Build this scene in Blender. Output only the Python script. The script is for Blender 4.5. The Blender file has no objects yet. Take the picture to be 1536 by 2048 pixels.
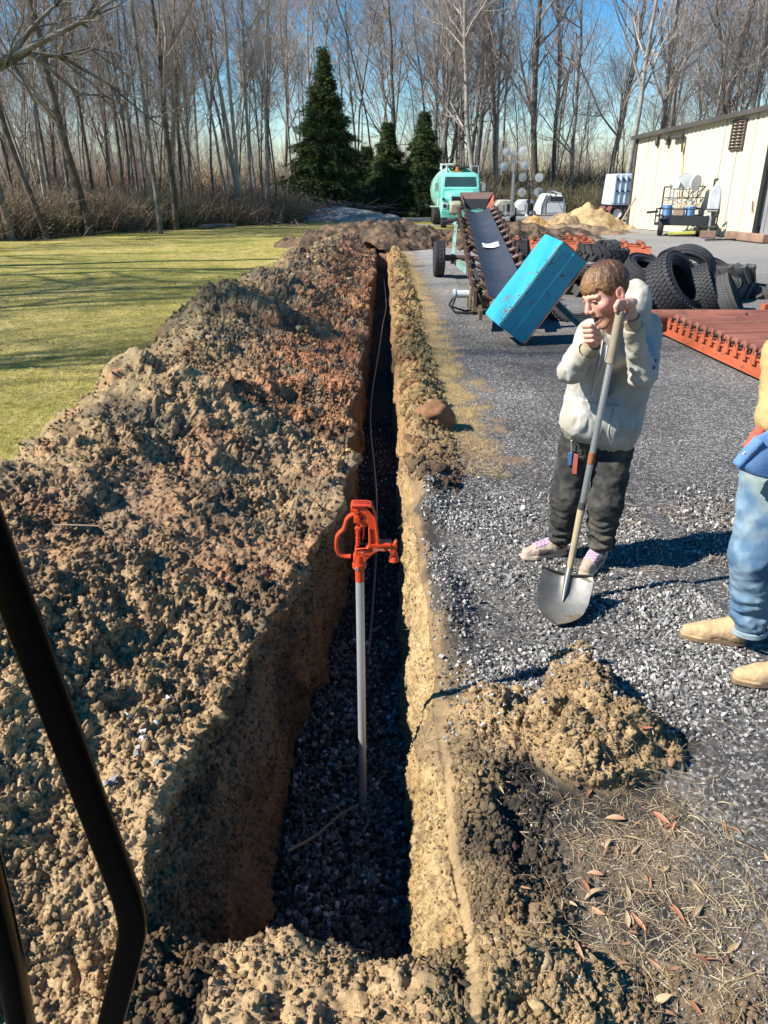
import bpy, bmesh, math, random
import numpy as np
from mathutils import Vector, Matrix, Euler
R = math.radians
random.seed(7); RNG = np.random.default_rng(11)
scene = bpy.context.scene
COL = scene.collection

# ---------------------------------------------------------------- camera, sky, sun, exposure
H = 2.10; PITCH = R(23.55); FPX = 1500.0
cam_d = bpy.data.cameras.new('camera'); cam = bpy.data.objects.new('camera', cam_d); COL.objects.link(cam)
cam.location = (0, 0, H); cam.rotation_euler = (R(90) - PITCH, 0, 0)
cam_d.sensor_fit = 'VERTICAL'; cam_d.sensor_height = 36.0; cam_d.lens = FPX / 2048 * 36.0
cam_d.clip_start = 0.05; cam_d.clip_end = 2000
cam_d.dof.use_dof = True; cam_d.dof.focus_distance = 4.6; cam_d.dof.aperture_fstop = 13.0
scene.camera = cam

SUN_EL = R(41.5); SUN_H = (-0.951, -0.309)          # towards the sun, on the ground plane
w = bpy.data.worlds.new('World'); scene.world = w; w.use_nodes = True
nt = w.node_tree; nt.nodes.clear()
sky = nt.nodes.new('ShaderNodeTexSky'); sky.sky_type = 'NISHITA'; sky.sun_disc = False
sky.sun_elevation = SUN_EL; sky.sun_rotation = math.atan2(SUN_H[0], SUN_H[1])
sky.altitude = 50; sky.air_density = 1.0; sky.dust_density = 0.0; sky.ozone_density = 2.5
bg = nt.nodes.new('ShaderNodeBackground'); bg.inputs[1].default_value = 0.075
wo = nt.nodes.new('ShaderNodeOutputWorld')
hs = nt.nodes.new('ShaderNodeHueSaturation'); hs.inputs['Saturation'].default_value = 1.5; nt.links.new(sky.outputs[0], hs.inputs['Color']); nt.links.new(hs.outputs[0], bg.inputs[0]); nt.links.new(bg.outputs[0], wo.inputs[0])
sd = bpy.data.lights.new('sun', 'SUN'); sd.energy = 4.6; sd.angle = R(0.53); sd.color = (1.0, 0.95, 0.87)
sun = bpy.data.objects.new('sun', sd); COL.objects.link(sun)
sun_dir = Vector((SUN_H[0] * math.cos(SUN_EL), SUN_H[1] * math.cos(SUN_EL), math.sin(SUN_EL)))
sun.rotation_euler = sun_dir.to_track_quat('Z', 'Y').to_euler(); sun.location = (-30, -10, 40)
scene.view_settings.view_transform = 'Standard'; scene.view_settings.look = 'None'
scene.view_settings.gamma = 1; scene.view_settings.exposure = 1.05
scene.view_settings.use_curve_mapping = False
cy = scene.cycles
cy.max_bounces = 5; cy.diffuse_bounces = 3; cy.glossy_bounces = 2; cy.transmission_bounces = 3
cy.transparent_max_bounces = 4; cy.use_denoising = True; cy.denoiser = 'OPENIMAGEDENOISE'; cy.denoising_input_passes = 'RGB_ALBEDO_NORMAL'; cy.denoising_prefilter = 'ACCURATE'; cy.caustics_reflective = False; cy.caustics_refractive = False
cy.sample_clamp_indirect = 4

# ---------------------------------------------------------------- points of the place, read off the photograph
CP, SP = math.cos(PITCH), math.sin(PITCH)
def ray(px, py):
    x = (px - 768) / FPX; y = -(py - 1024) / FPX
    return Vector((x, CP + y * SP, -SP + y * CP))
def G(px, py, z=0.0):                     # point at height z
    d = ray(px, py); t = (z - H) / d.z
    return Vector((d.x * t, d.y * t, z))
def P(px, py, Y):                         # point at distance Y
    d = ray(px, py); t = Y / d.y
    return Vector((d.x * t, Y, H + d.z * t))

# ---------------------------------------------------------------- noise
def _tab(seed):
    r = np.random.default_rng(seed); p = r.permutation(256); p = np.concatenate([p, p, p])
    g = r.normal(size=(256, 3)); g /= np.linalg.norm(g, axis=1)[:, None]
    return p, g.astype(np.float32)
_T = {}
def perlin(p, seed=0):
    if seed not in _T: _T[seed] = _tab(seed)
    perm, g = _T[seed]
    p = np.asarray(p, np.float32); i = np.floor(p).astype(np.int32); f = p - i; i &= 255
    u = f * f * f * (f * (f * 6 - 15) + 10); out = 0
    for dx in (0, 1):
        a = perm[(i[:, 0] + dx) & 255]
        wx = u[:, 0] if dx else 1 - u[:, 0]
        for dy in (0, 1):
            b = perm[(a + i[:, 1] + dy) & 255]
            wy = wx * (u[:, 1] if dy else 1 - u[:, 1])
            for dz in (0, 1):
                c = perm[(b + i[:, 2] + dz) & 255]; gr = g[c]
                d = gr[:, 0] * (f[:, 0] - dx) + gr[:, 1] * (f[:, 1] - dy) + gr[:, 2] * (f[:, 2] - dz)
                out = out + wy * (u[:, 2] if dz else 1 - u[:, 2]) * d
    return out * 1.5
def fbm(p, s, o=4, seed=0, gain=.5, lac=2.03, kind=''):
    p = np.asarray(p, np.float32) * s; v = 0; a = 1.0
    for k in range(o):
        n = perlin(p + 17.3 * k, seed + k)
        if kind == 'billow': n = np.abs(n) * 2 - .45
        if kind == 'ridge': n = .45 - np.abs(n) * 2
        v = v + a * n; a *= gain; p = p * lac
    return v
def sstep(a, b, x):
    t = np.clip((x - a) / (b - a), 0, 1); return t * t * (3 - 2 * t)

# ---------------------------------------------------------------- objects
def tag(o, label=None, cat=None, group=None, kind=None):
    if label: o['label'] = label
    if cat: o['category'] = cat
    if group: o['group'] = group
    if kind: o['kind'] = kind
    return o
def empty(name, loc, label=None, cat=None, group=None, rz=0):
    o = bpy.data.objects.new(name, None); o.empty_display_size = .2; COL.objects.link(o)
    o.location = loc; o.rotation_euler = (0, 0, rz)
    return tag(o, label, cat, group)
def link(name, me, mat=None, parent=None, smooth=False, world=True):
    o = bpy.data.objects.new(name, me); COL.objects.link(o)
    if mat is not None and not me.materials: me.materials.append(mat)
    if smooth: me.shade_smooth()
    if parent is not None:
        o.parent = parent
        if world: o.matrix_parent_inverse = pmat(parent).inverted()
    return o
def pmat(o):
    m = Matrix.LocRotScale(o.location, o.rotation_euler, o.scale)
    return (pmat(o.parent) @ o.matrix_parent_inverse @ m) if o.parent else m
def copy_tree(o, parent=None):
    c = o.copy(); COL.objects.link(c)
    if parent is not None: c.parent = parent
    for ch in list(o.children): copy_tree(ch, c)
    return c
def mesh_np(name, V, F, mat=None, smooth=True, col=None):
    V = np.asarray(V, np.float32); F = np.asarray(F, np.int32)
    me = bpy.data.meshes.new(name); n = F.shape[1]
    me.vertices.add(len(V)); me.vertices.foreach_set('co', V.ravel())
    me.loops.add(F.size); me.loops.foreach_set('vertex_index', F.ravel())
    me.polygons.add(len(F)); me.polygons.foreach_set('loop_start', np.arange(0, F.size, n, dtype=np.int32))
    me.polygons.foreach_set('loop_total', np.full(len(F), n, np.int32))
    me.update(calc_edges=True)
    if smooth: me.shade_smooth()
    if col is not None:
        a = me.color_attributes.new('Col', 'FLOAT_COLOR', 'POINT')
        c = np.ones((len(V), 4), np.float32); c[:, :3] = col; a.data.foreach_set('color', c.ravel())
    if mat: me.materials.append(mat)
    return me
def frame(d):
    d = Vector(d).normalized(); a = Vector((0, 0, 1)) if abs(d.z) < .9 else Vector((1, 0, 0))
    x = a.cross(d).normalized(); return x, d.cross(x).normalized(), d
class MB:                                 # collects shapes that become ONE mesh
    def __init__(s): s.v = []; s.f = []
    def add(s, vs, fs):
        b = len(s.v); s.v += [tuple(v) for v in vs]; s.f += [tuple(b + i for i in f) for f in fs]; return s
    def box(s, c, d, rot=None):
        rot = rot or Matrix.Identity(3); c = Vector(c); hx, hy, hz = (q / 2 for q in d)
        vs = [c + rot @ Vector((x * hx, y * hy, z * hz)) for x in (-1, 1) for y in (-1, 1) for z in (-1, 1)]
        return s.add(vs, [(0, 1, 3, 2), (4, 6, 7, 5), (0, 4, 5, 1), (2, 3, 7, 6), (0, 2, 6, 4), (1, 5, 7, 3)])
    def beam(s, a, b, w_, h_, up=(0, 0, 1)):
        a, b = Vector(a), Vector(b); d = (b - a).normalized(); u = Vector(up)
        x = u.cross(d)
        if x.length < 1e-3: x = Vector((1, 0, 0)).cross(d)
        x.normalize(); y = d.cross(x)
        m = Matrix((x, y, d)).transposed()
        return s.box((a + b) / 2, (w_, h_, (b - a).length), m)
    def tube(s, pts, r, n=8, cap=True):
        pts = [Vector(p) for p in pts]; m = len(pts)
        rr = r if isinstance(r, (list, tuple)) else [r] * m
        vs = []; X = None
        for i, p in enumerate(pts):
            d = (pts[min(i + 1, m - 1)] - pts[max(i - 1, 0)]).normalized()
            if X is None: X, Y, _ = frame(d)
            else:
                X = (X - d * X.dot(d)).normalized(); Y = d.cross(X)
            for k in range(n):
                t = 2 * math.pi * k / n; vs.append(p + (X * math.cos(t) + Y * math.sin(t)) * rr[i])
        fs = [(i * n + k, i * n + (k + 1) % n, (i + 1) * n + (k + 1) % n, (i + 1) * n + k) for i in range(m - 1) for k in range(n)]
        if cap: fs += [tuple(range(n))[::-1], tuple((m - 1) * n + k for k in range(n))]
        return s.add(vs, fs)
    def cyl(s, a, b, r, r2=None, n=16): return s.tube([a, b], [r, r if r2 is None else r2], n)
    def lathe(s, c, axis, prof, n=24, closed=False):   # prof: (radius, along)
        X, Y, Z = frame(axis); c = Vector(c); m = len(prof); vs = []
        for k in range(n):
            t = 2 * math.pi * k / n; e = X * math.cos(t) + Y * math.sin(t)
            vs += [c + e * r + Z * h for r, h in prof]
        mm = m if closed else m - 1
        return s.add(vs, [(k * m + j, ((k + 1) % n) * m + j, ((k + 1) % n) * m + (j + 1) % m, k * m + (j + 1) % m) for k in range(n) for j in range(mm)])
    def prism(s, poly, origin, ux, uy, depth):         # flat outline given a thickness
        o, ux, uy = Vector(origin), Vector(ux), Vector(uy); nz = ux.cross(uy).normalized() * depth
        n = len(poly); vs = [o + ux * x + uy * y for x, y in poly]; vs += [v + nz for v in vs]
        return s.add(vs, [tuple(range(n))[::-1], tuple(range(n, 2 * n))] + [(k, (k + 1) % n, n + (k + 1) % n, n + k) for k in range(n)])
    def ball(s, c, r, n=12, m=8, sc=(1, 1, 1)):
        c = Vector(c); vs = []
        for j in range(m + 1):
            a = math.pi * j / m
            for k in range(n):
                t = 2 * math.pi * k / n
                vs.append(c + Vector((r * sc[0] * math.sin(a) * math.cos(t), r * sc[1] * math.sin(a) * math.sin(t), r * sc[2] * math.cos(a))))
        return s.add(vs, [(j * n + k, (j + 1) * n + k, (j + 1) * n + (k + 1) % n, j * n + (k + 1) % n) for j in range(m) for k in range(n)])
    def mesh(s, name, mat, smooth=False, angle=None):
        me = bpy.data.meshes.new(name); me.from_pydata(s.v, [], s.f); me.validate()
        bm = bmesh.new(); bm.from_mesh(me); bmesh.ops.recalc_face_normals(bm, faces=bm.faces)
        if smooth:
            for f in bm.faces: f.smooth = True
            for e in bm.edges:
                if len(e.link_faces) == 2 and e.calc_face_angle(0) > R(angle or 40): e.smooth = False
        bm.to_mesh(me); bm.free()
        if mat: me.materials.append(mat)
        return me
    def build(s, name, mat, parent=None, smooth=True, bevel=0, seg=2):
        o = link(name, s.mesh(name, mat, smooth), None, parent)
        if bevel:
            b = o.modifiers.new('bevel', 'BEVEL'); b.width = bevel; b.segments = seg; b.limit_method = 'ANGLE'; b.angle_limit = R(35)
        return o
def part(name, mat, parent=None, bevel=0, smooth=True):       # use: with-like helper for one shape
    m = MB(); m.done = lambda: m.build(name, mat, parent, smooth, bevel); return m

# ---------------------------------------------------------------- materials
class NT:
    def __init__(s, name):
        s.m = bpy.data.materials.new(name); s.m.use_nodes = True; s.t = s.m.node_tree; s.t.nodes.clear()
        s.out = s.n('OutputMaterial'); s.b = s.n('BsdfPrincipled'); s.l(s.b.outputs[0], s.out.inputs[0])
        s.tc = s.n('TexCoord')
    def n(s, k, **kw):
        x = s.t.nodes.new('ShaderNode' + k)
        for a, b in kw.items(): setattr(x, a, b)
        return x
    def l(s, a, b): s.t.links.new(a, b)
    def noise(s, scale, detail=4, rough=.6, co='Object', stretch=None, dist=0):
        x = s.n('TexNoise'); x.inputs['Scale'].default_value = scale; x.inputs['Detail'].default_value = detail
        x.inputs['Roughness'].default_value = rough; x.inputs['Distortion'].default_value = dist
        v = s.tc.outputs[co]
        if stretch:
            mp = s.n('Mapping'); mp.inputs['Scale'].default_value = stretch; s.l(v, mp.inputs[0]); v = mp.outputs[0]
        s.l(v, x.inputs['Vector']); return x.outputs[0]
    def ramp(s, fac, stops):
        r = s.n('ValToRGB'); e = r.color_ramp.elements
        while len(e) < len(stops): e.new(.5)
        for k, (p, c) in enumerate(stops):
            e[k].position = p; e[k].color = (c if len(c) == 4 else (*c, 1)) if not isinstance(c, (int, float)) else (c, c, c, 1)
        s.l(fac, r.inputs[0]); return r.outputs[0]
    def mix(s, fac, a, b, mode='MIX'):
        x = s.n('Mix', data_type='RGBA', blend_type=mode)
        for i, v in ((0, fac), (6, a), (7, b)):
            if hasattr(v, 'is_linked') or isinstance(v, bpy.types.NodeSocket): s.l(v, x.inputs[i])
            elif isinstance(v, (int, float)): x.inputs[i].default_value = v if i == 0 else (v, v, v, 1)
            else: x.inputs[i].default_value = (*v, 1) if len(v) == 3 else v
        return x.outputs[2]
    def color(s, c):
        if isinstance(c, bpy.types.NodeSocket): s.l(c, s.b.inputs['Base Color'])
        else: s.b.inputs['Base Color'].default_value = (*c, 1)
    def set(s, rough=.6, metal=0, spec=None):
        if isinstance(rough, bpy.types.NodeSocket): s.l(rough, s.b.inputs['Roughness'])
        else: s.b.inputs['Roughness'].default_value = rough
        s.b.inputs['Metallic'].default_value = metal
        if spec is not None: s.b.inputs['Specular IOR Level'].default_value = spec
    def bump(s, h, strength=.5, dist=.01):
        x = s.n('Bump'); x.inputs['Strength'].default_value = strength; x.inputs['Distance'].default_value = dist
        s.l(h, x.inputs['Height'])
        if s.b.inputs['Normal'].is_linked: s.l(s.b.inputs['Normal'].links[0].from_socket, x.inputs['Normal'])
        s.l(x.outputs[0], s.b.inputs['Normal'])
def paint(name, c, rough=.45, metal=0, wear=None, wscale=8, wamt=.6, vary=.25, bump=.15, spec=None):
    m = NT(name); n1 = m.noise(wscale * .35, 5, .65)
    col = m.mix(m.ramp(n1, [(.3, 0.), (.7, 1.)]), tuple(q * (1 - vary) for q in c), tuple(min(1, q * (1 + vary * .6)) for q in c))
    if wear:
        n2 = m.noise(wscale, 8, .75, dist=.6); mask = m.ramp(n2, [(wamt - .015, 0.), (wamt + .02, 1.)])
        n3 = m.noise(wscale * 4, 4); wc = m.mix(n3, tuple(q * .5 for q in wear), tuple(q * 1.3 for q in wear))
        col = m.mix(mask, col, wc); m.set(m.ramp(mask, [(0, rough), (1, .9)]), 0, spec)
    else: m.set(rough, metal, spec)
    m.color(col)
    if bump: m.bump(m.noise(wscale * 6, 5), bump, .004)
    m.b.inputs['Metallic'].default_value = metal
    return m.m
def attr_mat(name, rough=.95, inst=False, vary=.35, scale=60, bump=.6, bd=.006, fine=350, spec=.2):
    m = NT(name); a = m.n('Attribute'); a.attribute_name = 'Col'
    if inst: a.attribute_type = 'INSTANCER'
    n1 = m.noise(scale, 6, .7); n2 = m.noise(fine, 3, .7)
    v = m.ramp(n1, [(.25, 1 - vary), (.75, 1 + vary * .8)])
    c = m.mix(1., a.outputs['Color'], v, 'MULTIPLY')
    c = m.mix(1., c, m.ramp(n2, [(.3, .75), (.7, 1.2)]), 'MULTIPLY')
    m.color(c); m.set(rough, 0, spec)
    if bump: m.bump(n1, bump, bd); m.bump(n2, bump, bd * .4)
    return m.m
M = {}
def yard_color(g):
    def vor(sc):
        v = g.n('TexVoronoi'); v.inputs['Scale'].default_value = sc; v.inputs['Randomness'].default_value = 1; g.l(g.tc.outputs['Object'], v.inputs['Vector']); return v
    v1 = vor(85); v2 = vor(30); sx = g.n('SeparateColor'); g.l(v1.outputs['Color'], sx.inputs[0]); sx2 = g.n('SeparateColor'); g.l(v2.outputs['Color'], sx2.inputs[0])
    s1 = g.ramp(sx.outputs[0], [(0, .045), (.5, .085), (.74, .15), (.88, .30), (1, .55)])
    s2 = g.ramp(sx2.outputs[1], [(0, .05), (.7, .12), (.9, .27), (1, .42)])
    b1 = g.noise(.35, 4, .6); b2 = g.noise(5, 5, .7); geo = g.n('SeparateXYZ'); g.l(g.tc.outputs['Object'], geo.inputs[0])
    fy = g.n('MapRange'); g.l(geo.outputs[1], fy.inputs[0]); fy.inputs[1].default_value = 11; fy.inputs[2].default_value = 26
    far = g.mix(b2, (.27, .255, .23), (.47, .45, .415))
    c = g.mix(g.ramp(b2, [(.42, 0.), (.62, .45)]), s1, s2); c = g.mix(1., c, g.ramp(b1, [(.35, .6), (.62, 1.25)]), 'MULTIPLY'); c = g.mix(1., c, (1.0, .94, .87), 'MULTIPLY')
    return g.mix(fy.outputs[0], c, g.mix(.6, c, far)), v1, b2
def soil_mat():
    m = NT('soil'); a = m.n('Attribute'); a.attribute_name = 'Col'; gv = m.n('Attribute'); gv.attribute_name = 'grav'
    n1 = m.noise(45, 6, .7); n2 = m.noise(220, 3, .7); n3 = m.noise(9, 5, .7)
    c = m.mix(1., a.outputs['Color'], m.ramp(n1, [(.25, .72), (.75, 1.22)]), 'MULTIPLY'); c = m.mix(1., c, m.ramp(n2, [(.3, .72), (.7, 1.22)]), 'MULTIPLY'); c = m.mix(1., c, m.ramp(n3, [(.3, .78), (.7, 1.15)]), 'MULTIPLY')
    yc, v1, b2 = yard_color(m); m.color(m.mix(gv.outputs['Fac'], c, yc)); m.set(.95, 0, .2); m.bump(n1, .8, .009); m.bump(n2, .8, .004); return m.m
M['soil'] = soil_mat()
M['clod'] = attr_mat('clod', inst=True, vary=.2, scale=5, fine=22, bump=.7, bd=.12)
M['stone'] = attr_mat('stone', inst=True, vary=.15, scale=3, fine=12, bump=.2, bd=.05, rough=.75, spec=.4)
M['blade'] = attr_mat('dry_blade', inst=True, vary=.1, scale=2, fine=4, bump=0, rough=.7)

# ---------------------------------------------------------------- scatter of countless small pieces (stuff)
def scatter(name, pts, rots, scls, cols, protos, mat, label, cat, group=None, parent=None):
    n = len(pts); me = bpy.data.meshes.new(name); me.vertices.add(n)
    me.vertices.foreach_set('co', np.asarray(pts, np.float32).ravel())
    for nm, ty, key, arr in (('rot', 'FLOAT_VECTOR', 'vector', rots), ('scl', 'FLOAT_VECTOR', 'vector', scls)):
        a = me.attributes.new(nm, ty, 'POINT'); a.data.foreach_set(key, np.asarray(arr, np.float32).ravel())
    a = me.attributes.new('Col', 'FLOAT_COLOR', 'POINT'); c = np.ones((n, 4), np.float32); c[:, :3] = cols
    a.data.foreach_set('color', c.ravel())
    a = me.attributes.new('idx', 'INT', 'POINT'); a.data.foreach_set('value', RNG.integers(0, len(protos), n).astype(np.int32))
    pc = bpy.data.collections.new(name + '_shapes')
    for q, pm in enumerate(protos):
        if not pm.materials: pm.materials.append(mat)
        po = bpy.data.objects.new(name + '_shape', pm); pc.objects.link(po)
    g = bpy.data.node_groups.new(name, 'GeometryNodeTree')
    g.interface.new_socket('Geometry', in_out='INPUT', socket_type='NodeSocketGeometry')
    g.interface.new_socket('Geometry', in_out='OUTPUT', socket_type='NodeSocketGeometry')
    N = g.nodes.new; gi = N('NodeGroupInput'); go = N('NodeGroupOutput')
    ci = N('GeometryNodeCollectionInfo'); ci.inputs[0].default_value = pc; ci.inputs['Separate Children'].default_value = True; ci.inputs['Reset Children'].default_value = True
    iop = N('GeometryNodeInstanceOnPoints'); iop.inputs['Pick Instance'].default_value = True
    def at(nm, ty):
        x = N('GeometryNodeInputNamedAttribute'); x.data_type = ty; x.inputs[0].default_value = nm; return x.outputs[0]
    L = g.links.new
    L(gi.outputs[0], iop.inputs['Points']); L(ci.outputs[0], iop.inputs['Instance'])
    L(at('idx', 'INT'), iop.inputs['Instance Index']); L(at('rot', 'FLOAT_VECTOR'), iop.inputs['Rotation'])
    L(at('scl', 'FLOAT_VECTOR'), iop.inputs['Scale']); L(iop.outputs[0], go.inputs[0])
    o = bpy.data.objects.new(name, me); COL.objects.link(o)
    md = o.modifiers.new('scatter', 'NODES'); md.node_group = g
    if parent is not None: o.parent = parent
    tag(o, label, cat, group, 'stuff')
    return o
def lump(seed, n=2, amp=.35, sq=(1, 1, .8), fs=1.6, flat=False, o=3):
    bm = bmesh.new(); bmesh.ops.create_icosphere(bm, subdivisions=n, radius=1)
    V = np.array([v.co[:] for v in bm.verts]); d = fbm(V + seed * 7.1, fs, o, seed % 5, kind='billow' if not flat else '')
    V = V * (1 + amp * d[:, None]) * np.array(sq) + .16 * np.stack([fbm(V + 9 + seed, 1.3, 2, 3), fbm(V + 19 + seed, 1.3, 2, 4), fbm(V + 29, 1.3, 2, 5)], 1)
    F = [[v.index for v in f.verts] for f in bm.faces]; bm.free()
    return mesh_np('lump', V, F, None, smooth=not flat)
def crushed(seed):                        # angular crushed stone
    r = np.random.default_rng(seed); bm = bmesh.new()
    for q in range(11):
        v = r.normal(size=3); v /= np.linalg.norm(v); bm.verts.new(v * np.array([1, .8, .62]) * r.uniform(.85, 1.05))
    bmesh.ops.convex_hull(bm, input=bm.verts)
    for v in [v for v in bm.verts if not v.link_faces]: bm.verts.remove(v)
    me = bpy.data.meshes.new('crushed_stone'); bm.to_mesh(me); bm.free(); return me
CLODS = [lump(s, 2, .55, (1, .85, .7), 1.7, flat=True, o=4) for s in range(8)]
BIGCLODS = [lump(s + 20, 3, .34, (1, .85, .7), 1.0, o=6) for s in range(4)]
STONES = [crushed(s) for s in range(8)]
def rnd_rot(n): return RNG.uniform(0, 6.28, (n, 3))
# ================================================================= THE GROUND, THE TRENCH AND THE SPOIL
def interp(Y, tab): a = np.array(tab); return np.interp(Y, a[:, 0], a[:, 1])
TR = dict(
  outer=[(0, -3.2), (4, -3.0), (5.2, -2.85), (7, -2.8), (10, -3.3), (12, -3.1), (18, -2.9), (24, -2.6), (30, -2.4)],
  crest=[(0, -1.7), (2, -1.8), (3.6, -2.1), (5.7, -1.86), (8, -2.0), (10.3, -2.2), (13.5, -2.0), (18.8, -1.9), (24, -1.6), (30, -1.3)],
  high=[(0, .28), (1.3, .36), (1.8, .72), (3.2, .74), (4.2, .58), (4.9, .60), (5.72, .98), (6.6, .60), (7.3, .54), (8.4, .56), (9.2, .60), (10.3, .92), (11.4, .56), (12.3, .58), (13.4, .88), (14.4, .56), (16.5, .58), (18.8, .76), (20.5, .56), (24, .62), (27, .52), (30, .5)],
  rim=[(0, -.70), (1.7, -.67), (2.4, -.60), (3.1, -.53), (3.7, -.42), (4.3, -.32), (5, -.30), (27, -.30)],
  fl=[(0, -.46), (3.1, -.45), (3.75, -.36), (4.4, -.25), (27, -.23)],
  fr=[(0, .13), (2, .115), (4, .115), (5, .125), (27, .13)],
  rt=[(0, .20), (1.6, .215), (2.2, .225), (3, .235), (4, .22), (5, .20), (9, .19), (27, .19)])
FLOOR = -.545
Y0, Y1 = .75, 34.0
rows = [Y0]
while rows[-1] < Y1: rows.append(rows[-1] * (1.0030 if rows[-1] < 5.5 else 1.0052))
rows = np.array(rows); NR = len(rows)
def seg(n): return np.linspace(0, 1, n, endpoint=False)
SEG = [('A', 70), ('B', 260), ('C', 95), ('D', 70), ('E', 85), ('F', 270)]
cols_seg = np.concatenate([np.full(n, i) for i, (_, n) in enumerate(SEG)] + [[5]]); tt = np.concatenate([seg(n) for _, n in SEG] + [[1.]])
NC = len(tt)
Yg, Tg = np.meshgrid(rows, tt, indexing='ij'); Sg = np.broadcast_to(cols_seg, Yg.shape)
y = Yg.ravel(); t = Tg.ravel(); sg = Sg.ravel()
K = {k: interp(y, v) for k, v in TR.items()}
K['high'] = K['high'] * (1 + .08 * np.sin(y * 3.1))
open_ = sstep(1.44, 1.62, y) * (1 - sstep(25.8, 27.2, y))       # where the trench is cut
wob = .030 * np.sin(y * 2.3 + 1) + .022 * np.sin(y * 5.9); wob2 = .010 * np.sin(y * 3.7 + 2) + .007 * np.sin(y * 9.1)
K['rim'] = K['rim'] + wob; K['rt'] = K['rt'] + wob2; K['fl'] = K['fl'] + .4 * wob; K['fr'] = K['fr'] + .4 * wob2
rimz = np.interp(y, [0, 1.35, 1.7, 2.6, 3.2, 3.8, 4.3, 6, 10, 30], [.06, .08, .36, .36, .30, .20, .12, .09, .07, .05]) + .03 * np.sin(y * 1.7); flr = FLOOR * open_ + .02 * (1 - open_)
X = np.zeros_like(y); Z = np.zeros_like(y)
def put(i, x, z): m = sg == i; X[m] = x[m]; Z[m] = z[m]
put(0, K['outer'] + (K['crest'] - K['outer']) * t, -.06 + (K['high'] + .06) * np.sin(np.clip(t, 0, 1) * np.pi / 2) ** 1.25)
sB = t ** .95; bz = K['high'] + (rimz - K['high']) * (.5 - .5 * np.cos(np.pi * t) * .55 - .5 * (1 - 2 * t) * .45)
put(1, K['crest'] + (K['rim'] - K['crest']) * sB, bz)
cw = t + .10 * np.sin(np.pi * t) * np.where(y < 4.2, 1.0, .2)
put(2, K['rim'] + (K['fl'] - K['rim']) * (t ** np.where(y < 4.2, 1.0, 1.6)), rimz + (flr - rimz) * t)
put(3, K['fl'] + (K['fr'] - K['fl']) * t, flr)
put(4, K['fr'] + (K['rt'] - K['fr']) * t ** 1.9, flr + (.0 - flr) * (1 - (1 - t) ** 1.15))
put(5, K['rt'] + (2.0 - K['rt']) * t, np.zeros_like(y) - .004 - .05 * sstep(.8, 1, t))
Pt = np.stack([X, y, Z], 1)
# heaps lying on the verge to the right of the trench
def heap(p, c, r, h, seed, pw=1.2, rag=.35):
    d = np.hypot((p[:, 0] - c[0]) / r[0], (p[:, 1] - c[1]) / r[1]) + rag * fbm(np.stack([p[:, 0], p[:, 1], 0 * p[:, 0]], 1), 3.2, 3, seed)
    return h * np.clip(1 - d, 0, 1) ** pw
m5 = (sg == 5)
h5 = heap(Pt, (.88, 2.46), (.29, .29), .27, 3, .85) + heap(Pt, (.90, 2.78), (.15, .26), .19, 5, .8) + heap(Pt, (.50, 2.56), (.30, .30), .13, 7, .9) \
   + heap(Pt, (.38, 1.42), (.25, .42), .08, 8, .8) + heap(Pt, (.1, 1.30), (.9, .30), .10, 9, .8) + heap(Pt, (-.5, 1.2), (.9, .4), .12, 10, .8)
edge = np.exp(-((Pt[:, 0] - K['rt'] - .10) / .12) ** 2) * .05 * (1 + np.sin(y * 4))
h5 = h5 * np.where(m5, 1 - open_ * (1 - sstep(.0, .16, Pt[:, 0] - K['rt'])), 1)
h5v = (h5 + edge * sstep(0, .05, Pt[:, 0] - K['rt'])) * np.where(m5, 1, 0) + h5 * np.where((sg > 1) & (sg < 5), (1 - open_), 0)
farb = sstep(4.5, 6, y) * m5 * np.exp(-((Pt[:, 0] - .42) / .2) ** 2) * (.10 + .09 * fbm(Pt, 1.3, 3, 21))
Pt[:, 2] += h5v + farb
# surface normals, then roughness along them
Q = Pt.reshape(NR, NC, 3); du = np.gradient(Q, axis=1); dv = np.gradient(Q, axis=0)
Nn = np.cross(du, dv); Nn /= np.linalg.norm(Nn, axis=2)[..., None] + 1e-9; Nn = Nn.reshape(-1, 3)
# weights: loose soil (0..1), cut wall (0..1)
wall = ((sg == 2) * (sstep(.02, .55, t) * (1 - sstep(3.6, 4.6, y)) + sstep(0, .14, t) * sstep(3.6, 4.6, y)) + (sg == 4) * (1 - sstep(.80, 1, t))) * open_
onspoil = (sg <= 1) * 1.0
verge = m5 * 1.0
spoil_r = np.clip(h5 * 14, 0, 1)
loose = np.maximum(onspoil, np.maximum(spoil_r, np.exp(-((Pt[:, 0] - K['rt']) / .10) ** 2) * m5 * (.6 - .46 * sstep(2.2, 3.1, y)))); loose = np.maximum(loose, (1 - wall) * (sg == 2)); loose = np.maximum(loose, (sg > 1) * (sg < 5) * (1 - open_))
loose = np.maximum(loose, np.clip(farb * 8, 0, .8)); loose = np.maximum(loose, m5 * .55 * (1 - sstep(2.3, 3.0, y)) * (1 - sstep(.50, .72, X))); rimw = (sg == 4) * sstep(.70, 1., t) * open_; loose = np.maximum(loose, rimw * (.6 - .46 * sstep(2.2, 3.1, y)))
ps = Pt * np.array([1, 1, 1.2]); ps = ps + .045 * np.stack([fbm(ps, 5, 2, 201), fbm(ps, 5, 2, 202), fbm(ps, 5, 2, 203)], 1) + .012 * np.stack([fbm(ps, 21, 2, 204), fbm(ps, 21, 2, 205), fbm(ps, 21, 2, 206)], 1)
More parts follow.
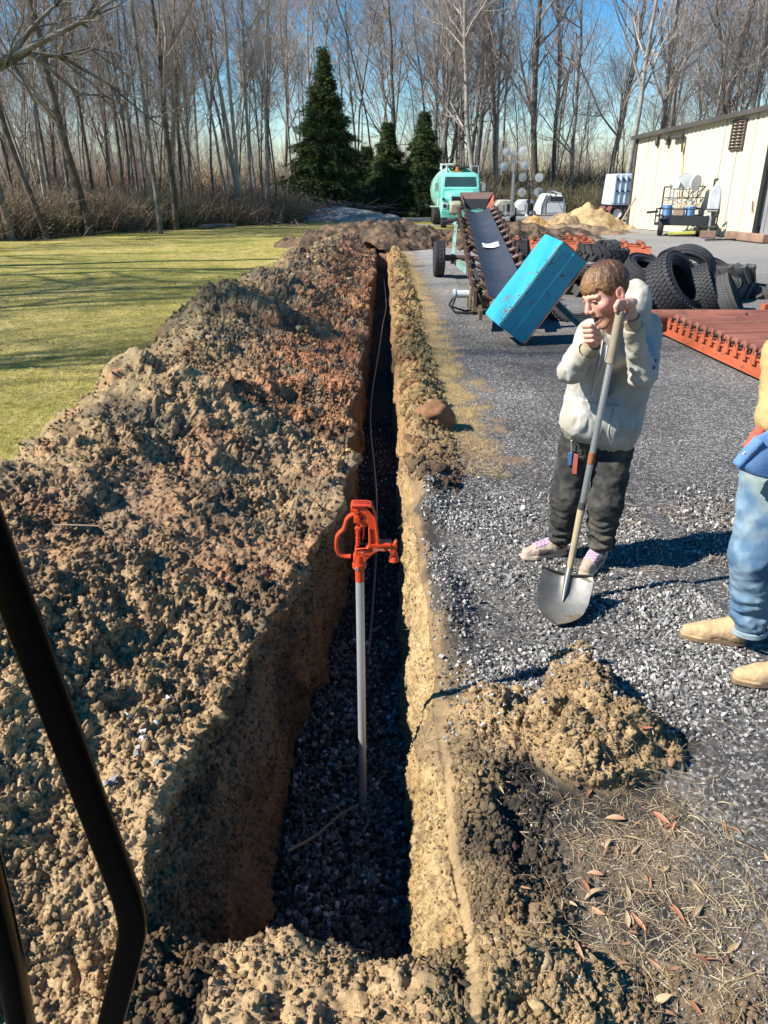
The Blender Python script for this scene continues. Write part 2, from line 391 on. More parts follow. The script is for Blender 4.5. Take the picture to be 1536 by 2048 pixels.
pmask = .66 + .40 * sstep(-.22, .18, fbm(Pt, 1.5, 3, 221)); big_ = (.070 + .040 * sstep(3, 4.5, y)) * fbm(ps, 1.6, 3, 1); d = loose * (big_ + pmask * (.045 * fbm(ps, 4.2, 4, 2, kind='billow') + .024 * fbm(ps, 13, 4, 3, .72) + .012 * fbm(ps, 32, 3, 4, .65, kind='billow') + .004 * fbm(ps, 80, 2, 14)))
pw_ = Pt * np.array([1, 1.0, .35])
d += wall * (sg == 2) * .030 * fbm(ps, 4.5, 4, 15, .6) + wall * (.042 * fbm(pw_, 2.4, 3, 6) + .016 * fbm(pw_, 9, 4, 7, .6) + .010 * fbm(Pt * np.array([1, 1, .6]), 36, 4, 8, .68, kind='billow'))
d += (verge * (1 - loose)) * (.012 * fbm(ps, 3, 3, 9) + .006 * fbm(ps, 30, 3, 10, .7))
d *= np.where(sg == 5, 1 - sstep(.9, 1, t) * .9, 1) * np.where(sg == 0, sstep(0, .12, t), 1)
nsm = Nn.reshape(NR, NC, 3).copy(); k0 = 70 + 260 + 95 + 70 + 85; kk = np.arange(k0 - 22, k0 + 23); n1_, n2_ = nsm[:, k0 - 23], nsm[:, k0 + 23]   # one smooth turn over the lip
for k in kk: w_ = (k - kk[0]) / (len(kk) - 1); q_ = n1_ * (1 - w_) + n2_ * w_; nsm[:, k] = q_ / np.linalg.norm(q_, axis=1)[:, None]
Nn = nsm.reshape(-1, 3); dm = d.reshape(NR, NC); a_, b_ = dm[:, k0 - 4].copy(), dm[:, k0 + 4].copy()
for k in range(k0 - 3, k0 + 4): w_ = (k - k0 + 4) / 8; dm[:, k] = a_ * (1 - w_) + b_ * w_
d = dm.reshape(-1)
Pt = Pt + Nn * d[:, None]
low = (sg == 5) * sstep(.86, 1., t); Pt[:, 2] -= low * .03
# colours the soil has of itself
def soilcol(p, seed=0, spoilw=None):
    p = np.asarray(p, np.float32); Yp = p[:, 1]; Xp = p[:, 0]
    tan = np.array([.54, .375, .195]); olive = np.array([.31, .235, .125]); red = np.array([.42, .195, .095]); dark = np.array([.075, .056, .042]); brown = np.array([.35, .22, .125]); grey = np.array([.22, .18, .125])
    n1 = fbm(p, .9, 3, 31); n2 = fbm(p, 2.6, 4, 32); n3 = fbm(p, 1.7, 4, 33); n4 = fbm(p, 7, 3, 34)
    c = np.broadcast_to(brown, (len(p), 3)).copy()
    def lay(w_, col): nonlocal c; w_ = np.clip(w_, 0, 1)[:, None]; c = c * (1 - w_) + col * w_
    near = 1 - sstep(1.9, 3.4, Yp)
    lay(near * .72, tan)
    lay(sstep(-.05, .35, n1 + n4 * .3) * (1 - near) * .7, tan * .82)
    slope_r = sstep(-1.6, -.9, Xp + .3 * n2) * sstep(5.0, 7.0, Yp) * (1 - sstep(24, 30, Yp) * .6)
    lay(slope_r * sstep(-.35, .15, n2 + .2) * .85, red)
    lay((1 - sstep(-2.0, -1.2, Xp)) * sstep(3.6, 5.2, Yp) * .8, olive)
    lay(sstep(.15, .4, n3) * (1 - near * .9) * .55, dark)
    lay(sstep(.15, .4, -n2) * sstep(2.5, 3.5, Yp) * .5, grey)
    lay(sstep(.3, .5, n2) * .35 * (1 - near), red)
    lay(sstep(22, 30, Yp) * .6, dark * 1.6)
    return c
colr = soilcol(Pt)
def lay2(w_, c2):
    global colr
    w_ = np.clip(w_, 0, 1)[:, None]; colr = colr * (1 - w_) + np.asarray(c2) * w_
nz = fbm(Pt, 3, 4, 41); nz2 = fbm(Pt * np.array([1, 1, .25]), 6, 4, 42)
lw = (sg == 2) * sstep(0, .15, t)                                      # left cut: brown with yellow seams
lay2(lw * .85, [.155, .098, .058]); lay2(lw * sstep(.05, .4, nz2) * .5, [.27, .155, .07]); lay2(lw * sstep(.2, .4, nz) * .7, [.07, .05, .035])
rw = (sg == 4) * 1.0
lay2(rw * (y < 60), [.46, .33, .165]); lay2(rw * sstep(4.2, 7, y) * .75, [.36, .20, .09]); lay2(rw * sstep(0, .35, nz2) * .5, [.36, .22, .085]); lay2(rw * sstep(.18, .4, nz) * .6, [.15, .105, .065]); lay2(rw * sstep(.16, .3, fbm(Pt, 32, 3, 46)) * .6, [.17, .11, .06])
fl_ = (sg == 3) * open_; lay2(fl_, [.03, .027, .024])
vg = m5 * (1 - np.clip(h5 * 16, 0, 1))
lay2(vg * (1 - sstep(4.4, 6.5, y)), [.050, .045, .040])
lay2(vg * sstep(-.1, .3, nz) * (1 - sstep(4, 6, y)) * .25, [.13, .10, .07]); lay2(vg * (1 - sstep(2.0, 2.5, y)) * sstep(-.25, .1, nz) * .6, [.20, .15, .10])
dry = vg * sstep(5.2, 7.5, y); lay2(dry, [.13, .11, .095])
lay2(m5 * sstep(5.2, 7.5, y) * (1 - sstep(.75, 1.15, X + .25 * nz)), [.36, .255, .115]); lay2(m5 * sstep(5.2, 7.5, y) * (1 - sstep(.35, .6, X + .15 * nz)) * sstep(-.2, .1, nz) * .8, [.30, .155, .07])
lay2(m5 * (h5 > .02) * sstep(.12, .4, nz) * .5, [.14, .10, .065]); lay2(m5 * np.clip(h5 * 12, 0, 1) * .6, [.47, .325, .165]); 
lay2((y < 2.3) * m5 * np.exp(-((X - .44) / .12) ** 2) * sstep(1.5, 1.8, y) * sstep(-.25, .25, nz) * .8, [.045, .036, .030])
lay2((sg > 2) * (y < 1.5) * np.exp(-(((X - .22) / .10) ** 2 + ((y - 1.33) / .10) ** 2)) * .9, [.05, .04, .032])
grav = m5 * (1 - np.clip(h5 * 20, 0, 1)) * np.maximum(sstep(.95, 1.35, X + .5 * nz) * sstep(.9, 2.2, y + 0 * X), 0)
grav = np.maximum(grav, m5 * sstep(.85, 1.15, X + .35 * nz) * sstep(4.6, 5.6, y)); grav = np.maximum(grav, m5 * sstep(1.15, 1.4, X + .2 * nz) * (1 - np.clip(h5 * 20, 0, 1)))
grav = np.maximum(grav, .85 * m5 * (1 - np.clip(h5 * 20, 0, 1)) * sstep(.30, .55, X + .2 * nz) * sstep(2.7, 3.0, y) * (1 - sstep(5.4, 6.4, y)))
grav = np.maximum(grav, m5 * sstep(.35, .6, X + .3 * nz) * sstep(4.0, 4.6, y) * (1 - sstep(5.4, 6.4, y)))
lay2(m5 * (1 - sstep(2.6, 3.4, y)) * (1 - sstep(.04, .20, X - K['rt'] + .16 * nz)) * .85, [.42, .295, .15]); lay2(m5 * sstep(2.6, 3.4, y) * (1 - sstep(5, 6, y)) * (1 - sstep(.0, .09, X - K['rt'] + .12 * nz)) * .8, [.34, .23, .12])
idx = np.arange(NR * NC).reshape(NR, NC)
def sub(c0, c1):
    I = idx[:, c0:c1 + 1]; ids = I.ravel(); n = I.shape[1]
    L = np.arange(len(ids)).reshape(I.shape); F = np.stack([L[:-1, :-1], L[:-1, 1:], L[1:, 1:], L[1:, :-1]], -1).reshape(-1, 4)
    return Pt[ids], F, colr[ids]
cB = 70 + 260
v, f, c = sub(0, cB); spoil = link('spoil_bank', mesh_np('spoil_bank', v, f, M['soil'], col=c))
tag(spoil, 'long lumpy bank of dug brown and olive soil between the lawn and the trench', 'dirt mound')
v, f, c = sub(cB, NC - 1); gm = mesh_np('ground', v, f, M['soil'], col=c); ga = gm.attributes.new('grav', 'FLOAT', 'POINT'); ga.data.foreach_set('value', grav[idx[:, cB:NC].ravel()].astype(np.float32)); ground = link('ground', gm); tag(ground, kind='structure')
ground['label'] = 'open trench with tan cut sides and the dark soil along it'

# ---- wide sheets: lawn, gravel yard, far woodland floor
def sheet(name, x0, x1, y0, y1, z, mat, nx=80, ny=160, amp=.05, edge=None):
    ys = np.linspace(0, 1, ny); ys = y0 + (y1 - y0) * ys ** 1.8; xs = np.linspace(0, 1, nx)
    Yy, Tt = np.meshgrid(ys, xs, indexing='ij'); x1v = edge(Yy) if edge else x1
    Xx = x0 + (x1v - x0) * Tt; p = np.stack([Xx.ravel(), Yy.ravel(), np.zeros(Xx.size)], 1)
    p[:, 2] = z + amp * fbm(p, .12, 3, 55)
    I = np.arange(nx * ny).reshape(ny, nx); F = np.stack([I[:-1, :-1], I[:-1, 1:], I[1:, 1:], I[1:, :-1]], -1).reshape(-1, 4)
    return tag(link(name, mesh_np(name, p, F, mat)), kind='structure')
g = NT('lawn'); a1 = g.noise(.22, 4, .6); a2 = g.noise(2.2, 5, .7, stretch=(1, .5, 1)); a3 = g.noise(70, 4, .8, stretch=(1, .6, 1)); a4 = g.noise(12, 4, .7)
c1 = g.ramp(a1, [(.38, (.20, .23, .045)), (.47, (.40, .35, .085)), (.62, (.56, .44, .16))])
c2 = g.ramp(a2, [(.32, (.15, .17, .035)), (.46, (.40, .34, .085)), (.62, (.60, .48, .19))])
cc = g.mix(.5, c1, c2); cc = g.mix(1., cc, g.ramp(a4, [(.32, .55), (.68, 1.35)]), 'MULTIPLY'); cc = g.mix(1., cc, g.ramp(a3, [(.25, .45), (.5, 1.), (.75, 1.6)]), 'MULTIPLY')
g.color(cc); g.set(.9, 0, .1); g.bump(a3, .9, .03); g.bump(a4, .6, .05); M['lawn'] = g.m
g = NT('gravel_yard'); yc, v1, b2 = yard_color(g); g.color(yc); g.set(.85, 0, .3); g.bump(v1.outputs['Distance'], .9, .010); g.bump(b2, .5, .02); M['yard'] = g.m
g = NT('leaf_litter'); a = g.noise(1.2, 6, .7); b = g.noise(16, 6, .8)
g.color(g.mix(b, g.ramp(a, [(.3, (.055, .04, .025)), (.6, (.14, .095, .055))]), (.24, .165, .10))); g.set(1, 0, .1); g.bump(b, .8, .06); M['litter'] = g.m
def lawn_edge(Y): return np.interp(Y, [-5, 26, 30, 34, 60], [-2.35, -2.0, -1.6, 6.0, 6.0])
sheet('lawn', -34, 0, -6, 52, -.014, M['lawn'], 120, 200, .05, lawn_edge)
sheet('gravel_yard', 1.2, 60, -6, 60, -.022, M['yard'], 160, 240, .02)
sheet('cab_ground', -2.6, 1.3, -6, .82, -.03, M['yard'], 20, 20, .02)
fy0 = sheet('far_yard', -1.9, 1.4, 32.5, 60, -.05, M['yard'], 20, 30, .02)
sheet('woodland_floor', -260, -2.4, -60, 33.5, -.16, M['litter'], 60, 60, .0)
sheet('woodland_floor', 1.3, 260, -60, 33.5, -.16, M['litter'], 60, 60, .0)
sheet('woodland_floor', -260, 260, 33.5, 420, -.16, M['litter'], 100, 100, .0)

# ---- clods, stones, leaves: the largest are parts, the rest is stuff
Cmesh = Pt.reshape(NR, NC, 3); colm = colr.reshape(NR, NC, 3); lo = loose.reshape(NR, NC)
def pick(n, c0, c1, ya, yb, power=1.3, wt=None):
    r = rows; j0, j1 = np.searchsorted(r, ya), np.searchsorted(r, yb); rr = r[j0:j1]
    sp = np.gradient(rr); pr = sp / rr ** power; pr /= pr.sum(); J = RNG.choice(np.arange(j0, j1), n * 4, p=pr)
    wX = np.linalg.norm(np.gradient(Cmesh[:, c0:c1], axis=1), axis=2)
    C = RNG.integers(c0, c1, n * 4); keep = RNG.random(n * 4) < wX[J, C - c0] / (wX[J].max(1) + 1e-9)
    if wt is not None: keep &= RNG.random(n * 4) < wt(Cmesh[J, C], lo[J, C])
    J, C = J[keep][:n], C[keep][:n]; return Cmesh[J, C], colm[J, C]
def clods(name, n, c0, c1, ya, yb, smin, smax, label, parent=None, wt=None, power=1.3, protos=CLODS, tint=1.12):
    p, c = pick(n, c0, c1, ya, yb, power, wt); n = len(p)
    s = smin * (smax * 1.25 / smin) ** (RNG.random(n) ** 3.0); clump = .5 + fbm(p, 3., 2, 61); pk_ = RNG.random(n) < .50 + .6 * sstep(-.22, .18, fbm(p, 1.5, 3, 221)); p, c, s, clump = p[pk_], c[pk_], s[pk_], clump[pk_]; n = len(p); s = s * np.clip(.7 + clump * .5, .5, 1.4)
    c = c * RNG.uniform(.85, 1.35, (n, 1)) * tint + RNG.uniform(0, .012, (n, 1))
    p = p + np.array([0, 0, 1]) * (s * .25)[:, None]
    return scatter(name, p, rnd_rot(n), s[:, None] * RNG.uniform(.6, 1.35, (n, 3)), c, protos, M['clod'], label, None, parent=parent)
clods('clods', 14000, cB + 165, cB + 250, 1.5, 12, .0018, .0065, 'fine crumbs clinging to the right trench side', ground, power=1.3)
clods('clods', 12000, cB + 20, cB + 95, 1.5, 5, .0018, .007, 'fine crumbs clinging to the left trench side', ground, power=1.1)
looser = lambda p, l: l > .5
clods('clods', 120000, 40, cB, .8, 9, .0025, .0125, 'small crumbs of soil strewn over the spoil bank', spoil, power=1.7)
clods('clods', 42000, 20, cB, 6, 30, .006, .022, 'crumbs of soil on the far stretch of the spoil bank', spoil, power=1.2)
clods('clods', 16000, cB, cB + 60, 1.4, 4.5, .0022, .010, 'crumbs on the left trench side', ground, power=1.3)
clods('clods', 90000, cB + 256, NC - 1, .8, 4, .0025, .0105, 'crumbs of tan soil on the right verge', ground, wt=lambda p, l: .003 + .997 * (l > .35), power=1.)
clods('clods', 30000, cB, cB + 250, .8, 1.62, .0025, .0125, 'crumbs of tan soil at the near end of the trench', ground, power=1., wt=lambda p, l: (l > .4) * 1.)
clods('clods', 5000, cB + 239, cB + 340, 4, 26, .01, .04, 'crumbs of soil along the right lip of the trench', ground, power=1.3, wt=lambda p, l: (l > .2) * 1.)
def big(n, c0, c1, ya, yb, smin, smax, parent, wt=None, power=1.1, name='clod'):
    p, c = pick(n, c0, c1, ya, yb, power, wt)
    mats = {}
    for q in range(len(p)):
        key = tuple(np.round(c[q] * 1.25 / .05).astype(int)); s = smin * (smax / smin) ** (random.random() ** 1.8)
        if key not in mats:
            mats[key] = paint('clod_soil', tuple(max(.02, k * .05) for k in key), .95, vary=.3, wscale=3, bump=1.0, spec=.15)
            mats[key].node_tree.nodes['Principled BSDF']
        o = bpy.data.objects.new(name, BIGCLODS[q % 4]); COL.objects.link(o)
        if not BIGCLODS[q % 4].materials: BIGCLODS[q % 4].materials.append(M['clod'])
        o.material_slots[0].link = 'OBJECT'; o.material_slots[0].material = mats[key]
        o.parent = parent; o.location = Vector(p[q]) + Vector((0, 0, s * .3)); o.rotation_euler = (random.uniform(-.5, .5), random.uniform(-.5, .5), random.uniform(0, 6.3)); o.scale = (s, s * random.uniform(.7, 1), s * random.uniform(.7, 1.1))
big(210, 60, cB, 1., 9, .011, .030, spoil, power=1.2); big(90, 60, cB, 8, 24, .03, .085, spoil)
big(130, cB + 256, NC - 60, .9, 3.2, .010, .028, ground, wt=lambda p, l: (l > .5) * 1., power=.8)
big(40, cB + 100, NC - 80, .85, 1.6, .010, .030, ground, wt=lambda p, l: (l > .5) * 1.)
# dark upright clods on the crest
for (px, py, Yd, s) in [(540, 572, 13.3, .16), (520, 585, 13.2, .12), (345, 660, 9.9, .13), (320, 690, 9.8, .12), (300, 705, 9.6, .1), (372, 655, 10, .13), (355, 690, 9.9, .10), (412, 640, 10.2, .14)]:
    q = P(px, py, Yd); o = bpy.data.objects.new('clod', BIGCLODS[1]); COL.objects.link(o); o.parent = spoil; o.location = q; o.scale = (s, s * .8, s * 1.1); o.rotation_euler = (0, .3, random.random() * 6)
    o.material_slots[0].link = 'OBJECT'; o.material_slots[0].material = M.setdefault('darkclod', paint('dark_clod_soil', (.075, .068, .06), .95, vary=.4, wscale=3, bump=1.))
# stones
def stone_col(n):
    b = RNG.choice([.055, .10, .19, .30, .44, .60], n, p=[.10, .18, .26, .24, .15, .07])[:, None] * RNG.uniform(.8, 1.2, (n, 1)); return b * np.array([1, .95, .88]) * RNG.uniform(.95, 1.05, (n, 3))
def groundz(p):                                                       # height of the ground mesh under a point
    z = np.zeros(len(p))
    for q, (x_, y_) in enumerate(p[:, :2]):
        j = min(NR - 1, np.searchsorted(rows, y_)); r_ = Cmesh[j, cB + 250:]; z[q] = np.interp(x_, r_[:, 0], r_[:, 2]) if x_ < 1.95 else -.02
    return z
def band(n, seed=0):
    out = []
    while len(out) < n:
        y_ = RNG.uniform(2.45, 5.6, n); x_ = RNG.uniform(.25, 3.2, n)
        c1_ = 2.92 + .06 * (x_ - 1.2) + .05 * np.sin(x_ * 5); m1 = np.exp(-((y_ - c1_) / .26) ** 2) * sstep(.26, .5, x_)
        m2 = .9 * np.exp(-((y_ - 3.45 - .05 * x_) / .20) ** 2) * sstep(.9, 1.5, x_); m3 = .5 * np.exp(-((y_ - 4.5 - .1 * x_) / .35) ** 2) * (1 - .5 * sstep(1.4, 1.9, x_))
        m4 = .16 * sstep(5.6, 4.8, y_)
        pp = np.stack([x_, y_, 0 * x_], 1); mm = np.clip(np.maximum.reduce([m1, m2, m3, m4]) * (.75 + 1.2 * fbm(pp, 2.4, 3, 71)), 0, 1)
        out += list(pp[RNG.random(n) < mm])
    return np.array(out[:n])
M['rock'] = [paint('stone', c, .75, vary=.25, wscale=4, bump=.3) for c in ((.10, .10, .098), (.20, .197, .19), (.33, .325, .31), (.50, .49, .47), (.065, .066, .068))]
def stones(n, pts, smin, smax, label, parent, shade=1.):
    s = smin * (smax / smin) ** (RNG.random(len(pts)) ** 1.6)
    pts = pts.copy(); pts[:, 2] += s * .3
    scatter('stones', pts, rnd_rot(len(pts)), s[:, None] * RNG.uniform(.8, 1.15, (len(pts), 3)), stone_col(len(pts)) * (np.where(RNG.random((len(pts), 1)) < .88, shade, 1)), STONES, M['stone'], label, None, parent=parent)  # last factor darkens most stones, painting trench shade into their colour
bp = band(24000); bp[:, 2] = groundz(bp); stones(0, bp, .0075, .019, 'grey crushed stones spread in a band over the dark soil', ground)
n = 26000; yy = 1.0 + 5.5 * RNG.random(n) ** 1.3; xx = .27 + RNG.random(n) * (.75 * yy + .6); gp = np.stack([xx, yy, 0 * xx], 1)
gp = gp[(np.hypot((gp[:, 0] - .95) / .42, (gp[:, 1] - 2.45) / .4) > 1) & (RNG.random(n) < np.clip(sstep(.3, 1.1, xx) + .35, 0, 1))]; gp[:, 2] = groundz(gp)
stones(0, gp, .003, .0075, 'fine stone chips of the gravel yard', ground)
p, c = pick(7500, cB + 96, cB + 165, 1.55, 9, 1.4); p[:, 2] += RNG.uniform(-.005, .02, len(p)); stones(0, p, .011, .026, 'crushed stones covering the trench floor', ground, .33)  # stone colours darkened to stand in for the shade in the trench
p, c = pick(2500, cB + 96, cB + 165, 1.55, 4, 1.0); p[:, 2] += .012; stones(0, p, .016, .027, 'larger crushed stones on the trench floor', ground, .4)  # larger ones carry the same painted trench shade
def stone_parts(pts, smin, smax):
    for q in pts:
        me = random.choice(STONES); o = bpy.data.objects.new('stone', me); COL.objects.link(o); o.parent = ground
        o.material_slots[0].link = 'OBJECT'; o.material_slots[0].material = random.choice(M['rock'])
        s = random.uniform(smin, smax); o.location = (q[0], q[1], q[2] + s * .45); o.scale = (s, s, s); o.rotation_euler = [random.uniform(0, 6.3) for _ in 'abc']
bp = band(170); bp[:, 2] = groundz(bp); stone_parts(bp, .017, .030)
p, c = pick(90, cB + 96, cB + 165, 1.6, 4, 1.); stone_parts(p, .022, .032)
lp = P(270, 1620, 1.95)
for q in range(26):
    x_ = random.gauss(-.80, .05); y_ = random.gauss(2.05, .13); j = np.searchsorted(rows, y_); r_ = Cmesh[j]; k = np.argmin(np.abs(r_[:cB + 30, 0] - x_)); stone_parts([r_[k]], .012, .022)
# straw and dead grass on the verge
def blade_mesh(seed, wid=.016):
    r = random.Random(seed); m = 6; V = []; F = []; a = r.uniform(.1, .9); b = r.uniform(-.6, .6)
    for k in range(m):
        u = k / (m - 1); x_ = u - .5; yv = .22 * b * math.sin(u * 3); z = .12 * a * math.sin(u * 3.1); w2 = wid * (1 - u * .7)
        V += [(x_, yv - w2, z), (x_, yv + w2, z + w2 * .4)]
    F = [(2 * k, 2 * k + 1, 2 * k + 3, 2 * k + 2) for k in range(m - 1)]
    return mesh_np('blade', V, F, None, smooth=True)
BL = [blade_mesh(s) for s in range(6)]
def straw(n, area, lmin, lmax, label, cols=((.48, .37, .21), (.34, .24, .14), (.56, .46, .30), (.24, .16, .10)), tilt=.25, zf=groundz, parent=None):
    p = area(n); n = len(p); p[:, 2] = zf(p) + .004; L = RNG.uniform(lmin, lmax, n)
    rot = np.stack([RNG.uniform(-.8, .8, n), RNG.uniform(-tilt, tilt, n), RNG.uniform(0, 6.28, n)], 1)
    c = np.array(cols)[RNG.integers(0, len(cols), n)] * RNG.uniform(.7, 1.2, (n, 1))
    scatter('dry_grass', p, rot, L[:, None] * np.array([1, .9, 1]), c, BL, M['blade'], label, None, parent=parent)
def near_area(n):
    y_ = RNG.normal(1.75, .38, n); x_ = RNG.normal(.92, .24, n) ; k = (y_ > 1.0) & (y_ < 3.2) & (x_ > .38) & (x_ < 1.9)
    return np.stack([x_, y_, 0 * x_], 1)[k]
straw(5200, near_area, .018, .085, 'dead grass and straw littering the right foreground', parent=ground)
def mid_area(n):
    y_ = RNG.uniform(3.9, 5.0, n); x_ = RNG.normal(2.0, .45, n); pp = np.stack([x_, y_, 0 * x_], 1)[x_ > 1.2]; return pp
straw(900, mid_area, .04, .16, 'matted dead grass on the yard behind the two men', cols=((.36, .27, .19), (.28, .19, .13), (.44, .36, .26)), parent=ground)
def verge_area(n):
    y_ = 5.5 + 18 * RNG.random(n) ** 1.6; x_ = .22 + .75 * RNG.random(n); return np.stack([x_, y_, 0 * x_], 1)
straw(9000, verge_area, .05, .13, 'bleached dead grass along the right lip of the trench', cols=((.44, .33, .16), (.36, .25, .11), (.50, .40, .22)), tilt=.7, parent=ground)
# fallen leaves
def leaf_mesh(seed):
    r = random.Random(seed); m = 6; V = []; wd = r.uniform(.08, .15)
    for k in range(m + 1):
        u = k / m; hw = wd * math.sin(math.pi * u ** .85) + .005; z = .10 * math.sin(u * 3 + seed); V += [(u - .5, -hw, z + hw * .6), (u - .5, 0, z), (u - .5, hw, z + hw * .5)]
    F = [(3 * k + j, 3 * k + j + 1, 3 * k + j + 4, 3 * k + j + 3) for k in range(m) for j in (0, 1)]
    return mesh_np('leaf', V, F, None)
LV = [leaf_mesh(s) for s in range(5)]
LM = [paint('dead_leaf', c, .55, vary=.3, wscale=3, bump=.3) for c in ((.36, .15, .075), (.40, .22, .12), (.26, .12, .07), (.42, .30, .17))]
for me in LV: me.materials.append(LM[0])
pts = [G(x_, y_) for x_, y_ in [(1170, 1780), (1215, 1690), (1265, 1680), (1140, 1820), (1255, 1785), (1210, 1705), (1275, 1790), (1385, 1830), (1395, 1785), (1150, 1960), (1160, 1990), (1180, 2010), (1130, 1985), (1245, 1950), (1268, 1855), (1160, 1925), (1350, 1640), (1450, 1655), (1320, 1650), (1000, 1600), (1010, 1580), (1040, 1810), (1230, 1640), (1255, 1840), (1190, 1750), (1290, 1760), (1300, 1770), (1330, 1745), (1265, 1870), (1120, 1830)]]
pts += [Vector((random.gauss(.92, .2), random.gauss(1.72, .3), 0)) for _ in range(52)]
for q in pts:
    if q.x < .42 or q.y < 1.05: continue
    o = bpy.data.objects.new('leaf', random.choice(LV)); COL.objects.link(o); o.parent = ground
    o.material_slots[0].link = 'OBJECT'; o.material_slots[0].material = random.choice(LM)
    s = random.uniform(.035, .075); z = groundz(np.array([[q.x, q.y, 0]]))[0]; o.location = (q.x, q.y, z + .012); o.scale = (s, s, s); o.rotation_euler = (random.uniform(-.5, .5), random.uniform(-.35, .35), random.uniform(0, 6.3))
# twigs of the torn roots along the trench lips
m = MB()
for q in range(150):
    if q % 3: y_ = 1.5 + 3.2 * random.random(); x_ = np.interp(y_, *zip(*TR['rt'])) - random.uniform(.0, .05); z = -random.random() * .25 + .03; sgn = -1
    else: y_ = 1.9 + 3 * random.random(); x_ = np.interp(y_, *zip(*TR['rim'])) + random.uniform(.0, .06); z = random.uniform(-.1, .06); sgn = 1
    p0 = Vector((x_, y_, z)); d_ = Vector((sgn * random.uniform(.2, 1), random.uniform(-1, 1), random.uniform(-.7, .5))).normalized() * random.uniform(.02, .09)
    m.tube([p0, p0 + d_ * .5 + Vector((0, 0, .008)), p0 + d_], [.0016, .0012, .0006], 4)
tag(m.build('roots', paint('root', (.34, .25, .15), .8), ground), kind='stuff')
# short lawn blades near the camera
def lawn_area(n):
    y_ = 4.6 + 15 * RNG.random(n) ** 1.7; x_ = -2.55 - RNG.random(n) ** 1.3 * (y_ * .62 - 1.2); pp = np.stack([x_, y_, 0 * x_], 1); return pp
n = 85000; pp = lawn_area(n); pp[:, 2] = -.012 + .05 * fbm(pp, .12, 3, 55); nn = fbm(pp, .5, 3, 81) + .4 * fbm(pp, 4, 2, 82); mixg = sstep(-.25, .3, nn)[:, None]
gc = (np.array([.17, .21, .045]) * (1 - mixg) + np.array([.58, .46, .18]) * mixg) * RNG.uniform(.6, 1.3, (n, 1))
up = np.stack([RNG.uniform(-.5, .5, n), -RNG.uniform(.25, 1.4, n), RNG.uniform(0, 6.28, n)], 1); L = RNG.uniform(.03, .065, n) * (1 + pp[:, 1] * .04)
scatter('lawn_grass', pp, up, L[:, None] * np.array([1, 1.6, 1.6]), gc, BL, M['blade'], 'short yellow green winter grass of the lawn', 'grass')

n = 5200; pp = np.stack([-2.6 - RNG.random(n) ** 1.2 * 15, 5 + 26 * RNG.random(n) ** 1.3, np.zeros(n)], 1); pp = pp[pp[:, 0] > -.62 * pp[:, 1] - 1]; n = len(pp); pp[:, 2] = .01 + .05 * fbm(pp, .12, 3, 55)
scatter('lawn_litter', pp, np.stack([RNG.uniform(-.5, .5, n), RNG.uniform(-.5, .5, n), RNG.uniform(0, 6.28, n)], 1), RNG.uniform(.03, .08, n)[:, None] * np.ones((1, 3)), np.array([(.20, .12, .06), (.30, .20, .10), (.10, .07, .04)])[RNG.integers(0, 3, n)], [leaf_mesh(s) for s in range(10, 14)], M['blade'], 'brown leaf bits strewn over the lawn', 'leaf litter')
n = 9000; pp = np.stack([-2.6 - RNG.random(n) ** 1.2 * 15, 5 + 26 * RNG.random(n) ** 1.3, np.zeros(n)], 1); pp = pp[(pp[:, 0] > -.62 * pp[:, 1] - 1) & (fbm(pp, .9, 3, 231) > .02)]; n = len(pp); pp[:, 2] = -.01 + .05 * fbm(pp, .12, 3, 55)
scatter('lawn_grass', pp, np.stack([RNG.uniform(-.5, .5, n), -RNG.uniform(.5, 1.4, n), RNG.uniform(0, 6.28, n)], 1), RNG.uniform(.06, .13, n)[:, None] * np.array([1, 2.2, 2.2]), np.array([(.11, .15, .03), (.16, .19, .04), (.30, .25, .10)])[RNG.integers(0, 3, n)], BL, M['blade'], 'taller dark green tufts standing in the lawn', 'grass')
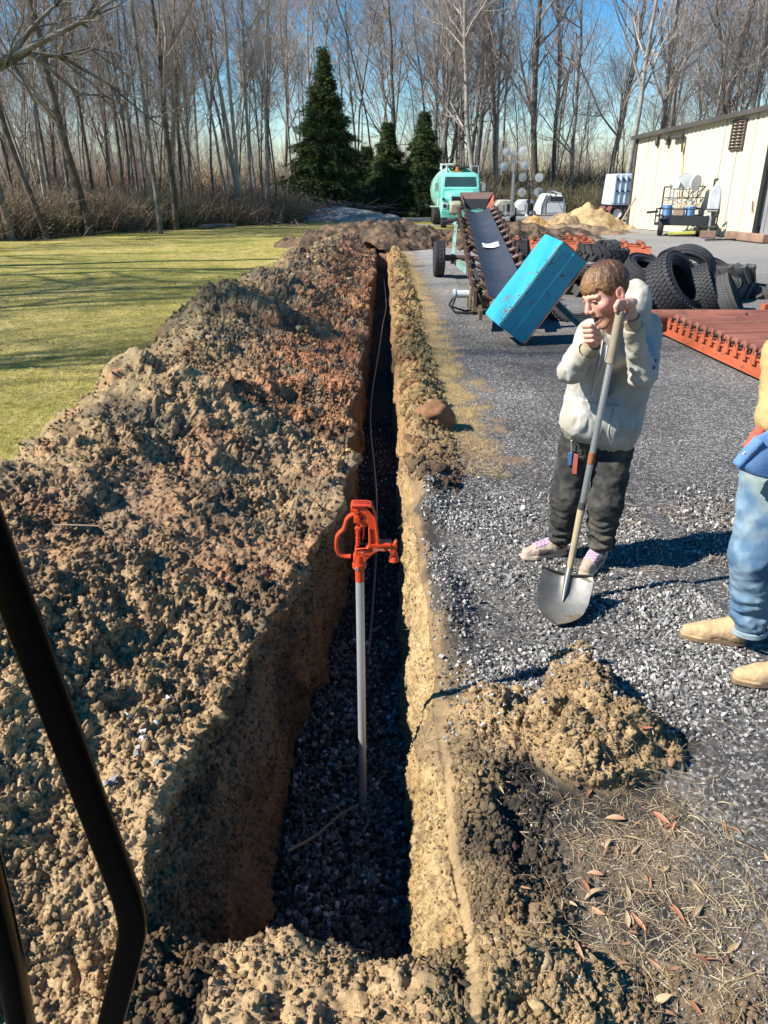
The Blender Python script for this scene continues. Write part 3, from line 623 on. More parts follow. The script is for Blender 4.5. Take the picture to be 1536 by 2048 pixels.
# ================================================================= TREES
def make_tree_data(seed, h=18, r0=.17, fork=.45, lean=.05, spread=.55, twig=1.0, low=.35, multi=1, dead=False):
    r = random.Random(seed); br = []                       # br: list of (points, radii, level)
    def grow(p, d, length, rad, lvl, wig):
        n = max(3, int(length / (.9 if lvl == 0 else .5 if lvl < 3 else .35))); pts = [p.copy()]; rs = [rad]
        q = p.copy(); dd = d.copy()
        for k in range(n):
            up = .06 if lvl else .03
            dd = (dd + Vector((r.gauss(0, wig), r.gauss(0, wig), r.gauss(0, wig * .6) + up))).normalized()
            q = q + dd * length / n; pts.append(q.copy()); rs.append(max(.005, rad * (1 - .72 * (k + 1) / n) if lvl else rad * (1 - .62 * (k + 1) / n)))
        br.append((pts, rs, lvl)); return pts, rs
    for s_ in range(multi):
        d0 = Vector((r.gauss(0, lean) + (s_ - (multi - 1) / 2) * .16, r.gauss(0, lean), 1)).normalized()
        trunk, tr = grow(Vector(((s_ - (multi - 1) / 2) * .3, 0, -.2)), d0, h * r.uniform(.86, 1), r0, 0, .035)
        def kids(pts, rs, length, lvl):
            if lvl > 4: return
            cnt = {1: int(15 * twig), 2: 6, 3: 4, 4: 2}[lvl]
            for q in range(cnt):
                u = r.uniform(low if lvl == 1 else .22, 1.0); i = min(len(pts) - 2, int(u * (len(pts) - 1))); f = u * (len(pts) - 1) - i
                p = pts[i].lerp(pts[i + 1], min(1, f)); par = (pts[i + 1] - pts[i]).normalized(); rad = rs[i] * r.uniform(.38, .62)
                az = r.uniform(0, 6.28); X, Y, _ = frame(par); side = X * math.cos(az) + Y * math.sin(az)
                a = {1: r.uniform(.45, 1.0), 2: r.uniform(.5, 1.0)}.get(lvl, r.uniform(.4, 1.1))
                d = (par * math.cos(a) + side * math.sin(a) * (1 if lvl > 1 else spread * 1.6)); d.z += .12 * (lvl < 3); d.normalize()
                L = length * ({1: r.uniform(.22, .42) * (1.25 - .6 * u), 2: r.uniform(.3, .55), 3: r.uniform(.32, .6), 4: r.uniform(.35, .7)}[lvl])
                if L < .25: continue
                c, cr = grow(p, d, L, max(.008, rad), lvl, .10 if lvl < 3 else .15); kids(c, cr, L, lvl + 1)
        kids(trunk, tr, h, 1)
    return br
def tubes_np(br, nside):
    V = []; F = []; b = 0
    for pts, rs, lvl in br:
        n = nside[min(lvl, len(nside) - 1)]; m = len(pts); X = None
        for i, p in enumerate(pts):
            d = (pts[min(i + 1, m - 1)] - pts[max(i - 1, 0)]).normalized()
            if X is None: X, Y, _ = frame(d)
            else: X = (X - d * X.dot(d)).normalized(); Y = d.cross(X)
            for k in range(n):
                t_ = 6.28318 * k / n; V.append(p + (X * math.cos(t_) + Y * math.sin(t_)) * rs[i])
        for i in range(m - 1):
            for k in range(n): F.append((b + i * n + k, b + i * n + (k + 1) % n, b + (i + 1) * n + (k + 1) % n, b + (i + 1) * n + k))
        b += m * n
    return np.array([v[:] for v in V]), F
def bark(name, c, lich=None):
    g = NT(name); a = g.noise(14, 5, .7, stretch=(1, 1, .22)); b = g.noise(2.2, 4, .6)
    col = g.mix(g.ramp(a, [(.3, 0.), (.7, 1.)]), tuple(q * .55 for q in c), tuple(q * 1.35 for q in c))
    if lich: col = g.mix(g.ramp(b, [(.45, 0.), (.65, .8)]), col, lich)
    g.color(col); g.set(.95, 0, .1); g.bump(a, .6, .03); return g.m
M['bark'] = bark('grey_bark', (.15, .132, .11), (.28, .275, .24)); M['bark2'] = bark('brown_bark', (.095, .075, .055), (.17, .16, .135)); M['bark3'] = bark('pale_bark', (.27, .245, .21), (.40, .38, .34))
M['twig'] = bark('twig_bark', (.33, .275, .235)); M['twig2'] = bark('pale_twig_bark', (.42, .36, .31))
PROTO = []
specs = [dict(h=19, r0=.20, low=.35, spread=.6), dict(h=20, r0=.15, low=.5, spread=.45), dict(h=16, r0=.12, low=.4, spread=.5), dict(h=21, r0=.24, low=.30, spread=.8),
         dict(h=18, r0=.14, low=.45, spread=.5, multi=2), dict(h=13, r0=.08, low=.25, spread=.6), dict(h=20, r0=.19, low=.3, spread=.9, lean=.10), dict(h=17, r0=.11, low=.55, spread=.4), dict(h=13, r0=.06, low=.35, spread=.5, twig=.7), dict(h=15, r0=.08, low=.5, spread=.45, twig=.8)]
for i, sp_ in enumerate(specs):
    br = make_tree_data(100 + i, **sp_)
    tv, tf = tubes_np([b for b in br if b[2] == 0], [9]); cv, cf = tubes_np([b for b in br if b[2] > 0], [9, 5, 4, 3, 3])
    PROTO.append((mesh_np('trunk', tv, tf), mesh_np('crown', cv, cf), sp_))
def tree(i, loc, s=1., rz=0, label='', group=None, bk='bark', tw='twig', name='bare_tree', tilt=(0, 0)):
    root = empty(name, loc, label, 'tree', group, rz); root.rotation_euler = (tilt[0], tilt[1], rz); root.scale = (s, s, s)
    for nm, me, mt in (('trunk', PROTO[i][0], bk), ('crown', PROTO[i][1], tw)):
        o = bpy.data.objects.new(nm, me); COL.objects.link(o); o.parent = root
        if not me.materials: me.materials.append(M[mt])
        o.material_slots[0].link = 'OBJECT'; o.material_slots[0].material = M[mt]
    return root
rt = random.Random(5)
def gx(px, Y): return ray(px, 430).x / ray(px, 430).y * Y
# trees one can point to: (pixel column, distance, prototype, scale, label, bark, twig)
named = [
 (175, 36, 3, .74, 'thick dark trunk leaning left at the lawn edge, nearest of the left wood', 'bark2', 'twig'),
 (90, 34, 6, .74, 'dark leaning trunk near the left border with a long limb over the lawn', 'bark2', 'twig'),
 (15, 33, 3, .72, 'leftmost tall trunk in the photo rising behind the brush', 'bark', 'twig2'),
 (318, 38, 1, .8, 'tall straight grey trunk standing in the middle of the left wood', 'bark', 'twig'),
 (350, 41, 0, .8, 'stout trunk right behind the tall straight grey one in the left wood', 'bark2', 'twig'),
 (480, 47, 4, .95, 'pale twin stemmed tree at the right end of the left wood', 'bark3', 'twig2'),
 (505, 49, 7, .95, 'slender pale trunk just right of the twin stemmed tree', 'bark3', 'twig2'),
 (640, 72, 4, 1.1, 'tall forked tree rising above the tip of the big spruce', 'bark3', 'twig2'),
 (712, 74, 2, 1.15, 'grey tree right behind the big spruce', 'bark', 'twig'),
 (880, 64, 1, 1.15, 'bare grey tree standing behind the smaller spruces', 'bark', 'twig'),
 (960, 62, 6, 1.12, 'large spreading grey tree directly behind the mint green tanker truck', 'bark3', 'twig2'),
 (990, 66, 4, 1.1, 'leaning pale trunk to the right of the tanker truck', 'bark3', 'twig2'),
 (1068, 64, 3, 1.12, 'dark forked tree behind the folded lamp mast', 'bark2', 'twig'),
 (1200, 66, 6, 1.15, 'wide crowned tree behind the blue dump body', 'bark', 'twig'),
 (1245, 60, 0, 1.08, 'pale leaning tree near the warehouse corner', 'bark3', 'twig2'),
 (1390, 66, 3, 1.2, 'broad bare tree towering over the warehouse roof', 'bark', 'twig'),
]
for px, Yd, i, s, lab, b, tw in named:
    tree(i, (gx(px, Yd), Yd, -.1), s, rt.uniform(0, 6.28), lab, 'trees one can tell apart in the bare wood', b, tw, tilt=(0, rt.uniform(-.03, .03)))
bks = ['bark', 'bark', 'bark2', 'bark3']; tws = ['twig', 'twig', 'twig', 'twig2']
SPOTS = [(60, 'at the left border of the photo'), (140, 'left of the thick leaning trunk'), (230, 'right of the thick leaning trunk'), (330, 'beside the tall straight grey trunk'), (420, 'left of the pale twin stems'), (520, 'around the pale twin stems'), (600, 'just left of the tallest spruce'), (740, 'behind the tallest spruce'), (860, 'behind the two smaller spruces'), (970, 'behind the mint green tanker'), (1060, 'behind the two light towers'), (1150, 'behind the white generator trailer'), (1270, 'behind the pale blue tipper body'), (1400, 'over the left part of the warehouse roof'), (9999, 'over the right part of the warehouse roof')]
TONE = ['grey', 'ash grey', 'brown', 'pale']
def place_label(lab, px, Yd, k):
    sp = [t for p, t in SPOTS if px < p][0]; return TONE[k] + (' young tree ' if 'young' in lab else ' tree ') + lab.replace('young ', '') + ' ' + sp
def fill(n, fx, lab, grp, idx=(0, 1, 2, 4, 5, 6, 7), smin=.85, smax=1.2, seed=1, lf=None):
    r = random.Random(seed)
    for k in range(n):
        x_, y_ = fx(r); k2 = r.randrange(4)
        px_ = 768 + x_ / y_ * 1500 / 1.09; tree(r.choice(idx), (x_, y_, -.12), r.uniform(smin, smax), r.uniform(0, 6.28), place_label(lab, px_, y_, k2) if 'wood' in lab else lab, grp, bks[k2], tws[k2], tilt=(r.uniform(-.05, .05), r.uniform(-.05, .05)))
def f_left(r):
    px = r.uniform(-120, 560); Yd = 34 + (max(px, 0) / 560) * 15 + abs(r.gauss(0, 8)); return gx(px, Yd), Yd
fill(44, f_left, 'in the left wood', 'trees of the left wood', seed=2, smin=.55, smax=.85, idx=(1, 7, 5, 2, 7, 1))
def f_back(r):
    px = r.uniform(540, 1640); Yd = 62 + abs(r.gauss(0, 11)); return gx(px, Yd), Yd
fill(44, f_back, 'in the back wood', 'trees of the back wood', seed=3, smin=.75, smax=1.05)
fill(46, f_back, 'young in the back wood', 'trees of the back wood', idx=(8, 9), seed=12, smin=.8, smax=1.2)
fill(30, f_left, 'young in the left wood', 'trees of the left wood', idx=(8, 9), seed=13, smin=.6, smax=.9)
def f_far(r):
    px = r.uniform(-100, 1640); Yd = r.uniform(86, 125); return gx(px, Yd), Yd
fill(14, f_far, 'deep in the wood', 'trees deep in the wood', idx=(0, 3, 6, 1), smin=.95, smax=1.25, seed=4)
# trees standing left of the picture: their shadows fall over the lawn and the yard
for k, (x_, y_, i, s) in enumerate([(-25, 11, 3, 1.0), (-23, 16, 6, 1.0), (-26, 20, 3, .95), (-24, 25, 0, .8), (-33, 13, 1, 1.1), (-22, 30, 6, .7), (-30, 5, 1, 1.0), (-20, 4.6, 4, 1.0), (-23, 8.2, 1, 1.1), (-18, 13.5, 2, .9)]):
    tree(i, (x_, y_, -.1), s, k * 1.3, 'bare tree at the left lawn border, out of the picture', 'trees beside the lawn', 'bark2', 'twig')
# the long limb that reaches in at the upper left
br = []
def limb(pts, r0, sub=8, seed=1):
    r = random.Random(seed); pts = [Vector(p) for p in pts]; br.append((pts, [max(.012, r0 * (1 - .8 * k / (len(pts) - 1))) for k in range(len(pts))], 1))
    for q in range(sub):
        i = r.randrange(1, len(pts) - 1); d = (pts[i + 1] - pts[i]).normalized(); d = (d + Vector((r.gauss(0, .6), r.gauss(0, .6), r.gauss(0, .6)))).normalized()
        L = r.uniform(.6, 2.2); p = pts[i]; c = [p + d * L * u + Vector((0, 0, .12 * u * u * L)) + Vector((r.gauss(0, .04), r.gauss(0, .04), r.gauss(0, .04))) for u in (0, .25, .5, .75, 1)]
        br.append((c, [max(.006, r0 * .3 * (1 - u)) for u in (0, .25, .5, .75, 1)], 3))
        for w_ in range(4):
            j = r.randrange(1, 4); d2 = (d + Vector((r.gauss(0, .7), r.gauss(0, .7), r.gauss(0, .7)))).normalized(); L2 = L * r.uniform(.25, .6)
            br.append(([c[j], c[j] + d2 * L2 * .5, c[j] + d2 * L2 + Vector((0, 0, .05))], [.007, .006, .005], 4))
Yl = 20
lt = [P(-400, 330, Yl + 1), P(-120, 170, Yl), P(20, 115, Yl), P(100, 75, Yl), P(160, 45, Yl), P(225, 0, Yl), P(300, -60, Yl)]; limb(lt, .11, 16, 3)
limb([P(-120, 170, Yl), P(0, 138, Yl), P(60, 105, Yl + .4), P(120, 112, Yl + .8), P(180, 95, Yl + 1), P(240, 110, Yl + 1.4)], .07, 14, 4)
limb([P(20, 115, Yl), P(60, 60, Yl), P(110, 10, Yl), P(150, -40, Yl)], .07, 10, 5)
limb([P(120, 112, Yl + .8), P(220, 170, Yl + 1), P(290, 230, Yl + 1.4), P(360, 280, Yl + 2)], .05, 12, 6)
limb([P(60, 105, Yl), P(160, 190, Yl + 1), P(200, 190, Yl + 1.6), P(250, 240, Yl + 2)], .05, 10, 7)
root = empty('bare_tree', (P(-400, 330, Yl + 1).x, Yl + 1, 0), 'tree just outside the left border whose pale forked limb reaches into the upper left corner', 'tree')
tv, tf = tubes_np([([Vector((P(-400, 330, Yl + 1).x, Yl + 1, z)) + Vector((.1 * math.sin(z), 0, 0)) for z in (-.1, 1, 2, 3, 4, 5, 6, 8, 10, 12, 14)], [.34 - .02 * k for k in range(11)], 0)], [10])
link('trunk', mesh_np('trunk', tv, tf, M['bark']), None, root); cv, cf = tubes_np(br, [6, 6, 4, 4, 3]); link('crown', mesh_np('crown', cv, cf, M['bark']), None, root)
# brush and far wood: stuff
def bush_mesh(seed, n=60, h=1.6):
    r = random.Random(seed); br = []
    for q in range(n):
        p = Vector((r.gauss(0, .45), r.gauss(0, .45), -.1)); d = Vector((r.gauss(0, .45), r.gauss(0, .45), 1)).normalized(); L = h * r.uniform(.4, 1.1); pts = [p]
        for k in range(4): d = (d + Vector((r.gauss(0, .25), r.gauss(0, .25), r.gauss(0, .2)))).normalized(); pts.append(pts[-1] + d * L / 4)
        br.append((pts, [.009, .008, .007, .006, .005], 3))
        for w_ in range(3):
            j = r.randrange(1, 4); d2 = (d + Vector((r.gauss(0, .8), r.gauss(0, .8), r.gauss(0, .5)))).normalized(); br.append(([pts[j], pts[j] + d2 * L * .2, pts[j] + d2 * L * .4], [.006, .005, .004], 4))
    v, f = tubes_np(br, [3, 3, 3, 3, 3]); return mesh_np('bush', v, f)
BU = [bush_mesh(s) for s in range(4)]
M['brush'] = attr_mat('brush', inst=True, vary=.3, scale=1.5, fine=6, bump=0)
def brush(n, fx, s0, s1, label, cols=((.26, .19, .145), (.20, .14, .10), (.32, .24, .18), (.19, .19, .10))):
    p = np.array([(*fx(random), -.1) for _ in range(n)]); sc = RNG.uniform(s0, s1, n)
    c = np.array(cols)[RNG.integers(0, len(cols), n)] * RNG.uniform(.8, 1.25, (n, 1))
    scatter('brush', p, np.stack([0 * sc, 0 * sc, RNG.uniform(0, 6.28, n)], 1), sc[:, None] * RNG.uniform(.9, 1.2, (n, 3)), c, BU, M['brush'], label, 'brush')
def b_left(r):
    px = r.uniform(-200, 575); Yd = 33.5 + (max(px, 0) / 560) * 15 + abs(r.gauss(0, 3.2)); return gx(px, Yd), Yd
brush(900, b_left, .55, 1.5, 'tangled leafless brush along the left edge of the lawn')
def b_back(r):
    px = r.uniform(520, 1700); Yd = 62 + abs(r.gauss(0, 7)); return gx(px, Yd), Yd
brush(700, lambda r: (lambda a: (a[0] * 1.12, a[1] * 1.12))(b_back(r)), 1.3, 2.7, 'tall thin saplings deep in the back wood', cols=((.22, .17, .12), (.16, .15, .09), (.30, .23, .17), (.26, .20, .15)))
brush(420, lambda r: (lambda a: (a[0] * 1.2 - 1, a[1] * 1.2))(b_left(r)), 1.1, 2.3, 'tall thin saplings deep in the left wood', cols=((.24, .18, .14), (.34, .22, .14), (.30, .24, .19), (.20, .17, .12)))
brush(900, b_back, .7, 2.0, 'leafless undergrowth of the wood behind the yard', cols=((.24, .18, .13), (.17, .15, .09), (.30, .22, .15), (.13, .14, .07)))
# deep wood that reads as one mass
far_t = []
for q in range(6):
    b_ = make_tree_data(300 + q, h=15, r0=.10, low=.12, spread=.8, twig=1.0); v, f = tubes_np([x for x in b_ if x[2] < 4], [4, 3, 3, 3, 3]); far_t.append(mesh_np('far_tree', v, f))
n = 700; px = RNG.uniform(-250, 1800, n); Yd = RNG.uniform(78, 150, n); p = np.stack([(px - 768) / 1500 * Yd * .985, Yd, 0 * Yd - .2], 1)
n2 = 90; Y2 = RNG.uniform(45, 75, n2); p2 = np.stack([(RNG.uniform(-300, 420, n2) - 768) / 1500 * Y2 - 0, Y2, 0 * Y2 - .2], 1); p = np.concatenate([p, p2]); n = len(p)
sc = RNG.uniform(.36, .62, n)
cols = np.array([(.34, .28, .24), (.40, .33, .28), (.27, .22, .18), (.37, .31, .26)])[RNG.integers(0, 4, n)]
scatter('distant_wood', p, np.stack([RNG.normal(0, .04, n), RNG.normal(0, .04, n), RNG.uniform(0, 6.28, n)], 1), sc[:, None] * np.ones((1, 3)) * np.array([1, 1, 1.05]), cols, far_t, M['brush'], 'bare grey brown wood in the far background', 'woods')
# ---- spruces
def needle_mesh(seed):
    r = random.Random(seed); V = []; F = []
    for q in range(46):
        u = r.random(); p = Vector((u, r.gauss(0, .10 * (1.1 - u)), r.gauss(0, .05) - .12 * u * u)); d = Vector((r.uniform(.1, 1), r.gauss(0, .8), r.gauss(-.1, .45))).normalized(); s_ = Vector((r.gauss(0, 1), r.gauss(0, 1), r.gauss(0, 1))).cross(d).normalized()
        L = r.uniform(.16, .30); w_ = r.uniform(.018, .035); b = len(V); V += [p - s_ * w_, p + s_ * w_, p + d * L]; F.append((b, b + 1, b + 2))
    return mesh_np('spray', [v[:] for v in V], F, None, smooth=False)
SPRAY = [needle_mesh(s) for s in range(4)]
g = NT('needles'); a = g.noise(2.5, 3); g.color(g.mix(a, (.014, .030, .013), (.045, .075, .028))); g.set(.7, 0, .2); M['needle'] = g.m
M['spray'] = attr_mat('spray', inst=True, vary=.35, scale=.8, fine=3, bump=0, rough=.7)
def spruce(x_, y_, h, rb, seed, label, dens=1.0):
    r = np.random.default_rng(seed); root = empty('spruce_tree', (x_, y_, -.1), label, 'evergreen tree')
    tv, tf = tubes_np([([Vector((0, 0, h * k / 8)) for k in range(9)], [.24 * (1 - k / 8.5) + .01 for k in range(9)], 0)], [8]); link('trunk', mesh_np('trunk', tv, tf, M['bark2']), None, root, world=False)
    n = int(5200 * dens); u = r.random(n) ** .75; z = .25 + (1 - u) ** 1.0 * (h - .3); az = r.uniform(0, 6.28, n)
    prof = rb * ((h - z) / h) ** .82 * (1 + .13 * np.sin(az * 3 + z * 1.3 + seed) + .10 * np.sin(az * 7 + z * 4)) * r.uniform(.78, 1.18, n); lay = .5 + .5 * np.sin(z * 6 + az); prof *= .80 + .34 * lay
    rad = prof * (.35 + .65 * r.random(n) ** .45) - .4; rad = np.maximum(rad, .02)
    p = np.stack([rad * np.cos(az), rad * np.sin(az), z - .12 * rad], 1); L = np.clip(.35 + .5 * prof / rb, .3, .95) * r.uniform(.8, 1.3, n)
    rot = np.stack([r.uniform(-.4, .4, n), r.uniform(.0, .55, n) - .75 * (z / h) ** 4, az], 1)
    c = np.array([.042, .070, .024]) * r.uniform(.6, 1.5, (n, 1)) + np.array([.060, .050, .004]) * (r.random((n, 1)) < .2)
    o = scatter('crown', p, rot, L[:, None] * np.ones((1, 3)), c, SPRAY, M['spray'], None, None)
    del o['kind']; o.parent = root
    # the boughs the sprays hang on
    br = []
    for k in range(150):
        zz = .4 + (h - 1.2) * random.random(); a_ = random.uniform(0, 6.28); L_ = rb * ((h - zz) / h) ** .82 * .85; d_ = Vector((math.cos(a_), math.sin(a_), 0)); br.append(([Vector((0, 0, zz)), Vector((0, 0, zz)) + d_ * L_ * .5 - Vector((0, 0, .05 * L_)), Vector((0, 0, zz)) + d_ * L_ - Vector((0, 0, .12 * L_))], [.03, .02, .008], 3))
    v, f = tubes_np(br, [4, 4, 4, 4]); link('boughs', mesh_np('boughs', v, f, M['bark2']), None, root, world=False)
    return root
spruce(gx(655, 58), 58, 10.5, 3.1, 1, 'tallest dark spruce, standing alone at the left of the three', 1.35)
spruce(gx(775, 62), 62, 6.4, 2.2, 2, 'smallest yellowish spruce, between the two darker ones', .9)
spruce(gx(845, 60), 60, 6.9, 2.3, 3, 'mid sized dark spruce just left of the tanker truck', 1.0)
spruce(gx(735, 64), 64, 4.9, 2.4, 4, 'low dark evergreen squeezed against the tallest spruce', .7)
# ================================================================= BUILDING
M['cream'] = paint('cream_sheet_metal', (.62, .57, .43), .5, vary=.06, wscale=1.2, bump=.05)
M['trim'] = paint('dark_trim', (.075, .068, .062), .5, vary=.3, wscale=3)
M['roofm'] = paint('roof_metal', (.30, .30, .29), .45, .3, vary=.2, wscale=2)
M['rust'] = paint('rust', (.24, .085, .035), .9, vary=.5, wscale=9, bump=.5)
M['black'] = paint('black_paint', (.022, .022, .024), .45, vary=.3, wscale=6)
M['dark'] = paint('dark_iron', (.05, .045, .042), .7, vary=.4, wscale=8, bump=.4)
A = Vector((13.1, 43.0, 0)); dB = Vector((2.6, -9.1, 0)).normalized(); nB = Vector((-dB.y, dB.x, 0)); nB = nB if nB.x < 0 else -nB   # nB faces the yard
LB = 18.0; zr = lambda s: 4.30 + .0685 * s
bld = empty('warehouse', A, 'cream ribbed metal warehouse at the right with a rising dark roof edge and brown vent', 'building')
m = MB(); pitch = .305; s = 0; ns = int(9.5 / pitch)
prof = [(0, 0), (.10, 0), (.125, .035), (.18, .035), (.205, 0)]
poly = []
for k in range(ns):
    for u, v_ in prof: poly.append((k * pitch + u, v_))
poly.append((ns * pitch, 0)); poly = [q for q in poly if q[0] <= 9.46]
vs = []; 
for (u, o_) in poly: b_ = A + dB * u + nB * o_; vs += [b_, b_ + Vector((0, 0, zr(u)))]
m.add(vs, [(2 * k, 2 * k + 2, 2 * k + 3, 2 * k + 1) for k in range(len(poly) - 1)]); wall_o = m.build('wall_panels', M['cream'], bld, smooth=False)
for k in range(1, 10):                                          # seams between the wall sheets
    q = A + dB * (k * .945) + nB * .012; m = MB(); m.box(q + Vector((0, 0, zr(k) / 2)), (.012, .02, zr(k) - .1), Matrix((dB, nB, (0, 0, 1))).transposed()); m.build('panel_seam', M['roofm'], bld)
RB = Matrix((dB, nB, (0, 0, 1))).transposed()
m = MB(); inn = -nB * 11
vs = [A + inn * 0 - nB * .06, A - nB * 11, A + dB * 0 - nB * 11, A]
m.add([A - nB * .05, A - nB * 11, A - nB * 11 + Vector((0, 0, 4.3)), A - nB * .05 + Vector((0, 0, 4.3))], [(0, 1, 2, 3)]); m.build('side_wall', M['cream'], bld, smooth=False)
m = MB(); e0 = A - dB * .25 + nB * .28; 
vs = []
for s_, o_ in ((-.25, .22), (LB, .22), (LB, -11.3), (-.25, -11.3)): vs.append(A + dB * s_ + nB * o_ + Vector((0, 0, zr(s_) + .03)))
vs += [v_ + Vector((0, 0, .07)) for v_ in vs]; m.add(vs, [(0, 1, 2, 3), (4, 7, 6, 5), (0, 4, 5, 1), (1, 5, 6, 2), (2, 6, 7, 3), (3, 7, 4, 0)]); m.build('roof', M['roofm'], bld, smooth=False)
m = MB(); m.beam(A - dB * .28 + nB * .245 + Vector((0, 0, zr(0) + .02)), A + dB * LB + nB * .245 + Vector((0, 0, zr(LB) + .02)), .05, .20); m.build('rake_trim', M['trim'], bld, bevel=.01)
m = MB(); m.box(A + dB * -.05 + nB * .03 + Vector((0, 0, 2.14)), (.14, .10, 4.28), RB); m.build('corner_trim', M['trim'], bld)
m = MB(); m.box(A + dB * 9.56 + nB * .05 + Vector((0, 0, zr(9.5) / 2 - .06)), (.20, .14, zr(9.5) - .12), RB); m.build('door_post', M['black'], bld)
m = MB(); m.box(A + dB * 12.2 - nB * .10 + Vector((0, 0, 2.25)), (5.0, .05, 4.4), RB); dr = m.build('sliding_door', paint('door_metal', (.25, .24, .25), .5, vary=.2, wscale=2), bld)
for k in range(9): mm = MB(); mm.box(A + dB * (9.9 + k * .5) - nB * .062 + Vector((0, 0, 2.25)), (.05, .02, 4.4), RB); mm.build('door_rib', M['roofm'], dr)
m = MB(); m.box(A + dB * 16.4 + nB * .0 + Vector((0, 0, 2.5)), (3.2, .05, 5), RB); m.build('wall_panels', M['cream'], bld)
def onwall(px, py, off=.05):                                    # a point on the yard-side wall under a photo pixel
    d = ray(px, py); o = Vector((0, 0, H)); t_ = ((A + nB * off) - o).dot(nB) / d.dot(nB); return o + d * t_
c1, c2 = onwall(1463, 240), onwall(1478, 298); vc = (onwall(1463, 243) + onwall(1489, 297)) / 2; vw = (onwall(1489, 270) - onwall(1464, 270)).length; vh = abs(onwall(1475, 241).z - onwall(1475, 299).z)
vent = MB(); [vent.box(vc + dB * sx_ * vw / 2, (.06, .10, vh), RB) for sx_ in (-1, 1)]; [vent.box(vc + Vector((0, 0, sz_ * vh / 2)), (vw, .10, .06), RB) for sz_ in (-1, 1)]; vent = vent.build('vent', M['trim'], bld)
for k in range(9):
    mm = MB(); mm.box(vc + nB * .01 + Vector((0, 0, -vh / 2 + (k + .5) * vh / 9)), (vw - .06, .12, .02), RB @ Matrix.Rotation(R(38), 3, 'X')); mm.build('louvre', paint('louvre_brown', (.20, .13, .11), .6) if k == 0 else bpy.data.materials['louvre_brown'], vent)
q = onwall(1314, 283, .10); m = MB(); m.ball(q, .2, sc=(.5, .5, 1.1)); m.build('wall_lamp', M['dark'], bld)
q = onwall(1336, 277, .12); m = MB(); m.box(q, (.28, .24, .18), RB); m.cyl(q - Vector((0, 0, .08)), q - Vector((0, 0, .28)), .07, .10); m.build('wall_lamp', M['dark'], bld, bevel=.02)
m = MB(); m.beam(onwall(1344, 276, .2), onwall(1367, 271, .2), .16, .16); m.beam(onwall(1366, 273, .2), onwall(1363, 304, .15), .07, .07); m.build('exhaust_duct', M['dark'], bld, bevel=.01)
g = NT('rust_streak'); a = g.noise(3, 5, .7, stretch=(1, 1, .25)); g.color(g.mix(g.ramp(a, [(.35, 0.), (.6, 1.)]), (.64, .50, .30), (.55, .27, .10))); g.set(.8); 
m = MB(); q0, q1 = onwall(1367, 276, .042), onwall(1360, 400, .042); m.add([q0 - dB * .04, q0 + dB * .05, q1 + dB * .09, q1 - dB * .10], [(0, 1, 2, 3)]); m.build('rust_streak', g.m, bld)
m = MB(); q0 = onwall(1502, 400, .06); m.beam(onwall(1506, 402, .09), onwall(1504, 425, .09), .04, .04); m.build('door_handle', M['rust'], bld)
# timber by the door
m = MB(); t0 = A + dB * 9.2 + nB * 1.1 + Vector((0, 0, .17)); m.beam(t0, t0 + dB * 2.6 + nB * .3, .30, .32); o = m.build('timber', paint('old_timber', (.27, .17, .11), .9, vary=.4, wscale=5, bump=.8), None, bevel=.03); tag(o, 'thick weathered brown timber lying before the warehouse door', 'timber')
m = MB(); t0 = onwall(1258, 440, .3); m.beam((t0.x - .6, t0.y - .2, 0), (t0.x + .5, t0.y + .2, 2.0), .06, .06); o = m.build('leaning_pole', paint('old_wood', (.40, .30, .22), .8), None); tag(o, 'thin wooden pole leaning on the warehouse corner', 'pole')
m = MB(); a_ = G(1410, 482); b_ = G(1508, 480); m.beam(a_ + Vector((0, 0, .04)), b_ + Vector((0, 0, .04)), .08, .06); o = m.build('metal_bar', M['dark'], None); tag(o, 'thin dark bar lying on the gravel in front of the warehouse wall', 'bar')

# ================================================================= HEAPS IN THE DISTANCE
def heap_obj(name, c, rx, ry, h, seed, colf, label, cat='dirt mound', n=110, rag=.5, rot=0, pwr=1.0, amp=.12):
    u = np.linspace(-1.25, 1.25, n); Uy, Ux = np.meshgrid(u, u, indexing='ij'); p = np.stack([Ux.ravel(), Uy.ravel(), 0 * Ux.ravel()], 1)
    d = np.hypot(p[:, 0], p[:, 1]) + rag * fbm(p + seed * 3.3, 1.5, 3, seed % 9); hh = h * np.clip(1 - d, 0, 1.2) ** pwr
    w_ = np.clip(hh / (h * .25), 0, 1); P3 = np.stack([p[:, 0] * rx, p[:, 1] * ry, hh - .06], 1)
    Pw = P3 + .12 * np.stack([fbm(P3, 3, 2, 211), fbm(P3, 3, 2, 212), fbm(P3, 3, 2, 213)], 1); P3[:, 2] += w_ * amp * (fbm(Pw + seed, 2.2, 4, 12, .5) * .8 + fbm(Pw + seed, 8, 3, 13, .5, kind='billow') * .25)
    P3[:, 2] = np.maximum(P3[:, 2], -.06); co = colf(P3 + np.array([c[0], c[1], 0]))
    cs, sn = math.cos(rot), math.sin(rot); P3 = np.stack([c[0] + P3[:, 0] * cs - P3[:, 1] * sn, c[1] + P3[:, 0] * sn + P3[:, 1] * cs, P3[:, 2]], 1)
    I = np.arange(n * n).reshape(n, n); F = np.stack([I[:-1, :-1], I[:-1, 1:], I[1:, 1:], I[1:, :-1]], -1).reshape(-1, 4)
    keep = (w_[F] > 0).any(1); o = link(name, mesh_np(name, P3, F[keep], M['soil'], col=co)); return tag(o, label, cat)
def cmix(a, b, s=1.2, sd=1): return lambda p: (lambda w_: np.array(a) * (1 - w_) + np.array(b) * w_)(sstep(-.25, .3, fbm(p, s, 4, sd))[:, None])
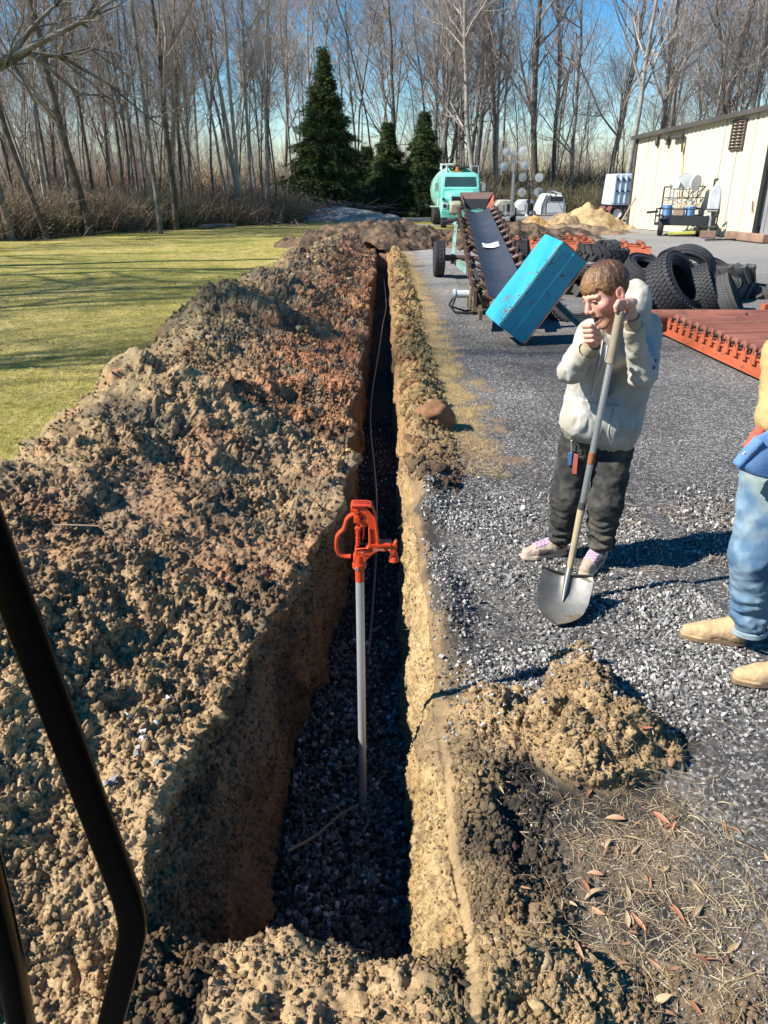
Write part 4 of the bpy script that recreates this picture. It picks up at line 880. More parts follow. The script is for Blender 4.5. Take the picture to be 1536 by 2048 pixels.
heap_obj('sand_pile', (gx(1168, 43), 43, 0), 2.5, 1.6, 1.30, 1, cmix((.50, .36, .19), (.36, .24, .13)), 'tallest tan sand pile in the yard, with a rounded peak', 'sand pile', rag=.35)
heap_obj('sand_pile', (gx(1128, 41.5), 41.5, 0), 1.4, 1.2, .85, 2, cmix((.46, .32, .17), (.30, .20, .12)), 'pointed tan sand pile at the left shoulder of the tallest one', 'sand pile', rag=.35)
heap_obj('sand_pile', (gx(1072, 41), 41, 0), 1.5, 1.2, .72, 3, cmix((.50, .31, .12), (.42, .26, .13)), 'low orange sand pile left of the tallest one', 'sand pile', rag=.35)
heap_obj('dirt_pile', (gx(1060, 36), 35.5, 0), 3.4, 1.7, .62, 4, cmix((.075, .058, .043), (.20, .14, .095)), 'wide dark brown dirt pile in front of the sand piles', rag=.5)
heap_obj('dirt_pile', (gx(1155, 38), 38, 0), 3.0, 1.3, .42, 14, cmix((.30, .21, .13), (.16, .115, .08)), 'low crumbly brown pile at the foot of the tallest sand pile', rag=.5)
heap_obj('dirt_pile', (gx(1268, 44), 43.6, 0), 1.3, .7, .50, 5, cmix((.46, .30, .12), (.26, .16, .08)), 'small ochre dirt pile at the corner of the warehouse', rag=.5)
heap_obj('spoil_heap', (-.2, 30.3, 0), 4.2, 2.6, .95, 6, cmix((.07, .052, .038), (.17, .11, .07), 2), 'dark heap of dug soil where the trench ends', rag=.5, n=190, pwr=.7, amp=.22)
heap_obj('spoil_heap', (3.6, 30.6, 0), 3.6, 1.7, .72, 7, cmix((.06, .046, .035), (.17, .115, .075), 2), 'dark crumbly soil heap in front of the tanker truck', rag=.55, n=170, pwr=.7, amp=.22)
heap_obj('gravel_heap', (gx(672, 51), 51, 0), 3.7, 1.6, .95, 8, cmix((.34, .33, .31), (.24, .23, .22)), 'long low grey gravel heap in front of the tallest spruce', 'gravel heap', rag=.25, pwr=.6, amp=.06)
def stick_pile(name, c, n, L, label, seed, col=(.22, .165, .13), hgt=.6, sx=1., r0=.03, cat='brush pile'):
    r = random.Random(seed); m = MB()
    for q in range(n):
        p = Vector(c) + Vector((r.gauss(0, sx), r.gauss(0, .5), r.uniform(.02, hgt))); d = Vector((r.gauss(0, 1), r.gauss(0, .5), r.gauss(.05, .28))).normalized() * r.uniform(.4, 1) * L
        rr = r.uniform(.3, 1) * r0; m.tube([p - d * .5, p + Vector((0, 0, r.gauss(0, .08))), p + d * .5], [rr, rr * .8, rr * .4], 5)
    return tag(m.build(name, paint(name + '_wood', col, .9, vary=.4), None), label, cat)
stick_pile('brush_pile', (gx(570, 50), 50, 0), 150, 2.4, 'reddish brown pile of cut branches left of the gravel heap', 1, (.30, .19, .14), .75, 1.3)
stick_pile('brush_pile', (gx(690, 53), 53, .5), 60, 3.0, 'dark branches lying over the back of the gravel heap', 2, (.12, .10, .085), .5, 1.6, .05)
stick_pile('brush_pile', (gx(600, 46), 44, 0), 30, 1.6, 'thin scatter of twigs on the lawn before the gravel heap', 3, (.2, .16, .12), .10, 1.0, .02)
m = MB(); a_ = G(398, 459); b_ = G(470, 455); m.tube([a_ + Vector((0, 0, .1)), (a_ + b_) / 2 + Vector((0, 0, .13)), b_ + Vector((0, 0, .1))], [.13, .11, .08], 10); tag(m.build('log', M['bark'], None), 'grey log lying at the far left edge of the lawn', 'log')
# ================================================================= TANKER TRUCK (x right, y to the back)
M['mint'] = paint('mint_green_paint', (.20, .62, .50), .42, vary=.12, wscale=3, wear=(.45, .40, .36), wamt=.70)
M['mint2'] = paint('tank_green_paint', (.16, .50, .38), .45, vary=.15, wscale=2, wear=(.5, .5, .44), wamt=.66)
M['palemint'] = paint('pale_mint', (.55, .70, .60), .5, vary=.15)
M['glassd'] = paint('windscreen_glass', (.035, .07, .065), .06, vary=.2, wscale=2, bump=0, spec=.8)
M['tyre'] = paint('tyre_rubber', (.030, .030, .032), .75, vary=.45, wscale=6, bump=.35)
M['white'] = paint('white_paint', (.74, .74, .72), .5, vary=.06, wscale=3)
M['steel'] = paint('galvanised', (.50, .51, .51), .38, .75, vary=.2, wscale=14, bump=.1)
def wheel_parts(parent, c, r_, w_, axis=(1, 0, 0), rim=None, name='wheel'):
    a = Vector(axis).normalized(); c = Vector(c); m = MB(); hw = w_ / 2
    m.lathe(c, a, [(r_ * .56, -hw * .72), (r_ * .80, -hw), (r_ * .94, -hw * .96), (r_, -hw * .78), (r_, hw * .78), (r_ * .94, hw * .96), (r_ * .80, hw), (r_ * .56, hw * .72)], 28)
    t_ = m.build(name, M['tyre'], parent); m = MB()
    for k in range(28):
        an = 2 * math.pi * k / 28; X_, Y_, _ = frame(a); e = X_ * math.cos(an) + Y_ * math.sin(an); tg = a.cross(e); rm = Matrix((tg, a, e)).transposed()
        for s_ in (-.52, 0, .52): m.box(c + e * (r_ * 1.0) + a * hw * s_ + tg * (.3 * r_ * .22 * (s_ == 0)), (r_ * .15, hw * .42, r_ * .035), rm)
    m.build('tread', M['tyre'], t_, smooth=False)
    m = MB(); m.lathe(c, a, [(0, -hw * .35), (r_ * .2, -hw * .42), (r_ * .42, -hw * .15), (r_ * .56, -hw * .6), (r_ * .58, -hw * .74), (r_ * .56, -hw * .5), (r_ * .5, 0), (r_ * .56, hw * .5), (r_ * .58, hw * .74), (r_ * .42, hw * .15), (0, hw * .2)], 20); m.build('rim', rim or M['rust'], t_)
    return t_
tk = empty('tanker_truck', (4.05, 42, 0), 'old mint green tanker truck facing the camera in front of the wood', 'truck')
O = Vector((4.05, 42, 0)); V3 = lambda x, y, z: O + Vector((x, y, z))
m = MB()
def loftbox(m, secs):      # secs: list of (y, half width, z0, z1, inset top)
    vs = []
    for y_, hw, z0, z1, it in secs: vs += [V3(-hw, y_, z0), V3(hw, y_, z0), V3(hw, y_, z1 - .12), V3(hw - it, y_, z1), V3(-hw + it, y_, z1), V3(-hw, y_, z1 - .12)]
    n = len(secs); fs = [(i * 6 + k, i * 6 + (k + 1) % 6, (i + 1) * 6 + (k + 1) % 6, (i + 1) * 6 + k) for i in range(n - 1) for k in range(6)]
    return m.add(vs, fs + [(5, 4, 3, 2, 1, 0), tuple((n - 1) * 6 + k for k in range(6))])
loftbox(m, [(0, .62, .72, 1.62, .1), (.05, .70, .70, 1.66, .1), (1.1, .80, .70, 1.82, .12), (1.2, .82, .7, 1.84, .12)]); hood = m.build('hood', M['mint'], tk, bevel=.04)
for s_ in (-1, 1):
    m = MB(); m.box(V3(s_ * .88, .62, 1.18), (.46, 1.15, .62)); m.box(V3(s_ * .90, .12, .86), (.44, .2, .4)); m.build('wing', M['mint'], tk, bevel=.09)
    m = MB(); m.box(V3(s_ * .90, .005, 1.10), (.30, .06, .30)); hl = m.build('headlight', M['white'], tk, bevel=.01)
    m = MB(); m.cyl(V3(s_ * .90, -.045, 1.10), V3(s_ * .90, .0, 1.10), .11, n=20); m.build('lens', M['glassd'], hl)
    m = MB(); m.box(V3(s_ * .98, .02, 1.44), (.14, .05, .12)); m.build('marker_light', M['black'], tk, bevel=.01)
loftbox(MB(), []) if 0 else None
m = MB(); loftbox(m, [(1.15, 1.02, .8, 1.98, .08), (1.32, 1.04, .8, 2.0, .08), (1.50, 1.00, .8, 2.60, .22), (1.7, 1.0, .8, 2.72, .26), (2.6, 1.0, .8, 2.70, .26)]); m.build('cab', M['mint'], tk, bevel=.05)
m = MB(); m.add([V3(-.86, 1.285, 1.98), V3(.86, 1.285, 1.98), V3(.80, 1.455, 2.50), V3(-.80, 1.455, 2.50), V3(-.86, 1.31, 1.98), V3(.86, 1.31, 1.98), V3(.80, 1.48, 2.50), V3(-.80, 1.48, 2.50)], [(0, 1, 2, 3), (4, 7, 6, 5), (0, 4, 5, 1), (1, 5, 6, 2), (2, 6, 7, 3), (3, 7, 4, 0)]); m.build('windscreen', M['glassd'], tk, bevel=.008)
m = MB(); m.box(V3(0, -.035, 1.20), (1.10, .06, .72)); gr = m.build('grille', M['black'], tk)
for k in range(6): m = MB(); m.box(V3(0, -.08, .92 + k * .11), (1.04, .03, .03)); m.build('grille_bar', M['dark'], gr)
for x_ in (-.5, 0, .5): m = MB(); m.box(V3(x_, -.085, 1.2), (.03, .035, .68)); m.build('grille_bar', M['dark'], gr)
m = MB(); m.box(V3(0, -.12, .72), (2.2, .16, .36)); m.build('bumper', M['mint'], tk, bevel=.03)
for s_ in (-1, 1): m = MB(); m.cyl(V3(s_ * .42, -.21, .74), V3(s_ * .42, -.19, .74), .07); m.cyl(V3(s_ * .62, -.21, .74), V3(s_ * .62, -.19, .74), .05); m.build('fog_light', M['black'], tk)
for s_ in (-1, 1):
    wheel_parts(tk, V3(s_ * .88, .75, .46), .46, .30, rim=M['mint'])
    for y_ in (5.2, 6.5): wheel_parts(tk, V3(s_ * .95, y_, .50), .50, .50, rim=M['white'])
    m = MB(); m.tube([V3(s_ * 1.0, 1.5, 2.2), V3(s_ * 1.22, 1.42, 2.25), V3(s_ * 1.22, 1.42, 1.75), V3(s_ * 1.0, 1.5, 1.8)], .015, 6); m.box(V3(s_ * 1.24, 1.40, 2.0), (.18, .05, .38)); m.build('mirror', M['steel'], tk)
m = MB(); m.lathe(V3(0, 0, 1.82), (0, 1, 0), [(0, 2.72), (.7, 2.78), (1.05, 2.95), (1.22, 3.2), (1.24, 4.5), (1.24, 7.2), (1.0, 7.6), (0, 7.7)], 40); tank = m.build('tank', M['mint2'], tk)
m = MB(); [m.lathe(V3(0, 0, 1.82), (0, 1, 0), [(1.225, y_ - .05), (1.265, y_ - .04), (1.265, y_ + .04), (1.225, y_ + .05)], 40) for y_ in (3.3, 4.6, 5.9, 7.1)]; m.build('tank_band', M['palemint'], tank)
m = MB(); m.box(V3(0, 4.5, .72), (.8, 6.4, .2)); m.build('chassis', M['dark'], tk)
m = MB(); m.box(V3(-1.28, 2.75, 1.02), (.42, .5, .06)); m.tube([V3(-1.1, 2.6, 1.0), V3(-1.1, 2.6, 1.4)], .025, 6); m.build('step', M['white'], tk)
m = MB()
for pts_ in ([(-.92, 2.7, 2.5), (-.92, 2.7, 3.12), (-.35, 2.7, 3.14), (-.35, 2.7, 2.9)], [(-.92, 3.6, 2.9), (-.92, 3.6, 3.14), (-.35, 3.6, 3.14)], [(-.92, 2.7, 3.12), (-.92, 3.6, 3.14)], [(-.65, 2.7, 2.7), (-.65, 2.7, 3.12)]): m.tube([V3(*q) for q in pts_], .045, 8)
m.build('guard_rail', M['white'], tk)
m = MB(); m.tube([V3(.3, 3, 3.02), V3(1.1, 3, 3.06), V3(1.12, 3, 2.4)], .018, 6); m.build('thin_rail', M['palemint'], tk)
m = MB(); m.box(V3(0, 2.9, 3.0), (1.1, .5, .12)); m.cyl(V3(-.1, 3, 2.9), V3(-.1, 3, 3.14), .16); m.build('manhole', M['dark'], tk, bevel=.02)
m = MB(); m.box(V3(-.12, 2.2, 2.76), (.5, .22, .06)); m.cyl(V3(-.12, 2.2, 2.79), V3(-.12, 2.2, 2.98), .10, .08); m.build('beacon', paint('orange_plastic', (.75, .20, .04), .35), tk, bevel=.01)
# ================================================================= LIGHT TOWERS, GENERATOR, DUMP BODY
def lamp_head(parent, c, r_=.24, facing=(0, -1, 0), mat=None):
    f = Vector(facing).normalized(); c = Vector(c); m = MB(); m.lathe(c, f, [(0, -.22), (r_ * .35, -.2), (r_ * .8, -.08), (r_, .02), (r_ * 1.02, .05), (r_ * .96, .05)], 24); h_ = m.build('floodlight', M['white'], parent)
    m = MB(); m.lathe(c, f, [(0, .06), (r_ * .6, .055), (r_ * .96, .04)], 24); m.build('lens', mat or M['lens'], h_); return h_
M['lens'] = paint('lamp_glass', (.55, .58, .58), .15, vary=.1, bump=0)
def tower(px, Yd, top, spread, label, body_col, mast_mat, raised):
    c = Vector((gx(px, Yd), Yd, 0)); t_ = empty('light_tower', c, label, 'light tower'); Q = lambda x, y, z: c + Vector((x, y, z))
    m = MB(); m.prism([(-.62, 0), (.62, 0), (.62, .55), (.38, .85), (-.30, .85), (-.62, .5)], Q(0, .9, .42), (1, 0, 0), (0, 0, 1), 1.7); m.build('housing', body_col, t_, bevel=.05)
    m = MB(); m.beam(Q(-.6, -.3, .38), Q(.6, -.3, .38), .1, .1); m.beam(Q(0, -1.4, .38), Q(0, .9, .38), .1, .1); m.build('chassis', M['white'], t_)
    for s_ in (-1, 1): wheel_parts(t_, Q(s_ * .72, .1, .32), .32, .2, rim=M['white'])
    for s_ in (-1, 1): m = MB(); m.box(Q(s_ * .3, -.82, .85), (.4, .03, .4)); m.build('panel', M['dark'] if s_ > 0 else body_col, t_, bevel=.01)
    m = MB(); m.beam(Q(.35 if raised else .1, -.95, .4), Q(.35 if raised else .1, -.95, top - .25), .10, .10); m.beam(Q(.43 if raised else .16, -.9, .4), Q(.43 if raised else .16, -.9, top * .72), .08, .08); m.build('mast', mast_mat, t_)
    mx = .35 if raised else .1; m = MB()
    for (lx, lz) in ((-.5, .35), (.45, .42), (-.62, -.42), (.62, -.35)) if raised else ((-.5, .4), (.5, .38), (-.5, -.45), (.5, -.42)):
        m.beam(Q(mx, -.95, top - .2 + lz * .3), Q(mx + lx * spread, -1.0, top + lz * spread - .2), .07, .07)
        lamp_head(t_, Q(mx + lx * spread, -1.1, top + lz * spread - .2), .22 * spread + .02, (random.uniform(-.25, .1), -1, -.1), M['lens'] if raised else bpy.data.materials.get('grey_lens') or paint('grey_lens', (.33, .37, .38), .2, bump=0))
    m.build('bracket', mast_mat, t_); return t_
tower(1005, 50, 3.75, 1.0, 'light tower with raised grey mast and four white lamps, beige housing', paint('beige_housing', (.58, .54, .42), .5, vary=.15), M['steel'], True)
tower(1047, 51, 2.35, 1.0, 'light tower with lowered black mast and four grey lamps, white housing', M['white'], M['black'], False)
c = Vector((gx(1097, 49), 49, 0)); ge = empty('generator_trailer', c, 'white domed generator trailer right of the two light towers', 'generator'); Q = lambda x, y, z: c + Vector((x, y, z))
m = MB(); m.prism([(-.78, 0), (.78, 0), (.78, .5), (.52, 1.12), (-.42, 1.2), (-.78, .55)], Q(0, .9, .45), (1, 0, 0), (0, 0, 1), 2.0); m.build('housing', M['white'], ge, bevel=.08)
m = MB(); m.box(Q(.18, -1.14, 1.35), (.74, .04, .26)); m.build('window', M['black'], ge, bevel=.01)
m = MB(); m.box(Q(.12, -1.14, .86), (.95, .04, .5)); m.build('panel', M['lens'], ge, bevel=.01)
for x0 in (-.66, -.42): m = MB(); m.tube([Q(x0, -1.13, .5), Q(x0, -1.13, 1.05), Q(x0 + .22, -1.13, 1.6)], .03, 6); m.build('strap', M['black'], ge)
m = MB(); m.tube([Q(-.4, -1, 1.66), Q(0, -.6, 1.80), Q(.5, -.8, 1.62)], .05, 6); m.tube([Q(0, -1.1, 1.7), Q(.5, -1.16, .8)], .03, 6); m.build('folded_mast', M['steel'], ge)
for s_ in (-1, 1): wheel_parts(ge, Q(s_ * .8, .2, .33), .33, .2, rim=M['white'])
c = Vector((gx(1238, 51), 51, 0)); du = empty('dump_truck', c, 'pale blue tipper body of a truck half hidden behind the warehouse corner', 'truck'); M['pblue'] = paint('pale_blue_paint', (.52, .60, .70), .5, vary=.08, wear=(.3, .25, .2), wamt=.75)
m = MB(); m.prism([(-.62, .95), (2.6, .95), (2.6, 2.75), (-.5, 2.75)], Q(0, 2.2, 0), (1, 0, 0), (0, 0, 1), 2.2); m.build('tipper_body', M['pblue'], du, bevel=.04)
for k, x0 in enumerate((-.46, -.12, .22, .6, 1.2)): m = MB(); m.box(Q(x0, -.04, 1.86), (.10, .10, 1.6)); m.build('rib', M['pblue'], du, bevel=.02)
for x0 in (-.30, .05, .4):
    for z0 in (1.75, 2.4): m = MB(); m.box(Q(x0, -.06, z0), (.10, .14, .10)); m.build('bracket', M['black'], du)
m = MB(); m.box(Q(.9, 1, .82), (2.6, 1.8, .22)); m.beam(Q(-.6, 0, .95), Q(-.6, 0, .3), .06, .06); m.build('chassis', M['dark'], du)
for x0 in (-.1, 1.0): wheel_parts(du, Q(x0, .2, .46), .46, .3, (0, 1, 0), rim=M['white'])
m = MB(); c = Vector((gx(1204, 49), 49, 0)); m.beam(c + Vector((-.5, 0, .1)), c + Vector((.1, .3, .9)), .5, .06); m.beam(c + Vector((.1, .1, .1)), c + Vector((.55, .3, .9)), .4, .06); o = m.build('rusty_plate', paint('maroon', (.18, .05, .04), .7, vary=.3), None); tag(o, 'maroon steel plates leaning beside the pale blue tipper', 'steel plates')
# ================================================================= UTILITY TRAILER BY THE WAREHOUSE
TC = Vector((gx(1378, 36.5), 36.8, 0)); ut = empty('utility_trailer', TC, 'black open utility trailer loaded with gear beside the warehouse wall', 'trailer')
ya = R(-24); ru = Matrix.Rotation(ya, 3, 'Z'); T = lambda x, y, z: TC + ru @ Vector((x, y, z))
m = MB()
for z_ in (.50, .82, 1.12):
    m.beam(T(-1.25, -.9, z_), T(1.35, -.9, z_), .05, .05)
    m.beam(T(-1.25, .9, z_), T(1.35, .9, z_), .05, .05); m.beam(T(-1.25, -.9, z_), T(-1.25, .9, z_), .05, .05)
for x_ in (-1.25, -.6, .05, .7, 1.35): m.beam(T(x_, -.9, .45), T(x_, -.9, 1.14), .05, .05); m.beam(T(x_, .9, .45), T(x_, .9, 1.14), .05, .05)
m.build('side_rails', M['black'], ut)
m = MB(); m.box(T(.05, 0, .47), (2.6, 1.85, .08), ru); m.build('deck', M['dark'], ut)
m = MB(); m.box(T(.35, -.93, .66), (1.9, .03, .40), ru); m.build('side_board', M['black'], ut)
m = MB(); m.beam(T(-1.2, .9, 1.14), T(-1.2, .9, 2.02), .05, .05); m.beam(T(.75, .9, 1.14), T(.75, .9, 2.05), .05, .05); m.beam(T(-1.2, .9, 2.02), T(.75, .9, 2.05), .06, .06); m.beam(T(-1.2, .9, 1.55), T(.75, .9, 1.58), .06, .04); m.build('rack', M['black'], ut)
for k in range(5): m = MB(); m.beam(T(-.9 + k * .4, .9, 1.56), T(-.9 + k * .4, .9, 2.03), .03, .03); m.build('rack_bar', M['black'], ut)
m = MB(); m.beam(T(.95, .3, 1.1), T(.95, .3, 2.35), .06, .06); m.beam(T(1.4, .3, 1.1), T(1.4, .3, 2.35), .06, .06); m.beam(T(.95, .3, 2.35), T(1.4, .3, 2.35), .06, .06); m.build('ramp_frame', M['black'], ut)
m = MB(); m.beam(T(-1.7, -.5, .95), T(-1.2, -.5, 1.0), .12, .1); m.build('side_arm', M['black'], ut)
for x_ in (-.98, .62): wheel_parts(ut, T(x_, -.75 if x_ < 0 else -.6, .33), .34, .22, ru @ Vector((1, 0, 0)), rim=M['white'])
for x_ in (-.98,): m = MB(); m.box(T(x_ + .05, -.78, .72), (.3, .85, .06), ru); m.build('mudguard', M['black'], ut, bevel=.02)
m = MB(); m.beam(T(.6, -.9, .45), T(1.1, -1.9, .42), .08, .08); m.beam(T(1.35, -.9, .45), T(1.1, -1.9, .42), .08, .08); m.build('tongue', M['black'], ut)
m = MB(); m.cyl(T(1.1, -1.85, .30), T(1.1, -1.85, .85), .045); m.tube([T(1.1, -1.85, .85), T(1.0, -1.85, .92), T(.85, -1.85, .88)], .015, 6); m.build('jack', M['steel'], ut)
m = MB(); m.box(T(1.1, -1.85, .15), (.65, .35, .28), ru); tag(m.build('wood_block', paint('brown_block', (.20, .12, .09), .9, vary=.3), None, bevel=.02), 'brown wooden block under the jack of the black trailer', 'block')
def drum(c, r_, h_, mat, label):
    m = MB(); m.lathe(c, (0, 0, 1), [(0, 0), (r_, .01), (r_, h_ * .33), (r_ * 1.04, h_ * .34), (r_, h_ * .36), (r_, h_ * .98), (r_ * .96, h_), (0, h_)], 20); return tag(m.build('drum', mat, None), label, 'drum')
M['blueplastic'] = paint('blue_plastic', (.05, .16, .36), .5); 
drum(T(-.85, -.2, .52), .2, .75, M['blueplastic'], 'left blue plastic drum standing in the black trailer'); drum(T(.15, -.3, .52), .2, .7, M['blueplastic'], 'right blue plastic drum standing in the black trailer')
m = MB(); m.box(T(-.35, 0, .85), (.5, .5, .65), ru); tag(m.build('carton', paint('brown_bag', (.34, .24, .17), .8, vary=.3), None, bevel=.05), 'brown carton between the blue drums in the trailer', 'carton')
m = MB(); m.box(T(-.2, .1, 1.27), (1.5, .3, .07), ru @ Matrix.Rotation(R(6), 3, 'Y')); tag(m.build('plank', paint('pale_plank', (.62, .47, .33), .7), None), 'pale plank lying across the load of the trailer', 'plank')
stick_pile('pipe_bundle', tuple(T(-.2, .5, 1.3)), 16, 2.0, 'bundle of dark and pale pipes lying on top of the trailer load', 9, (.18, .17, .17), .35, .3, .03, cat='pipes')
m = MB(); m.prism([(-.3, 0), (.2, 0), (.22, .9), (0, 1.25), (-.22, .9)], T(1.15, .2, .95), ru @ Vector((1, 0, 0)), (0, .15, 1), .35); tag(m.build('wrapped_chair', paint('plastic_wrap', (.45, .47, .50), .3, vary=.3, wscale=6, bump=1.), None, bevel=.06), 'grey plastic wrapped bundle standing at the right end of the trailer', 'bundle')
for k, (px, py, r_, lab, fx_) in enumerate([(1352, 367, .20, 'small left floodlight on a stand above the black trailer', -1.), (1371, 361, .33, 'round bright middle floodlight on a stand above the black trailer', -.3), (1391, 366, .34, 'wire caged right floodlight on a stand above the black trailer', .6)]):
    q = P(px, py, 36.9); fl = empty('floodlight_stand', Vector((q.x, q.y, 0)), lab, 'floodlight'); lamp_head(fl, q, r_, (fx_, -1, -.1)); m = MB(); m.cyl(q - Vector((0, -.1, 1.4)), q + Vector((0, .1, -.1)), .03); m.tube([q + Vector((-r_ * 1.1, .05, 0)), q + Vector((-r_, .08, -r_ * 1.1)), q + Vector((r_, .08, -r_ * 1.1)), q + Vector((r_ * 1.1, .05, 0))], .025, 6); m.build('stand', M['steel'], fl)
m = MB(); m.beam(T(-.6, -1.1, .1), T(.55, -1.0, .16), .35, .12); tag(m.build('yellow_ramp', paint('yellow', (.42, .41, .08), .6, vary=.3), None, bevel=.02), 'yellow chock board lying under the black trailer', 'board')
# ================================================================= CONVEYOR WITH THE TURQUOISE HOOD
M['teal'] = paint('turquoise_paint', (.03, .34, .46), .42, vary=.10, wscale=9, wear=(.26, .10, .05), wamt=.595)
M['rustf'] = paint('rusty_frame', (.13, .075, .055), .85, vary=.5, wscale=7, bump=.5); M['rollr'] = paint('brown_roller', (.17, .105, .085), .6, vary=.3)
M['oldmint'] = paint('faded_mint_frame', (.22, .42, .35), .6, wear=(.28, .12, .07), wamt=.55, wscale=5)
cv0 = Vector((1.93, 12.0, .42)); cv1 = Vector((2.56, 22.3, 1.42)); cd = (cv1 - cv0).normalized(); cxv = Vector((0, 0, 1)).cross(cd).normalized() * -1; cxv = cxv if cxv.x > 0 else -cxv; cu = cxv.cross(cd); cu = cu if cu.z > 0 else -cu
cn = empty('belt_conveyor', (2.2, 17, 0), 'wheeled belt conveyor with grey belt, rusty idlers and a turquoise hood at its near end', 'conveyor')
Lc = (cv1 - cv0).length; CV = lambda s_, x, u: cv0 + cd * s_ + cxv * x + cu * u
m = MB(); vs = []; nb = 60; hwb = .31
for k in range(nb + 1):
    s_ = Lc * k / nb
    for j in range(9): x_ = (j / 4 - 1); vs.append(CV(s_, x_ * hwb, .13 * abs(x_) ** 1.7 + .012 * math.sin(s_ * 8.4) * (1 - abs(x_)) + .004 * math.sin(s_ * 23)))
n0 = len(vs); vs += [v_ - cu * .012 for v_ in vs]; w9 = 9
fs = [(k * w9 + j, k * w9 + j + 1, (k + 1) * w9 + j + 1, (k + 1) * w9 + j) for k in range(nb) for j in range(8)]; fs += [tuple(n0 + q for q in f[::-1]) for f in fs]
fs += [(k * w9, (k + 1) * w9, n0 + (k + 1) * w9, n0 + k * w9) for k in range(nb)] + [(k * w9 + 8, n0 + k * w9 + 8, n0 + (k + 1) * w9 + 8, (k + 1) * w9 + 8) for k in range(nb)]
m.add(vs, fs); m.build('belt', paint('grey_belt', (.045, .052, .066), .5, vary=.35, wscale=1.6, bump=.2), cn)
for s_ in (-1, 1):
    m = MB(); m.beam(CV(-.2, s_ * .42, -.15), CV(Lc + .2, s_ * .42, -.15), .05, .14, cu); m.build('side_rail', M['rustf'], cn)
m = MB()
for k in range(12): m.beam(CV(.5 + k * .85, -.42, -.2), CV(.9 + k * .85, .42, -.2), .04, .04)
m.build('bracing', M['rustf'], cn)
for k in range(14):
    s_ = .25 + k * .76
    for sx in (-1, 1):
        m = MB(); m.cyl(CV(s_, sx * .22, .0), CV(s_, sx * (.37 if sx < 0 else .46), .08 if sx < 0 else .12), .042, n=12); rl = m.build('idler_roller', M['rollr'], cn)
        m = MB(); m.box(CV(s_, sx * .50, .02), (.05, .16, .26), Matrix((cxv, cd, cu)).transposed()); m.beam(CV(s_, sx * .42, -.12), CV(s_ + .05, sx * .54, .16), .05, .08); m.build('idler_bracket', M['rustf'], cn)
    m = MB(); m.cyl(CV(s_, -.2, -.065), CV(s_, .2, -.065), .05, n=12); m.build('idler_roller', M['rollr'], cn)
# hopper at the far end
m = MB(); a_, b_ = Lc - .1, Lc + .9
def slab(p4, th, nm, mat):
    mm = MB(); n_ = (Vector(p4[1]) - Vector(p4[0])).cross(Vector(p4[3]) - Vector(p4[0])).normalized() * th; vs = [Vector(p) for p in p4] + [Vector(p) + n_ for p in p4]
    mm.add(vs, [(3, 2, 1, 0), (4, 5, 6, 7), (0, 1, 5, 4), (1, 2, 6, 5), (2, 3, 7, 6), (3, 0, 4, 7)]); return mm.build(nm, mat, cn)
slab([CV(b_, -.30, .0), CV(b_, .30, .0), CV(b_ + .1, .50, .36), CV(b_ + .1, -.44, .36)], .03, 'hopper_back', paint('hopper_brown', (.16, .10, .085), .7, wear=(.35, .12, .06), wamt=.62))
slab([CV(a_, -.32, .05), CV(b_, -.32, .0), CV(b_ + .1, -.46, .36), CV(a_, -.38, .24)], .03, 'hopper_side', M['rustf'])
slab([CV(a_, .32, .05), CV(b_, .32, .0), CV(b_ + .1, .50, .36), CV(a_, .44, .24)], .03, 'hopper_side', paint('orange_side', (.42, .12, .06), .6, vary=.3))
slab([CV(b_ - .05, -.34, .22), CV(b_ - .05, .36, .22), CV(b_ + .1, .50, .38), CV(b_ + .1, -.44, .38)], .03, 'hopper_lip', bpy.data.materials['hopper_brown'])
slab([CV(a_ + .3, -.28, .06), CV(a_ + .3, .28, .06), CV(a_ + .5, .33, .28), CV(a_ + .5, -.33, .28)], .02, 'rubber_flap', M['black'])
m = MB(); m.box(CV(Lc + .1, -.58, .1), (.32, .5, .3), Matrix((cxv, cd, cu)).transposed()); m.build('gear_cover', paint('khaki', (.38, .35, .22), .6, vary=.3), cn, bevel=.05)
# running gear
wl = G(877, 553); wl = Vector((wl.x, wl.y, 0)); wr_ = Vector((3.42, wl.y + .25, 0))
wheel_parts(cn, wl + Vector((0, 0, .42)), .42, .27); wheel_parts(cn, wr_ + Vector((0, 0, .42)), .42, .27)
m = MB(); m.beam(wl + Vector((.1, 0, .42)), wr_ + Vector((-.1, 0, .42)), .10, .10); m.build('axle', M['rustf'], cn)
q = P(938, 545, wl.y - 2.0); m = MB(); m.beam(P(914, 524, wl.y), P(942, 546, wl.y - 2.4), .12, .14); m.beam(P(905, 524, wl.y), P(912, 452, wl.y + 2.2), .09, .10); m.beam(P(915, 440, wl.y + 2.6), P(908, 452, wl.y + 2.2), .09, .10); m.build('undercarriage', M['oldmint'], cn)
m = MB(); m.beam(P(885, 512, wl.y), P(950, 514, wl.y - .2), .06, .06); m.beam(P(938, 543, wl.y - 2.4), P(975, 560, wl.y - 3.6), .14, .16); m.beam(P(938, 540, wl.y - 2.3), P(945, 575, wl.y - 4), .05, .05); m.beam(P(936, 470, 20.5), P(920, 500, 19.4), .04, .05); m.build('lower_frame', M['rustf'], cn)
m = MB(); m.tube([P(885, 445, 22), P(915, 440, 22), P(940, 436, 22), P(950, 425, 22)], .06, 8); m.build('hose', M['black'], cn)
m = MB(); m.cyl(P(946, 532, 16.2), P(946, 518, 16.2), .045, n=14); tag(m.build('drink_can', paint('blue_can', (.08, .12, .35), .3, .5), None), 'small blue can standing on the conveyor frame', 'can')
